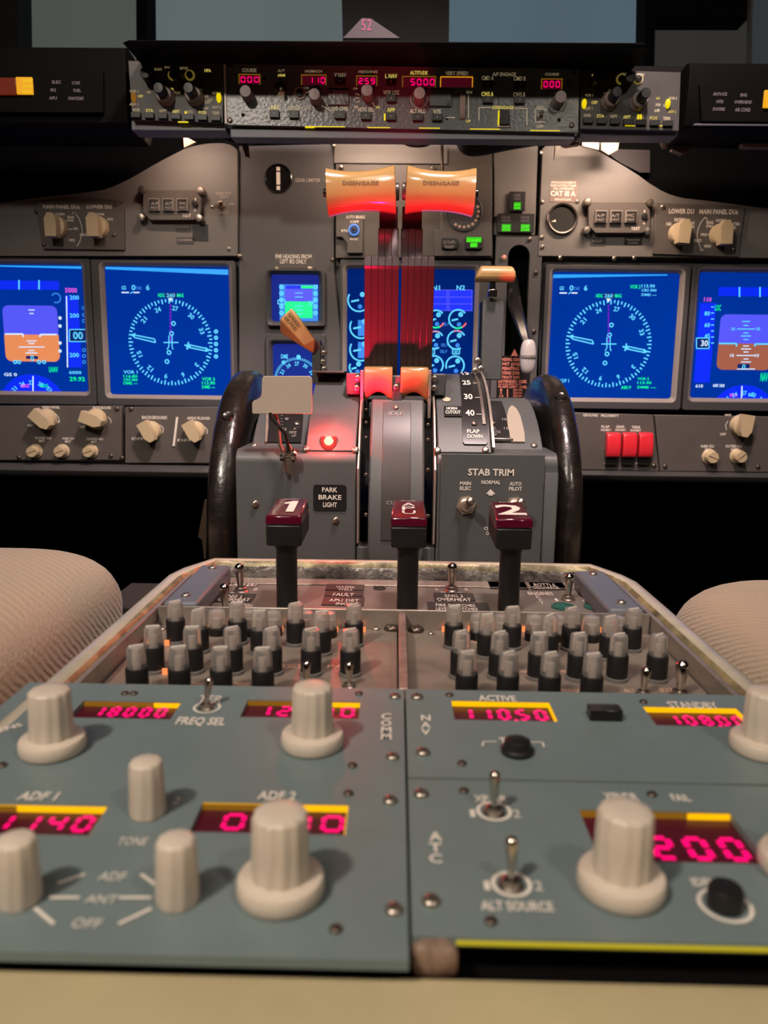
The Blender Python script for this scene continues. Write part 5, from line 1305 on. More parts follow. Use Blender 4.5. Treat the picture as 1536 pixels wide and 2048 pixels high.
    return f
def engine(P, mb, box):
    d = Dr(P, mb)
    for cx, cy, r, kind in ((718, 600, 22, 0), (722, 654, 22, 1), (722, 699, 22, 1), (713, 735, 14, 0), (872, 638, 17, 2), (916, 638, 18, 2), (870, 680, 17, 3), (913, 680, 18, 3), (868, 730, 18, 0), (910, 731, 18, 0)):
        a0, a1 = (-40, 200) if cx > 800 else (150, 330)
        if kind == 3: a0, a1 = 30, 300
        if kind == 2: a0, a1 = 40, 250
        d.arc(cx, cy, r, 3, a0, a1, CY)
        if kind == 2: d.arc(cx, cy, r, 3, 250, 300, GR); d.arc(cx, cy, r, 3, 300, 335, RED)
        if kind == 3: d.arc(cx, cy, r, 3, 60, 110, RED)
        d.ln([(cx, cy), (cx-r*0.7, cy+3)], 3.5, CY); d.arc(cx+r*0.3, cy-r*0.5, 3, 4, 0, 360, CY, n=8); d.arc(cx+2, cy+r*0.6, 2.5, 4, 0, 360, CYD, n=8)
    d.bx(866, 580, 945, 622, BL); 
    for y in (580, 594, 608, 621): d.ln([(862, y), (945, y)], 1.5, SKY, H2)
    for x in (894, 898, 944): d.ln([(x, 580), (x, 622)], 1.5, SKY, H2)
    d.tx('N1', 864, 571, 880, 580, CY); d.tx('N2', 913, 571, 930, 580, CY)
    for x0, y in ((884, 648), (882, 690), (880, 703)): d.tx('OIL P', x0, y-3, x0+14, y+3, CYD)
    for x0, y in ((855, 703), (905, 703)): d.ln([(x0, y-4), (x0+14, y-4), (x0+14, y+5), (x0, y+5), (x0, y-4)], 2, CY); d.tx('60', x0+3, y-2, x0+11, y+3, CY)
    d.bx(716, 640, 730, 672, CYD, H2); d.bx(716, 684, 730, 716, CYD, H2)
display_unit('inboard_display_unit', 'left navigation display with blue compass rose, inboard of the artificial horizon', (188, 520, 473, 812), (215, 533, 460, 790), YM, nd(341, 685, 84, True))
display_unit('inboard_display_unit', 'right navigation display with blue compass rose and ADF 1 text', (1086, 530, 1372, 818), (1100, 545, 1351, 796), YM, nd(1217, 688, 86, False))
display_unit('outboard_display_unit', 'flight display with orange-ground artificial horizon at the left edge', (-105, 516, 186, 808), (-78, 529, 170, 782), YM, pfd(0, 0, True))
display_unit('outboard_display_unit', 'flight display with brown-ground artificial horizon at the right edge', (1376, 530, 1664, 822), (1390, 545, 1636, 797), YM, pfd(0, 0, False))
display_unit('centre_display_unit', 'lower centre engine display half hidden behind the thrust levers', (680, 520, 978, 800), (694, 538, 947, 778), YM+0.004, engine, scr=mat('navy_screen_glass', (0.0, 0.005, 0.03), 0.10, emit=(0.0, 0.012, 0.14)))
def stby_adi(P, mb, box):
    d = Dr(P, mb)
    d.bx(559, 569, 636, 642, CYD, H1); d.bx(571, 571, 626, 578, BL, H2); d.bx(602, 571, 626, 577, GR, H3)
    d.bx(570, 578, 625, 603, SKY, H2); d.bx(570, 603, 625, 636, GR, H2)
    for y in (586, 594, 612, 620, 628): d.ln([(590, y), (606, y)], 1.6, CY)
    for y in range(574, 636, 13): d.arc(563, y, 3, 3.5, 0, 360, CY, n=8); d.arc(631, y, 3, 3.5, 0, 360, CY, n=8)
    d.ln([(556, 600), (570, 600), (570, 608), (556, 608), (556, 600)], 2, CY); d.tx('29', 617, 602, 628, 610, CY)
display_unit('standby_horizon_display', 'small square standby horizon display, blue over green', (532, 540, 650, 652), (543, 549, 638, 643), YM-0.0035, stby_adi, scr=M_SCR2, lip=M_BEZEL)
def stby_rmi(P, mb, box):
    d = Dr(P, mb); cx, cy, r = 594, 762, 46
    k = P.k(cx, cy, H3)
    for i in range(-18, 19): mb.stroke([d.pol(cx, cy, r, i*5), d.pol(cx, cy, r-5, i*5)], 1.5*k, H3, CY)
    for i, t in enumerate(('21', '24', '27', '30', '33')):
        a = -60+30*i; u, v = d.pol(cx, cy, r-12, a); mb.text(t, u, v, 7*k, H3, 9*k, CY, True, -a)
    d.tx('DME', 562, 709, 576, 717, CY); d.arc(567, 725, 2.5, 3, 0, 360, CY, n=8); d.arc(597, 714, 2.5, 4, 0, 360, CY, n=8)
display_unit('standby_compass_display', 'small lower standby compass display above the beige plate', (532, 668, 650, 800), (546, 688, 640, 790), YM-0.0035, stby_rmi, scr=M_SCR2, lip=M_BEZEL)

# ---------------------------------------------------------------- small modules on the instrument panel
def selector_mesh():
    b = MB(); b.lathe([(0.0122, 0), (0.0122, 0.002), (0.0108, 0.007), (0.0098, 0.0075)], n=28)
    b.prism([(-0.0062, -0.0125), (0.0062, -0.0125), (0.0066, 0.006), (0.0030, 0.0125), (-0.0030, 0.0125), (-0.0066, 0.006)], 0.0065, 0.0195)
    return b.mesh('selector_knob', M_KNOBC)
ME_SEL = selector_mesh()
def rnd_mesh():
    b = MB(); b.lathe([(0.0092, 0), (0.0092, 0.002), (0.0078, 0.003), (0.0074, 0.0045), (0.0070, 0.013), (0.0066, 0.0136), (0.0001, 0.0136)], n=40, flute=0.03, nf=10, cap=False)
    b.box(-0.0065, 0.0065, -0.0004, 0.0004, 0.0134, 0.0140, 1); return b.mesh('round_knob', [M_KNOBC, M_DARKT])
ME_RND = rnd_mesh()
def module(name, label, cat, pts, Yf, d, m, group=None, holes=None):
    cx = sum(p[0] for p in pts)/len(pts); by = max(p[1] for p in pts)
    P = Pl(name, label, cat, 'wall', Yf, cx, by, group)
    b = MB(); b.prism([P.q(x, y) for x, y in pts], -d, 0); b.build('face_plate', m, P.e, 0.0006)
    return P
def bxp(x0, y0, x1, y1): return [(x0, y0), (x1, y0), (x1, y1), (x0, y1)]
def sel(P, px, py, rot, s=1.0, me=None, nm='selector_knob'):
    u, v = P.q(px, py); return put(nm, me or ME_SEL, P.e, (u, v, 0), (0, 0, R(rot)), s)
def lettering(P, items, m=M_WHITE, lines=(), lw=0.0008, h=0.0004, bold=True):
    b = MB()
    for t, bx in items: tb(P, b, t, *bx, h, 0, bold)
    for l in lines: b.stroke([P.q(x, y, h) for x, y in l], lw, h)
    return b.build('lettering', m, P.e, fixn=False)
# display selectors
P = module('display_selector_panel', 'brown-grey selector panel marked MAIN PANEL DUs, upper left, with two cream knobs', 'selector panel', [(70, 403), (120, 397), (236, 400), (248, 404), (249, 500), (86, 498)], YM-0.004, 0.004, M_MIP2, 'display selector panels')
sel(P, 115, 455, 0, 1.12); sel(P, 197, 455, 0, 1.12)
lettering(P, [('MAIN PANEL DUs', (86, 410, 159, 417)), ('LOWER DU', (173, 410, 223, 417)), ('NORM', (108, 426, 129, 431)), ('NORM', (188, 426, 208, 431)), ('OUTBD', (88, 434, 104, 444)), ('ENG', (135, 432, 148, 437)), ('PRI', (137, 439, 147, 443)), ('PFD', (148, 455, 156, 460)), ('INBD', (160, 467, 174, 472)), ('MFD', (138, 478, 150, 483)), ('ND', (171, 434, 182, 438)), ('ENG', (215, 436, 226, 441))],
          lines=[[(148, 424), (157, 435), (163, 450), (165, 465), (160, 482), (154, 493)], [(144, 428), (148, 424), (152, 428)], [(128, 446), (136, 440)], [(134, 459), (146, 458)]])
for x, y in ((72, 421), (231, 410), (88, 489), (228, 470)): u, v = P.q(x, y); screw(P.e, (u, v, 0), 0.0026, dark=True)
P = module('display_selector_panel', 'brown-grey selector panel marked LOWER DU, upper right, with two cream knobs', 'selector panel', [(1311, 405), (1474, 412), (1490, 418), (1478, 514), (1306, 508)], YM-0.004, 0.004, M_MIP2, 'display selector panels')
sel(P, 1358, 468, -3, 1.12); sel(P, 1440, 470, 2, 1.12)
lettering(P, [('LOWER DU', (1338, 418, 1388, 427)), ('MAIN PANEL DUs', (1399, 419, 1476, 428)), ('NORM', (1349, 436, 1369, 443)), ('NORM', (1432, 438, 1452, 444)), ('ND', (1333, 445, 1343, 451)), ('ENG', (1376, 443, 1389, 449)), ('PRI', (1378, 451, 1388, 456)), ('ENG', (1413, 442, 1427, 448)), ('PRI', (1413, 450, 1425, 455)), ('OUTBD', (1458, 445, 1480, 451)), ('PFD', (1462, 453, 1472, 458)), ('PFD', (1402, 467, 1414, 472)), ('INBD', (1388, 478, 1403, 484)), ('MFD', (1408, 490, 1422, 495))],
          lines=[[(1415, 440), (1411, 434), (1402, 444), (1396, 458), (1394, 472), (1398, 488), (1404, 502)], [(1400, 498), (1404, 502), (1408, 498)], [(1415, 469), (1424, 469)]])
for x, y in ((1325, 414), (1467, 499)): u, v = P.q(x, y); screw(P.e, (u, v, 0), 0.0030)
# annunciators
def annun(label, x0, y0, x1, y1, mir, txt):
    P = module('autopilot_annunciator', label, 'annunciator panel', [(x0+8, y0), (x1-12, y0), (x1, y0+16), (x1, y1-14), (x1-14, y1), (x0+14, y1), (x0, y1-14), (x0, y0+10)], YM-0.010, 0.010, M_MIP2, 'autopilot annunciators')
    w3 = (x1-x0)/4.1
    for i in range(3):
        a = x0+12+i*w3; u0, u1, v0, v1 = P.rect(a, y0+18, a+w3*0.80, y0+43)
        b = MB(); b.box(u0, u1, v0, v1, 0, 0.004); s = b.build('light_frame', M_BEZEL2, P.e, 0.0005)
        b = MB(); b.box(u0+0.0012, u1-0.0012, v0+0.0012, v1-0.0012, 0.004, 0.0046); b.build('light_cap', M_SCALE, s)
        b = MB(); tb(P, b, txt[i], a+4, y0+24, a+w3*0.8-4, y0+30, 0.005); tb(P, b, 'P/RST', a+4, y0+33, a+w3*0.8-4, y0+38, 0.005); b.build('legend', M_DULLW, s, fixn=False)
    u, v = P.q(x1-12, (y0+y1)/2-2); b = MB(); b.lathe([(0.0038, 0), (0.0038, 0.003), (0.0001, 0.0034)], (u, v, 0), n=16, cap=False); b.build('test_switch', M_BLACK, P.e)
    lettering(P, [('TEST', (x1-38, y1-12, x1-20, y1-6)), ('1', (x1-12, y0+16, x1-10, y0+22)), ('2', (x1-14, y1-24, x1-10, y1-18))])
    for x, y in ((x0-2, y0), (x1+0, y0+2), (x0-4, y1-6), (x1-4, y1-4)):
        u, v = P.q(x, y); b = MB(); b.lathe([(0.0048, -0.012), (0.0048, 0.001), (0.0038, 0.0024), (0.0001, 0.0028)], (u, v, 0), n=18, cap=False); b.build('corner_fastener', M_STEELD, P.e)
annun('three-light autopilot annunciator on the left upper panel, dark square button below it', 286, 380, 402, 440, 0, ('A/P', 'A/T', 'FMC'))
annun('three-light autopilot annunciator on the right upper panel marked TEST, beside a round gauge', 1177, 404, 1300, 466, 1, ('A/P', 'A/T', 'FMC'))
decal(386, 449, 416, 482, YM, M_BLACK, 'dark_button'); decal(352, 450, 382, 464, YM, M_BEZEL); decal(354, 475, 388, 488, YM, M_BEZEL)
decal(1180, 475, 1212, 492, YM, M_BEZEL); decal(1248, 475, 1284, 490, YM, M_SCALE)
board_text([('SPEED', (353, 452, 378, 456)), ('CABIN', (356, 478, 384, 482)), ('MAP', (1184, 480, 1204, 485)), ('TRANSFER', (1252, 478, 1280, 482)), ('NORMAL', (1256, 484, 1278, 488)), ('LIGHTS', (432, 384, 462, 389)), ('TEST', (438, 391, 458, 396)), ('DIM', (456, 406, 468, 410)), ('BRT', (438, 424, 458, 429))], YM-0.0008, M_DULLW)
P = Pl('lights_test_switch', 'small silver toggle switch marked LIGHTS, right of the left annunciator', 'switch', 'wall', YM, 441, 414)
toggle(P, 442, 410, (20, -25), 1.5)
# round brake pressure gauge
P = Pl('brake_pressure_gauge', 'round dark gauge with a white pointer, under the CAT III A placard', 'gauge', 'wall', YM, 1124, 466)
u, v = P.q(1124, 438); b = MB(); k_ = P.k(1124, 438)
b.lathe([(28.5*k_, 0), (30*k_, 0.0005), (30.5*k_, 0.004), (28.5*k_, 0.0052), (26.5*k_, 0.0045), (26*k_, 0.001), (0.0001, 0.0008)], (u, v, 0), n=48, cap=False)
b.build('bezel', M_STEELD, P.e)
b = MB(); b.disc(u, v, 26*k_, 0.0012, n=40); b.build('dial', mat('dark_dial_glass', (0.035, 0.035, 0.033), 0.12, coat=0.6), P.e, fixn=False)
b = MB(); b.poly([P.q(1103, 443, .0016), P.q(1111, 439, .0016), P.q(1112, 444, .0016)], 0.0016); b.build('pointer', M_WHITE, P.e, fixn=False)
# autobrake / antiskid module behind the left lever
P = module('autobrake_panel', 'brown-grey autobrake selector panel with a blue-lit ring, behind the left thrust lever', 'selector panel', [(672, 424), (726, 424), (726, 506), (694, 506), (694, 486), (684, 474), (672, 474)], YM-0.003, 0.006, M_MIP2)
u, v = P.q(708, 460); b = MB(); k_ = P.k(708, 460)
b.lathe([(11*k_, 0), (11*k_, 0.003), (8.5*k_, 0.004), (8*k_, 0.001)], (u, v, 0), n=28, cap=False); b.build('lit_ring', M_BLUERING, P.e)
b = MB(); b.lathe([(6*k_, 0), (6*k_, 0.004), (2*k_, 0.008), (0.0001, 0.009)], (u, v, 0), n=20, cap=False); b.build('knob_tip', M_STEELD, P.e)
lettering(P, [('AUTO BRAKE', (692, 431, 730, 437)), ('OFF', (700, 441, 718, 446)), ('RTO', (683, 459, 696, 464)), ('MAX', (700, 476, 716, 480))])
# flap position gauge behind the right lever
P = module('flap_indicator_panel', 'flap indicator panel with round scale and green LE FLAPS EXT light', 'gauge panel', [(882, 330), (984, 330), (984, 512), (868, 512), (868, 460), (882, 460)], YM-0.002, 0.0055, M_MIP2)
u, v = P.q(928, 424); k_ = P.k(928, 424)
b = MB(); b.lathe([(38*k_, 0), (38*k_, 0.002), (35*k_, 0.0026), (34*k_, 0.0008), (0.0001, 0.0006)], (u, v, 0), n=40, cap=False); b.build('dial', M_BEZEL, P.e)
b = MB()
for i in range(9):
    a = R(20-i*18); b.box(*(lambda x, y: (x-2.4*k_, x+2.4*k_, y-2.2*k_, y+2.2*k_))(u+29*k_*math.cos(a), v+29*k_*math.sin(a)), 0.0008, 0.0012)
b.build('dial_marks', mat('peach_marks', (0.55, 0.36, 0.26), 0.5), P.e)
for i, (x0, y0, x1, y1, on, t) in enumerate(((883, 478, 914, 498, 0, ('LE FLAPS', 'TRANSIT')), (930, 475, 964, 499, 1, ('LE FLAPS', 'EXT')))):
    u0, u1, v0, v1 = P.rect(x0, y0, x1, y1); b = MB(); b.box(u0, u1, v0, v1, 0, 0.006); s = b.build('annunciator_light', M_BLACK, P.e, 0.0005)
    b = MB(); 
    if on: b.box(*P.rect(x0+2, y0+1, x1-2, y0+11), 0.006, 0.0062, 0); b.box(*P.rect(x0+10, y0+12, x1-10, y1-3), 0.006, 0.0062, 0)
    tb(P, b, t[0], x0+4, y0+3, x1-4, y0+9, 0.0065, 1); tb(P, b, t[1], x0+11 if on else x0+6, y0+13, x1-11 if on else x1-6, y0+19, 0.0065, 1)
    b.build('legend', [emis('green_lens_glow', (0.03, 0.55, 0.0), 1.0), M_GREEN if on else M_DULLW], s, fixn=False)
# landing gear lights
P = Pl('landing_gear_lights', 'three pairs of small gear lights with green legends, above the gear lever slot', 'indicator lights', 'wall', YM, 1033, 468)
for x0, y0, x1, y1, cols in ((1018, 384, 1050, 423, [(1020, 1048)]), (994, 428, 1068, 466, [(996, 1028), (1034, 1066)])):
    b = MB(); b.box(*P.rect(x0, y0, x1, y1), 0, 0.003); s = b.build('light_housing', M_BLACK, P.e, 0.0005)
    for a, c in cols:
        b = MB(); ym = (y0+y1)/2
        for i, t in enumerate(('GEAR', 'UNSAFE')): tb(P, b, t, a+7, y0+4+i*7, c-7, y0+9+i*7, 0.0034, 1)
        for i, t in enumerate(('GEAR', 'DOWN')): tb(P, b, t, a+8, ym+3+i*7, c-8, ym+8.5+i*7, 0.0034, 0)
        b.build('legend', [M_GREEN, M_DIMW], s, fixn=False)
        b = MB(); b.box(*P.rect(a+7, ym+2, c-7, ym+16), 0.0028, 0.0031); b.build('lit_lens', emis('green_lens_glow2', (0.02, 0.32, 0.0), 1.0), s)
# gear lever
g0 = hitY(1045, 690, YM-0.03)
gl = empty('landing_gear_lever', tuple(hitY(1030, 545, YM+0.02)), 'landing gear lever with a clear wheel-shaped knob, hanging in its black slot', 'lever')
WP[gl.name] = hitY(1030, 545, YM+0.02)
YG = 0.965
b = MB(); pts = [hitY(1024, 560, YM+0.02), hitY(1030, 610, YM-0.01), hitY(1042, 650, YG+0.02), hitY(1054, 688, YG)]
b.tube(pts, [0.008, 0.009, 0.007, 0.005], 10); wb(b, 'lever_arm', M_BLACKG, gl)
b = MB(); b.tube([hitY(1034, 617, YM-0.02), hitY(1046, 660, YG+0.01), hitY(1054, 692, YG-0.004)], 0.0022, 8); wb(b, 'lever_wire', M_STEELD, gl)
c = hitY(1056, 713, YG); k_ = (c-CAM).length/FPX
b = MB()
loops = []
for s in range(13):
    t = -1+2*s/12; w_ = 0.0082*math.sqrt(max(1-t*t*0.75, 0)); 
    loops.append([(c.x+w_*math.cos(R(a)), c.y+0.008*math.sqrt(max(1-t*t*.75, 0))*math.sin(R(a)), c.z+t*0.021) for a in range(0, 360, 20)])
b2 = MB(); ringloft(b2, [[(c.x+(0.0098*math.cos(R(a)))*max(math.cos(R(ph)), .02)**0.5, c.y+0.0085*math.sin(R(a))*max(math.cos(R(ph)), .02)**0.5, c.z+0.0205*math.sin(R(ph))) for a in range(0, 360, 18)] for ph in range(-90, 91, 12)])
wb(b2, 'clear_knob', mat('milky_clear_plastic', (0.80, 0.74, 0.72), 0.22, trans=0.55, ior=1.35), gl)
b = MB(); b.lathe([(0.0102, -0.0015), (0.0102, 0.0015)], (c.x, c.y, c.z), 'z', 24); wb(b, 'knob_band', M_ALU, gl)
b = MB(); b.tube([(c.x-0.001, c.y, c.z-0.014), (c.x+0.001, c.y, c.z+0.018)], 0.0022, 8); wb(b, 'knob_core', M_STEELD, gl)
o_ = MB(); p = hitY(1008, 515, YM); o_.lathe([(0.0030, 0), (0.0030, 0.002), (0.0001, 0.003)], n=14, cap=False); o_.xf(Matrix.Translation(p) @ Matrix.Rotation(R(90), 4, 'X')); wb(o_, 'override_trigger', mat('pink_dot', (0.7, 0.3, 0.25), 0.4), mip)

# lower row panels
def arcs(P, b, px, py, r, a0, a1, w=0.0007, h=0.0004):
    u, v = P.q(px, py); k = P.k(px, py); b.arc(u, v, r*k, w, h, a0, a1, 14)
P = module('panel_light_dimmer_panel', 'lower left dimmer panel with two pointer knobs over three round knobs', 'dimmer panel', bxp(-220, 812, 243, 920), 0.995, 0.012, M_MIP2)
P_ = P
sel(P, 94, 838, 228, 1.12); sel(P, 193, 838, 250, 1.12)
for x in (72, 126, 183): sel(P, x, 902, 20, 1.0, ME_RND, 'round_knob')
lettering(P, [('MAIN PANEL', (85, 812, 120, 817)), ('BACKGROUND', (186, 813, 222, 818)), ('OFF', (55, 849, 65, 853)), ('OFF', (160, 851, 173, 856)), ('OUTBD DU', (70, 874, 102, 878)), ('BRT', (78, 880, 90, 884)), ('INBD DU', (125, 875, 149, 879)), ('BRT', (130, 881, 142, 885)), ('LOWER DU', (174, 876, 206, 880)), ('BRT', (182, 882, 194, 886))], M_WHITE, [[(112, 828), (118, 836), (117, 845)], [(216, 834), (222, 840), (222, 846)], [(114, 842), (117, 846), (120, 841)]])
for x, y in ((243-9, 818), (222, 912), (38, 915)): u, v = P.q(x, y); screw(P.e, (u, v, 0), 0.003, dark=True)
P = module('flood_light_dimmer_panel', 'lower dimmer panel with two pointer knobs either side of a white line', 'dimmer panel', bxp(250, 814, 500, 926), 0.995, 0.012, M_MIP2)
sel(P, 303, 862, 210, 1.08); sel(P, 391, 862, 210, 1.08)
lettering(P, [('BACKGROUND', (284, 832, 334, 838)), ('AFDS FLOOD', (374, 834, 420, 839)), ('OFF', (263, 875, 288, 880)), ('OFF', (354, 878, 384, 883))], M_WHITE, [[(320, 850), (327, 856), (325, 866)], [(410, 854), (415, 860), (414, 868)], [(370, 864), (374, 856)]])
b = MB(); b.prism([P.q(353, 834), P.q(357, 834), P.q(350, 892), P.q(346, 892)], 0, 0.002); b.build('white_divider', M_WHITE, P.e)
for x, y in ((262, 818), (243+1, 916)): u, v = P.q(x, y); screw(P.e, (u, v, 0), 0.003, dark=True)
P = module('ground_proximity_panel', 'lower panel marked GROUND PROXIMITY with three red guarded switches', 'switch panel', [(1100, 824), (1306, 830), (1318, 942), (1100, 938)], 0.995, 0.012, M_MIP2)
lettering(P, [('GROUND', (1166, 828, 1196, 833)), ('PROXIMITY', (1202, 829, 1238, 834)), ('FLAP', (1203, 851, 1219, 856)), ('INHIBIT', (1202, 858, 1222, 862)), ('GEAR', (1232, 851, 1249, 856)), ('INHIBIT', (1231, 858, 1252, 862)), ('TERR', (1263, 852, 1281, 857)), ('INHIBIT', (1261, 859, 1282, 863)), ('NORM', (1209, 924, 1226, 928)), ('NORM', (1242, 925, 1258, 929)), ('NORM', (1272, 925, 1289, 929))])
def guard_mesh():
    b = MB(); prof = [(0.031, 0.0), (0.0315, 0.006), (0.029, 0.011), (0.018, 0.0135), (0.006, 0.0140), (0.001, 0.0125), (-0.001, 0.0085), (0.001, 0.006), (0.006, 0.003), (0.010, 0.0)]
    b.prism(prof, -0.0088, 0.0088, 0, 'x'); return b.mesh('switch_guard', M_GUARD, 50)
ME_G = guard_mesh()
for i, x in enumerate((1221, 1253, 1285)):
    u, v = P.q(x, 913); g = put('switch_guard', ME_G, P.e, (u, v, 0.0006)); m = g.modifiers.new('b', 'BEVEL'); m.width = 0.0016; m.segments = 3; m.limit_method = 'ANGLE'
    b = MB(); b.box(-0.007, 0.007, -0.010, 0.002, 0, 0.006); b.build('switch_block', M_BLACK, g, 0.0005)
for x, y in ((1307, 932), (1332, 932)): pass
P = module('display_dimmer_panel', 'lower right dimmer panel with one pointer knob above two slotted round knobs', 'dimmer panel', [(1310, 830), (1700, 836), (1700, 946), (1320, 942)], 0.995, 0.012, M_MIP2)
sel(P, 1480, 850, 172, 1.1); sel(P, 1418, 913, -20, 1.05, ME_RND, 'round_knob'); sel(P, 1474, 912, 40, 1.05, ME_RND, 'round_knob')
lettering(P, [('INBD DU', (1402, 890, 1428, 895)), ('BRT', (1410, 897, 1422, 901)), ('OUTBD DU', (1451, 890, 1484, 895)), ('BRT', (1462, 897, 1474, 901)), ('OFF', (1440, 866, 1452, 871)), ('MAIN', (1450, 828, 1462, 832))], M_WHITE, [[(1456, 842), (1451, 850), (1453, 860)], [(1494, 850), (1498, 856), (1495, 862)]])
for x, y in ((1330, 933), (1516, 934), (1308, 932)): u, v = P.q(x, y); screw(P.e, (u, v, 0), 0.003, dark=True)

# ================================================================== glareshield and mode control panel
YH = 0.84
c = hitY(770, 120, 0.95)
gs = empty('glareshield', (c.x, 0.95, hitY(770, 285, 0.95).z), 'black padded glareshield hood over the mode control panel', 'glareshield')
WP[gs.name] = Vector((c.x, 0.95, hitY(770, 285, 0.95).z))
def zx(px, py, Y): p = hitY(px, py, Y); return p.x, p.z
# central hood
b = MB(); xl, zt = zx(236, 66, 0.80); xr, ztr = zx(1311, 90, 0.80); zt = (zt+ztr)/2; _, zb = zx(770, 121, 0.80)
zu = hitY(770, 122, 0.862).z; _, zb = zx(770, 98, 0.80)
b.prism([(0.800, zb+0.002), (0.797, zb+0.005), (0.798, zt-0.005), (0.803, zt-0.001), (0.812, zt), (0.972, zt+0.004), (0.972, zu+0.004), (0.862, zu)], xl, xr, 0, 'x')
b.v = [(x+(0.010 if (x < 0 and z < zb+0.008) else 0)-(0.010 if (x > 0 and z < zb+0.008) else 0), y, z) for x, y, z in b.v]
wb(b, 'centre_hood', M_HOOD, gs, 0.0015)
# side wings
for x0, x1, y0, y1, nm in ((-600, 250, 88, 252, 'left_wing'), (1380, 2200, 120, 255, 'right_wing')):
    b = MB(); xl, zt = zx(x0, y0, 0.875); xr, _ = zx(x1, y0, 0.875); _, zb = zx((max(x0, 0)+min(x1, 1536))/2, y1, 0.875)
    zt = zx((max(x0, 0)+min(x1, 1536))/2, y0, 0.875)[1]
    b.prism([(0.878, zb), (0.875, zb+0.004), (0.873, zt-0.010), (0.876, zt-0.003), (0.884, zt), (0.972, zt-0.01), (0.972, zt-0.05), (0.95, zb)], xl, xr, 0, 'x')
    wb(b, nm, M_WING, gs, 0.001)
# back plate closing the hood above the panels; undersides
b = MB(); xl, z0 = zx(240, 118, 0.90); xr, _ = zx(1385, 118, 0.90); _, z1 = zx(770, 258, 0.90); b.box(xl, xr, 0.905, 0.93, z1, zb+0.07); wb(b, 'equipment_tray', M_MATTE, gs)
# slate shelf strip below the mode control panel
b = MB()
xl, z1 = zx(460, 251, 0.872); xr, z1b = zx(1150, 268, 0.872); z1 = (z1+z1b)/2; z0 = (zx(460, 268, 0.872)[1]+zx(1150, 288, 0.872)[1])/2
b.prism([(0.872, z0), (0.872, z1), (0.90, z1), (0.90, z0+0.002)], xl, xr, 0, 'x'); wb(b, 'front_shelf', M_SHELF, gs, 0.001)
for x0, x1, y0, y1 in ((262, 452, 241, 262), (1162, 1356, 256, 272)):
    b = MB(); xl, z1 = zx(x0, y0, 0.874); xr, z0 = zx(x1, y1, 0.874); b.box(xl, xr, 0.874, 0.90, z0, z1); wb(b, 'side_shelf', M_SHELF, gs, 0.001)
YP_ = 0.866
def gl_panel(name, label, cat, pts, m, group=None): return module(name, label, cat, pts, YP_, 0.012, m, group)
# ---- mode control panel
P = gl_panel('mode_control_panel', 'grey autopilot mode control panel with five pink digit windows, under the black hood', 'autopilot panel', [(452, 127), (1160, 137), (1157, 266), (450, 250)], M_MCP)
H = 0.0005
def lwin(P, x0, y0, x1, y1, txt, dx0=None, dx1=None, amb=M_AMBERD):
    u0, u1, v0, v1 = P.rect(x0, y0, x1, y1, H); b = MB(); e = 0.0008
    b.box(u0, u1, v0, v1, 0.0, 0.0006); w_ = b.build('display_window', M_MAROONL, P.e)
    b = MB(); b.box(u0-e, u1+e, v1, v1+e, 0, 0.001); b.box(u1, u1+e, v0, v1, 0, 0.001); b.box(u0-e, u0, v0, v1, 0, 0.001); b.build('lit_border', amb, w_)
    if txt:
        a0, a1, c0, c1 = P.rect(dx0 or x0+3, y0+3, dx1 or x1-3, y1-3, 0.001); n = len(txt)
        b = MB(); b.seg(txt, (a0+a1)/2, (c0+c1)/2, (a1-a0)/(n+0.4*(n-1)), c1-c0, 0.001, gap=0.4, th=0.16); b.build('digits', M_PINK, w_, fixn=False)
lwin(P, 479, 150, 519, 168, '000', 481, 518); lwin(P, 604, 151, 651, 170, '110', 617, 650); lwin(P, 714, 153, 753, 171, '259'); lwin(P, 806, 154, 870, 174, '5000', 821, 869); lwin(P, 882, 155, 944, 174, '', amb=emis('amber_window_border', (0.75, 0.30, 0.01), 1.0)); lwin(P, 1084, 159, 1123, 178, '000')
def gknob(P, px, py, tpx, tpy, r=11.5, skirt=0, m=M_KNOBG, capm=None):
    """knob whose shaft stands out towards the viewer"""
    u, v = P.q(px, py); k = P.k(px, py)
    b = MB(); b.lathe([(r*k*1.02, 0), (r*k, 0.001), (r*k*0.93, 0.0155), (r*k*0.88, 0.0165), (0.0001, 0.0168)], n=36, flute=0.04, nf=12, cap=False)
    o = b.build('rotary_knob', m, P.e, loc=(u, v, 0.001))
    if skirt:
        s = MB(); s.arc(0, 0, skirt*k, 0.0009, -0.0004, 150 if False else 0, 360, 28); s.build('skirt_ring', M_DULLW, o, fixn=False)
    return o
for px, py, r, sk in ((497, 194, 12, 0), (632, 200, 12, 0), (735, 192, 12.5, 0), (838, 198, 12.5, 17), (1115, 205, 12.5, 18)): gknob(P, px, py, 0, 0, r, sk)
def btn(P, x0, y0, x1, y1, m=M_BLACK, d=0.004, dot=True):
    u0, u1, v0, v1 = P.rect(x0, y0, x1, y1); b = MB(); b.box(u0, u1, v0, v1, 0, d, 0)
    if dot: b.disc((u0+u1)/2, (v0+v1)/2, 0.0007, d+0.0002, 1, 8)
    b.build('push_button', [m, M_DULLW], P.e, 0.0003)
MB_ = [('N1', 540, 222, 559, 237), ('SPEED', 579, 223, 598, 238), ('LVL CHG', 669, 224, 691, 239), ('HDG SEL', 722, 226, 742, 241), ('APP', 772, 227, 792, 242), ('ALT HLD', 825, 229, 846, 243), ('V/S', 864, 230, 884, 243),
       ('V NAV', 670, 157, 691, 172), ('L NAV', 773, 159, 792, 173), ('VOR LOC', 773, 192, 792, 206), ('CMD A', 966, 163, 985, 178), ('CMD B', 1029, 164, 1050, 179), ('CWS A', 965, 195, 985, 208), ('CWS B', 1028, 196, 1049, 209)]
txt = []
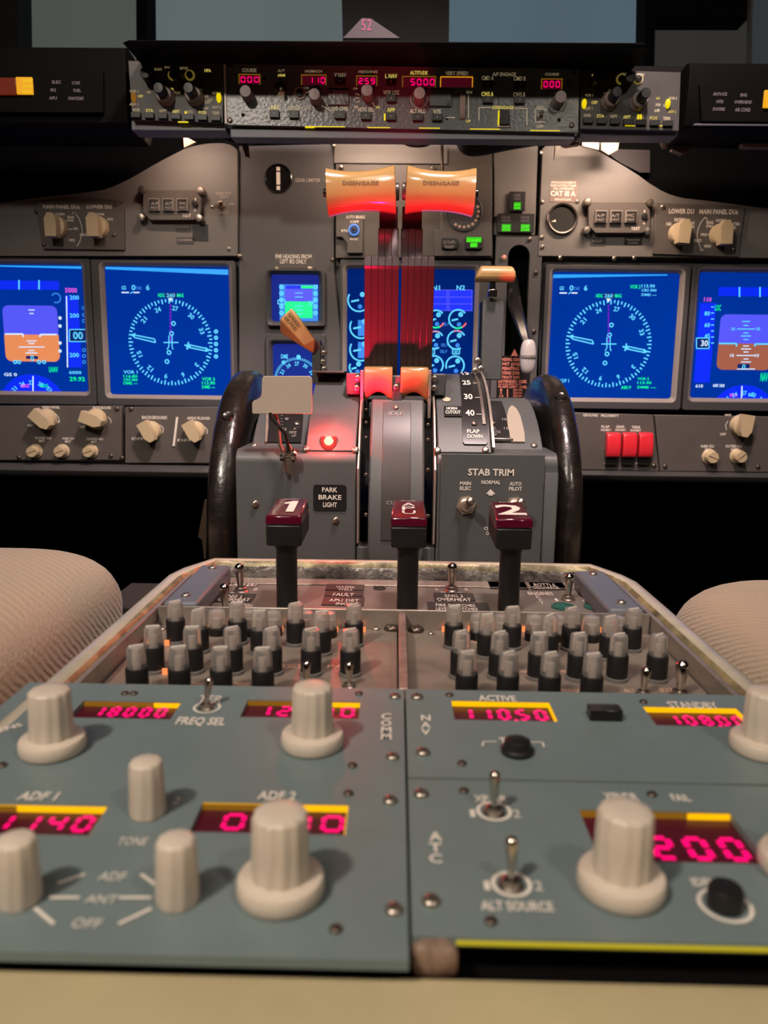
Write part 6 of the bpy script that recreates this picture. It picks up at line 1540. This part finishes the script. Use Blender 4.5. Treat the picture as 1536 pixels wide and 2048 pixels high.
for t, x0, y0, x1, y1 in MB_:
    btn(P, x0, y0, x1, y1); w_ = max(len(t)*4.0, 10); cx = (x0+x1)/2; txt.append((t, (cx-w_/2-2, y0-11, cx+w_/2+2, y0-3)))
txt += [('COURSE', (484, 137, 513, 144)), ('A/T', (555, 139, 570, 144)), ('ARM', (555, 148, 570, 153)), ('OFF', (554, 189, 569, 196)), ('IAS/MACH', (610, 140, 644, 145)), ('HEADING', (717, 141, 755, 146)), ('ALTITUDE', (820, 142, 855, 149)), ('VERT SPEED', (891, 143, 936, 150)), ('A/P ENGAGE', (985, 145, 1032, 152)), ('COURSE', (1090, 146, 1118, 151)), ('DISENGAGE', (985, 212, 1027, 218)), ('F/D', (1074, 212, 1087, 218)), ('OFF', (1073, 250, 1087, 256)), ('DN', (933, 182, 944, 187)), ('UP', (932, 240, 941, 245)), ('C/O', (606, 174, 618, 178)), ('10', (707, 175, 715, 179)), ('30', (708, 211, 716, 216)), ('10', (752, 212, 759, 217))]
lit = [x for i, x in enumerate(txt) if i % 4 == 0]; dim = [x for i, x in enumerate(txt) if i % 4]
lettering(P, dim, mat('mode_panel_lettering', (0.55, 0.50, 0.40), 0.5, emit=(0.13, 0.105, 0.06)), [[(958, 241), (958, 215), (983, 215)], [(1029, 216), (1054, 217), (1054, 250)], [(937, 190), (937, 236)], [(892, 235), (910, 235)], [(605, 221), (622, 211)], [(643, 211), (663, 222)], [(612, 186), (625, 178)],
                                [(711, 187), (719, 190)], [(711, 196), (719, 196)], [(712, 205), (720, 202)], [(745, 205), (750, 214)], [(1091, 223), (1091, 218), (1071, 218), (1071, 244), (1091, 244)]], 0.0008)
lettering(P, lit, M_LITT)
u, v = P.q(562, 176); b = MB(); b.lathe([(0.0062, 0), (0.0062, 0.001), (0.0052, 0.0016), (0.0048, 0.0008), (0.003, 0.004), (0.0028, 0.006)], (u, v, 0), n=24); s = b.build('autothrottle_switch', M_STEEL, P.e); put('bat_lever', ME_BAT, s, (u, v, 0.004), (R(30), R(10), 0), 1.0)
u, v = P.q(600, 187); b = MB(); b.lathe([(0.0064, 0), (0.0064, 0.0016), (0.0052, 0.0018), (0.0048, 0.0006)], (u, v, 0), n=28); s = b.build('changeover_button', M_DULLW, P.e); b = MB(); b.lathe([(0.0036, 0), (0.0036, 0.002), (0.0001, 0.0024)], (u, v, 0.0008), n=20, cap=False); b.build('button_face', M_BLACK, s)
for bx in ((656, 181, 698, 212), (859, 182, 903, 214)):
    u0, u1, v0, v1 = P.rect(*bx); b = MB(); b.box(u0, u1, v0, v1, 0, 0.003); s = b.build('blank_cover', M_MCP, P.e, 0.0008)
    for uu, vv in ((u0+0.0035, v1-0.003), (u1-0.0035, v0+0.003)): screw(s, (uu, vv, 0.003), 0.0016, dark=True)
u0, u1, v0, v1 = P.rect(919, 187, 930, 240); b = MB(); um = (v0+v1)/2
b.lathe([(0.001, u0), ((v1-v0)/2*0.98, u0+0.0002), ((v1-v0)/2, (u0+u1)/2), ((v1-v0)/2*0.98, u1), (0.001, u1)], (0, 0, 0), 'x', 48, flute=0.0)
b.v = [(x, y+um, z*0.35) for x, y, z in b.v]; b.build('vertical_speed_wheel', mat('pinkish_brown_wheel', (0.26, 0.17, 0.15), 0.5), P.e)
u0, u1, v0, v1 = P.rect(998, 222, 1018, 252); b = MB(); b.box(u0, u1, v0, v1, 0, 0.005); s = b.build('disengage_bar', M_BLACKG, P.e, 0.0006)
b = MB(); b.box(u0-0.0012, u0, v0, v1, 0, 0.002); b.build('lit_edge', M_YEL, s); b = MB(); b.box(u0-0.0012, u1, v0-0.0014, v0, 0, 0.002); b.build('white_edge', M_WHITE, s)
u, v = P.q(1080, 231); toggle(P, 1080, 232, (0, 0), 0.9)
b = MB(); b.box(*P.rect(768, 228, 771, 241), 0, 0.0012); b.build('lit_button_edge', M_YEL, P.e)
b = MB(); 
for x0, x1, y in ((610, 690, 253), (735, 780, 255), (838, 880, 256), (940, 1000, 258), (1060, 1120, 261)): b.box(*P.rect(x0, y-0.5, x1, y+1.2), -0.004, 0.0003)
b.build('lit_lower_edge', M_YEL, P.e)
b = MB(); b.box(*P.rect(449, 130, 453, 248), -0.004, 0.0016); b.build('left_edge_strip', mat('pale_edge_strip', (0.60, 0.48, 0.42), 0.35), P.e)
for x, y in ((529, 157), (486, 230), (894, 236), (1136, 166), (1118, 240)): u, v = P.q(x, y); b = MB(); b.disc(u, v, 0.0019, 0.0003, n=14); b.build('panel_hole', M_MATTE, P.e, fixn=False)
for x, y in ((461, 134), (460, 241), (1147, 148), (1143, 251)): u, v = P.q(x, y); screw(P.e, (u, v, 0), 0.0028, dark=True)
# ---- EFIS panels
def efis(label, X, Y0, pts, left):
    P = gl_panel('flight_display_control_panel', label, 'control panel', pts, M_EFIS, 'flight display control panels')
    S = lambda x: X+x
    for x, y in ((46, 16), (104, 16) if left else (110, 16)):
        gknob(P, S(x), Y0+y+16, 0, 0, 11, 0, M_BLACK)
    for x, y in ((78, 68), (136, 68) if left else (134, 70)):
        u, v = P.q(S(x), Y0+y); k = P.k(S(x), Y0+y)
        b = MB(); b.lathe([(18.5*k, 0), (18.5*k, 0.002), (17*k, 0.003), (16*k, 0.010), (14*k, 0.011)], n=32); o = b.build('selector_ring', M_KNOBG, P.e, loc=(u, v, 0))
        b = MB(); b.lathe([(10.5*k, 0.011), (10*k, 0.026), (9*k, 0.027), (0.0001, 0.0272)], n=32, flute=0.04, nf=10, cap=False); b.build('inner_knob', M_BLACK, o)
    for x in (92, 126) if left else (100, 134):
        u, v = P.q(S(x), Y0+25); k = P.k(S(x), Y0+25); b = MB(); b.lathe([(10*k, 0), (10*k, 0.0012), (8*k, 0.0014), (7.6*k, 0.0004)], (u, v, 0), n=28); s = b.build('button_ring', M_LITT if False else mat('dim_lit_ring', (0.45, 0.40, 0.30), 0.4, emit=(0.10, 0.075, 0.01)), P.e)
        b = MB(); b.lathe([(6.5*k, 0), (6.5*k, 0.0026), (0.0001, 0.003)], (u, v, 0.0004), n=20, cap=False); b.build('button_face', M_BLACK, s)
    names = ('WXR', 'STA', 'WPT', 'ARPT', 'DATA', 'POS', 'TERR')
    L1, L2 = [], []
    for i, t in enumerate(names):
        x = S((8 if left else 22)+i*26.5); yy = Y0+96+(3 if not left else 0)+i*1.0
        btn(P, x+2, yy+4, x+21, yy+15, M_BLACK, 0.004, False); (L1 if i % 2 else L2).append((t, (x+3, yy-5, x+18, yy+1)))
    xs = (14, 184) if left else (26, 193)
    for i, x in enumerate(xs):
        u, v = P.q(S(x), Y0+(70 if left else 74)); k = P.k(S(x), Y0+70)
        b = MB(); b.lathe([(0.0001, 0.0005), (5*k, 0.0005), (4*k, 0.0035), (0.0001, 0.005)], (0, 0, 0), n=16, cap=False); b.v = [(a+u, c_*1.9+v, z) for a, c_, z in b.v]
        b.build('lit_rocker_switch', M_YEL if (i == 1) or not left else M_AMBERD, P.e)
    if left:
        L1 += [('OFF', (S(22), Y0+64, S(32), Y0+69)), ('HPA', (S(155), Y0+12, S(168), Y0+18)), ('CTR', (S(80), Y0+50, S(94), Y0+55))]
        L2 += [('VOR 1', (S(5), Y0+54, S(22), Y0+59)), ('ADF 1', (S(5), Y0+80, S(22), Y0+85)), ('VOR 2', (S(170), Y0+58, S(188), Y0+63)), ('OFF', (S(161), Y0+72, S(171), Y0+77)), ('ADF 2', (S(170), Y0+86, S(188), Y0+91)), ('BARO', (S(55), Y0+10, S(70), Y0+15)), ('FPV', (S(75), Y0+7, S(86), Y0+11)), ('MTRS', (S(106), Y0+8, S(122), Y0+13)),
               ('PLN', (S(94), Y0+57, S(106), Y0+62)), ('80', (S(143), Y0+52, S(150), Y0+57)), ('160', (S(153), Y0+64, S(163), Y0+69)), ('320', (S(155), Y0+76, S(166), Y0+81)), ('640', (S(153), Y0+88, S(163), Y0+93)), ('MAP', (S(40), Y0+56, S(48), Y0+61))]
    else:
        L1 += [('RADIO', (S(42), Y0+15, S(61), Y0+21)), ('OFF', (S(41), Y0+68, S(53), Y0+74)), ('VOR', (S(76), Y0+45, S(90), Y0+52)), ('ADF 2', (S(194), Y0+87, S(210), Y0+92)), ('APP', (S(64), Y0+52, S(76), Y0+59)), ('20', (S(132), Y0+49, S(140), Y0+54)), ('60', (S(170), Y0+60, S(178), Y0+65))]
        L2 += [('VOR 1', (S(28), Y0+54, S(44), Y0+59)), ('ADF 1', (S(27), Y0+80, S(43), Y0+86)), ('VOR 2', (S(196), Y0+60, S(212), Y0+65)), ('OFF', (S(185), Y0+74, S(196), Y0+80)), ('FPV', (S(100), Y0+12, S(111), Y0+17)), ('MTRS', (S(131), Y0+13, S(147), Y0+18)), ('320', (S(169), Y0+73, S(179), Y0+78)), ('640', (S(167), Y0+84, S(177), Y0+90)), ('10', (S(121), Y0+60, S(129), Y0+66)), ('40', (S(145), Y0+47, S(152), Y0+52)), ('5', (S(121), Y0+72, S(125), Y0+77))]
    lettering(P, L1, M_LITT); lettering(P, L2, mat('efis_lettering', (0.42, 0.36, 0.26), 0.5, emit=(0.14, 0.11, 0.05)))
    b = MB(); 
    for x in ((118,) if left else (134, 139)): b.box(*P.rect(S(x)-1.5, Y0+(98 if left else 96), S(x)+1.5, Y0+107), 0, 0.002)
    for x in ((112,) if left else (118, 180)): b.box(*P.rect(S(x)-10, Y0+117, S(x)+10, Y0+118.5), -0.002, 0.0004)
    b.build('lit_slot', M_YEL, P.e)
    return P
efis('dark flight display control panel left of the mode control panel', 254, 126, [(256, 121), (448, 126), (446, 246), (264, 240)], True)
efis('dark flight display control panel right of the mode control panel', 1142, 134, [(1162, 139), (1362, 144), (1358, 262), (1160, 258)], False)
# ---- annunciators on the wings
def wing(label, pts, amb, reds, tx_, Yw=0.868):
    P = module('caution_light_panel', label, 'caution lights', pts, Yw, 0.006, M_WING, 'caution light panels')
    for i, (bx, m) in enumerate(amb):
        u0, u1, v0, v1 = P.rect(*bx); b = MB(); b.box(u0, u1, v0, v1, 0, 0.003); s = b.build('warning_light', m, P.e, 0.0004)
        if m is AMBL:
            b = MB(); h_ = bx[3]-bx[1]
            for j, t in enumerate(('MASTER', 'CAUTION', 'RECALL')): tb(P, b, t, bx[0]+10, bx[1]+3+j*11, bx[2]-3, bx[1]+8+j*11, 0.0034)
            b.build('legend', M_YEL, s, fixn=False)
    lettering(P, tx_, M_DIMW)
AMBL = emis('amber_caution_lens', (0.72, 0.33, 0.01), 1.0); REDL = emis('dull_red_lens', (0.10, 0.008, 0.0), 1.0)
wing('caution light panel at the left edge, its amber MASTER CAUTION lit beside dull red', [(-200, 140), (205, 142), (205, 225), (-200, 224)], [((-40, 157, 34, 191), REDL), ((35, 156, 67, 190), AMBL)], 0,
     [('ELEC', (104, 161, 122, 167)), ('FLT CONT', (144, 163, 160, 169)), ('IRS', (101, 177, 112, 183)), ('FUEL', (147, 178, 162, 184)), ('APU', (98, 193, 114, 199)), ('OVHT/DET', (136, 194, 168, 200))])
wing('caution light panel at the right edge with a sliver of amber light', [(1400, 168), (1750, 172), (1750, 246), (1404, 243)], [((1526, 182, 1600, 217), AMBL)], 0,
     [('ANTI-ICE', (1426, 185, 1454, 191)), ('ENG', (1481, 187, 1494, 193)), ('HYD', (1433, 200, 1447, 206)), ('OVERHEAD', (1469, 201, 1504, 207)), ('DOORS', (1426, 215, 1450, 221)), ('AIR COND', (1470, 216, 1501, 223))])
b = MB(); b.box(*[hitY(1388, 250, 0.871).x, hitY(1700, 250, 0.871).x], 0.870, 0.874, hitY(1450, 251, 0.871).z, hitY(1450, 248, 0.871).z); wb(b, 'wing_edge_trim', mat('dim_edge_trim', (0.12, 0.11, 0.13), 0.5), gs)
# ---- brackets lit by the flood lamps, cables
def bracket(name_lab, pts, Y, d=0.004, m=None):
    b = MB(); P0 = hitY(*pts[0], Y); poly = [(hitY(x, y, Y).x-P0.x, hitY(x, y, Y).z-P0.z) for x, y in pts]
    b.prism(poly, 0, d, 0, 'y'); o = b.build('mounting_bracket', m or M_BR, None, 0.0004, tuple(P0)); tag(o, name_lab, 'bracket', 'sheet-metal brackets under the glareshield'); return o
M_BR = mat('pale_pink_lit_metal', (0.32, 0.19, 0.15), 0.5); M_BRD = mat('dull_pink_metal', (0.12, 0.075, 0.075), 0.5)  # sheet metal, the flood lamps' pinkish light mixed into both colours
bracket('bent pale pink bracket at the left edge under the glareshield wing', [(-40, 246), (14, 247), (26, 246), (48, 263), (40, 270), (-40, 270)], 0.93, 0.01)
bracket('small pale square bracket under the left wing', [(80, 230), (97, 232), (98, 246), (92, 245)], 0.92)
bracket('long dull pink curved bracket hanging under the left wing', [(110, 236), (150, 240), (170, 250), (188, 274), (176, 276), (140, 262)], 0.93, 0.006, M_BRD)
bracket('pale curved strap end under the left control panel', [(346, 256), (376, 258), (402, 261), (420, 266), (436, 270), (420, 275), (398, 272), (366, 268)], 0.90)
bracket('pale triangular gusset above the left instrument panel edge', [(366, 271), (368, 272), (392, 284), (368, 296)], 0.95)
bracket('dark pointed bracket hanging below the left end of the mode control panel', [(474, 262), (496, 270), (500, 316), (490, 312)], 0.93, 0.004, M_BRD)
bracket('pointed grey bracket hanging at the right end of the mode control panel', [(1112, 272), (1130, 280), (1122, 292), (1108, 320)], 0.95, 0.004, mat('grey_bracket', (0.2, 0.18, 0.16), 0.5))
bracket('pale rounded bracket under the right end of the mode control panel', [(1142, 266), (1166, 270), (1160, 288), (1134, 292), (1124, 288), (1128, 278)], 0.93, 0.01)
bracket('pale plate with a screw under the right control panel', [(1166, 272), (1200, 272), (1198, 300), (1164, 292)], 0.97)
bracket('broad pale plate under the right control panel', [(1202, 274), (1240, 276), (1236, 300), (1218, 310), (1202, 300)], 0.985, 0.004, mat('warm_plate', (0.28, 0.21, 0.15), 0.5))
bracket('bright narrow bracket under the right control panel', [(1325, 272), (1352, 262), (1334, 296), (1326, 296)], 0.92)
bracket('dull pink channel bracket slanting under the right wing', [(1340, 264), (1428, 258), (1398, 286), (1366, 308), (1344, 300), (1350, 280)], 0.94, 0.01, M_BRD)
bracket('pale pink bracket at the right edge under the wing', [(1484, 286), (1500, 276), (1600, 276), (1600, 296), (1486, 294)], 0.93, 0.01)
def cable(lab, pts, r, m):
    p0 = hitY(*pts[0]); path = [hitY(*p)-p0 for p in pts]
    # smooth
    out = []
    for i in range(len(path)-1):
        a = path[max(i-1, 0)]; b_ = path[i]; c_ = path[i+1]; d_ = path[min(i+2, len(path)-1)]
        for j in range(5):
            t = j/5; out.append(0.5*((2*b_)+(-a+c_)*t+(2*a-5*b_+4*c_-d_)*t*t+(-a+3*b_-3*c_+d_)*t**3))
    out.append(path[-1]); mb = MB(); mb.tube(out, r, 10); o = mb.build('cable', m, None, 0, tuple(p0)); tag(o, lab, 'cable', 'cables under the glareshield'); return o
M_CABW = mat('pale_cable', (0.50, 0.38, 0.30), 0.4)
cable('thick black cable looping under the middle of the mode control panel', [(798, 262, 0.95), (802, 276, 0.95), (820, 288, 0.95), (850, 288, 0.95), (872, 276, 0.95), (890, 266, 0.95)], 0.0032, M_BLACKG)
cable('thin pale cable looping beside the thick black one', [(806, 262, 0.94), (814, 276, 0.94), (832, 284, 0.94), (856, 280, 0.94), (876, 268, 0.94)], 0.0016, M_CABW)
cable('thin pale cord hanging straight down behind the right lever handle', [(884, 268, 0.94), (884, 300, 0.945), (885, 340, 0.95), (886, 380, 0.96)], 0.0018, M_CABW)
cable('black cable drooping under the left end of the mode control panel', [(430, 262, 0.93), (460, 280, 0.93), (490, 284, 0.93), (515, 280, 0.93), (520, 262, 0.93)], 0.003, M_BLACK)
cable('black cable bundle under the right half of the mode control panel', [(918, 266, 0.94), (930, 296, 0.94), (960, 300, 0.94), (1010, 290, 0.94), (1080, 278, 0.94)], 0.0065, M_BLACK)
# recess behind the curved top of the instrument panel
b = MB(); a0, a1 = hitY(-420, 300, 1.06), hitY(480, 300, 1.06); z0, z1 = hitY(200, 420, 1.06).z, hitY(200, 230, 1.06).z; b.box(a0.x, a1.x, 1.055, 1.06, z0, z1); wb(b, 'recess_back', M_VOID, mip); b = MB()
a0, a1 = hitY(1178, 300, 1.06), hitY(1960, 300, 1.06); z1 = hitY(1400, 250, 1.06).z; b.box(a0.x, a1.x, 1.055, 1.06, z0, z1); wb(b, 'recess_back', M_VOID, mip)
b = MB(); prismpx(b, [(1218, 298), (1300, 300), (1300, 345), (1280, 345), (1240, 325), (1222, 312)], 1.04, 0.004); wb(b, 'recess_bracket', mat('dark_brown_metal', (0.018, 0.013, 0.012), 0.5), mip)
# windscreen reflection with pink figures, modelled as a triangular plate above the hood
YT_ = 0.84
p0 = hitY(740, 74, YT_); b = MB(); zt_ = zx(770, 78, 0.80)[1]
b.prism([(hitY(x, y, YT_).x-p0.x, hitY(x, y, YT_).z-p0.z) for x, y in ((686, 76), (724, 36), (742, 37), (800, 76))], 0, 0.003, 0, 'y')
o = b.build('windscreen_reflection', mat('purple_grey_reflection', (0.022, 0.011, 0.017), 0.6), None, 0, tuple(p0)); tag(o, 'small purple-grey triangular card with pink figures, standing on the hood', 'card')
b = MB(); b.text('52', 0, 0, 0.010, 0, 0.010, 0, False, 0, lambda u, v: (hitY(733, 50, YT_).x-p0.x+u, -0.0004, hitY(733, 50, YT_).z-p0.z+v)); b.build('pink_figures', emis('dim_pink', (0.40, 0.02, 0.12), 1.0), o, fixn=False)
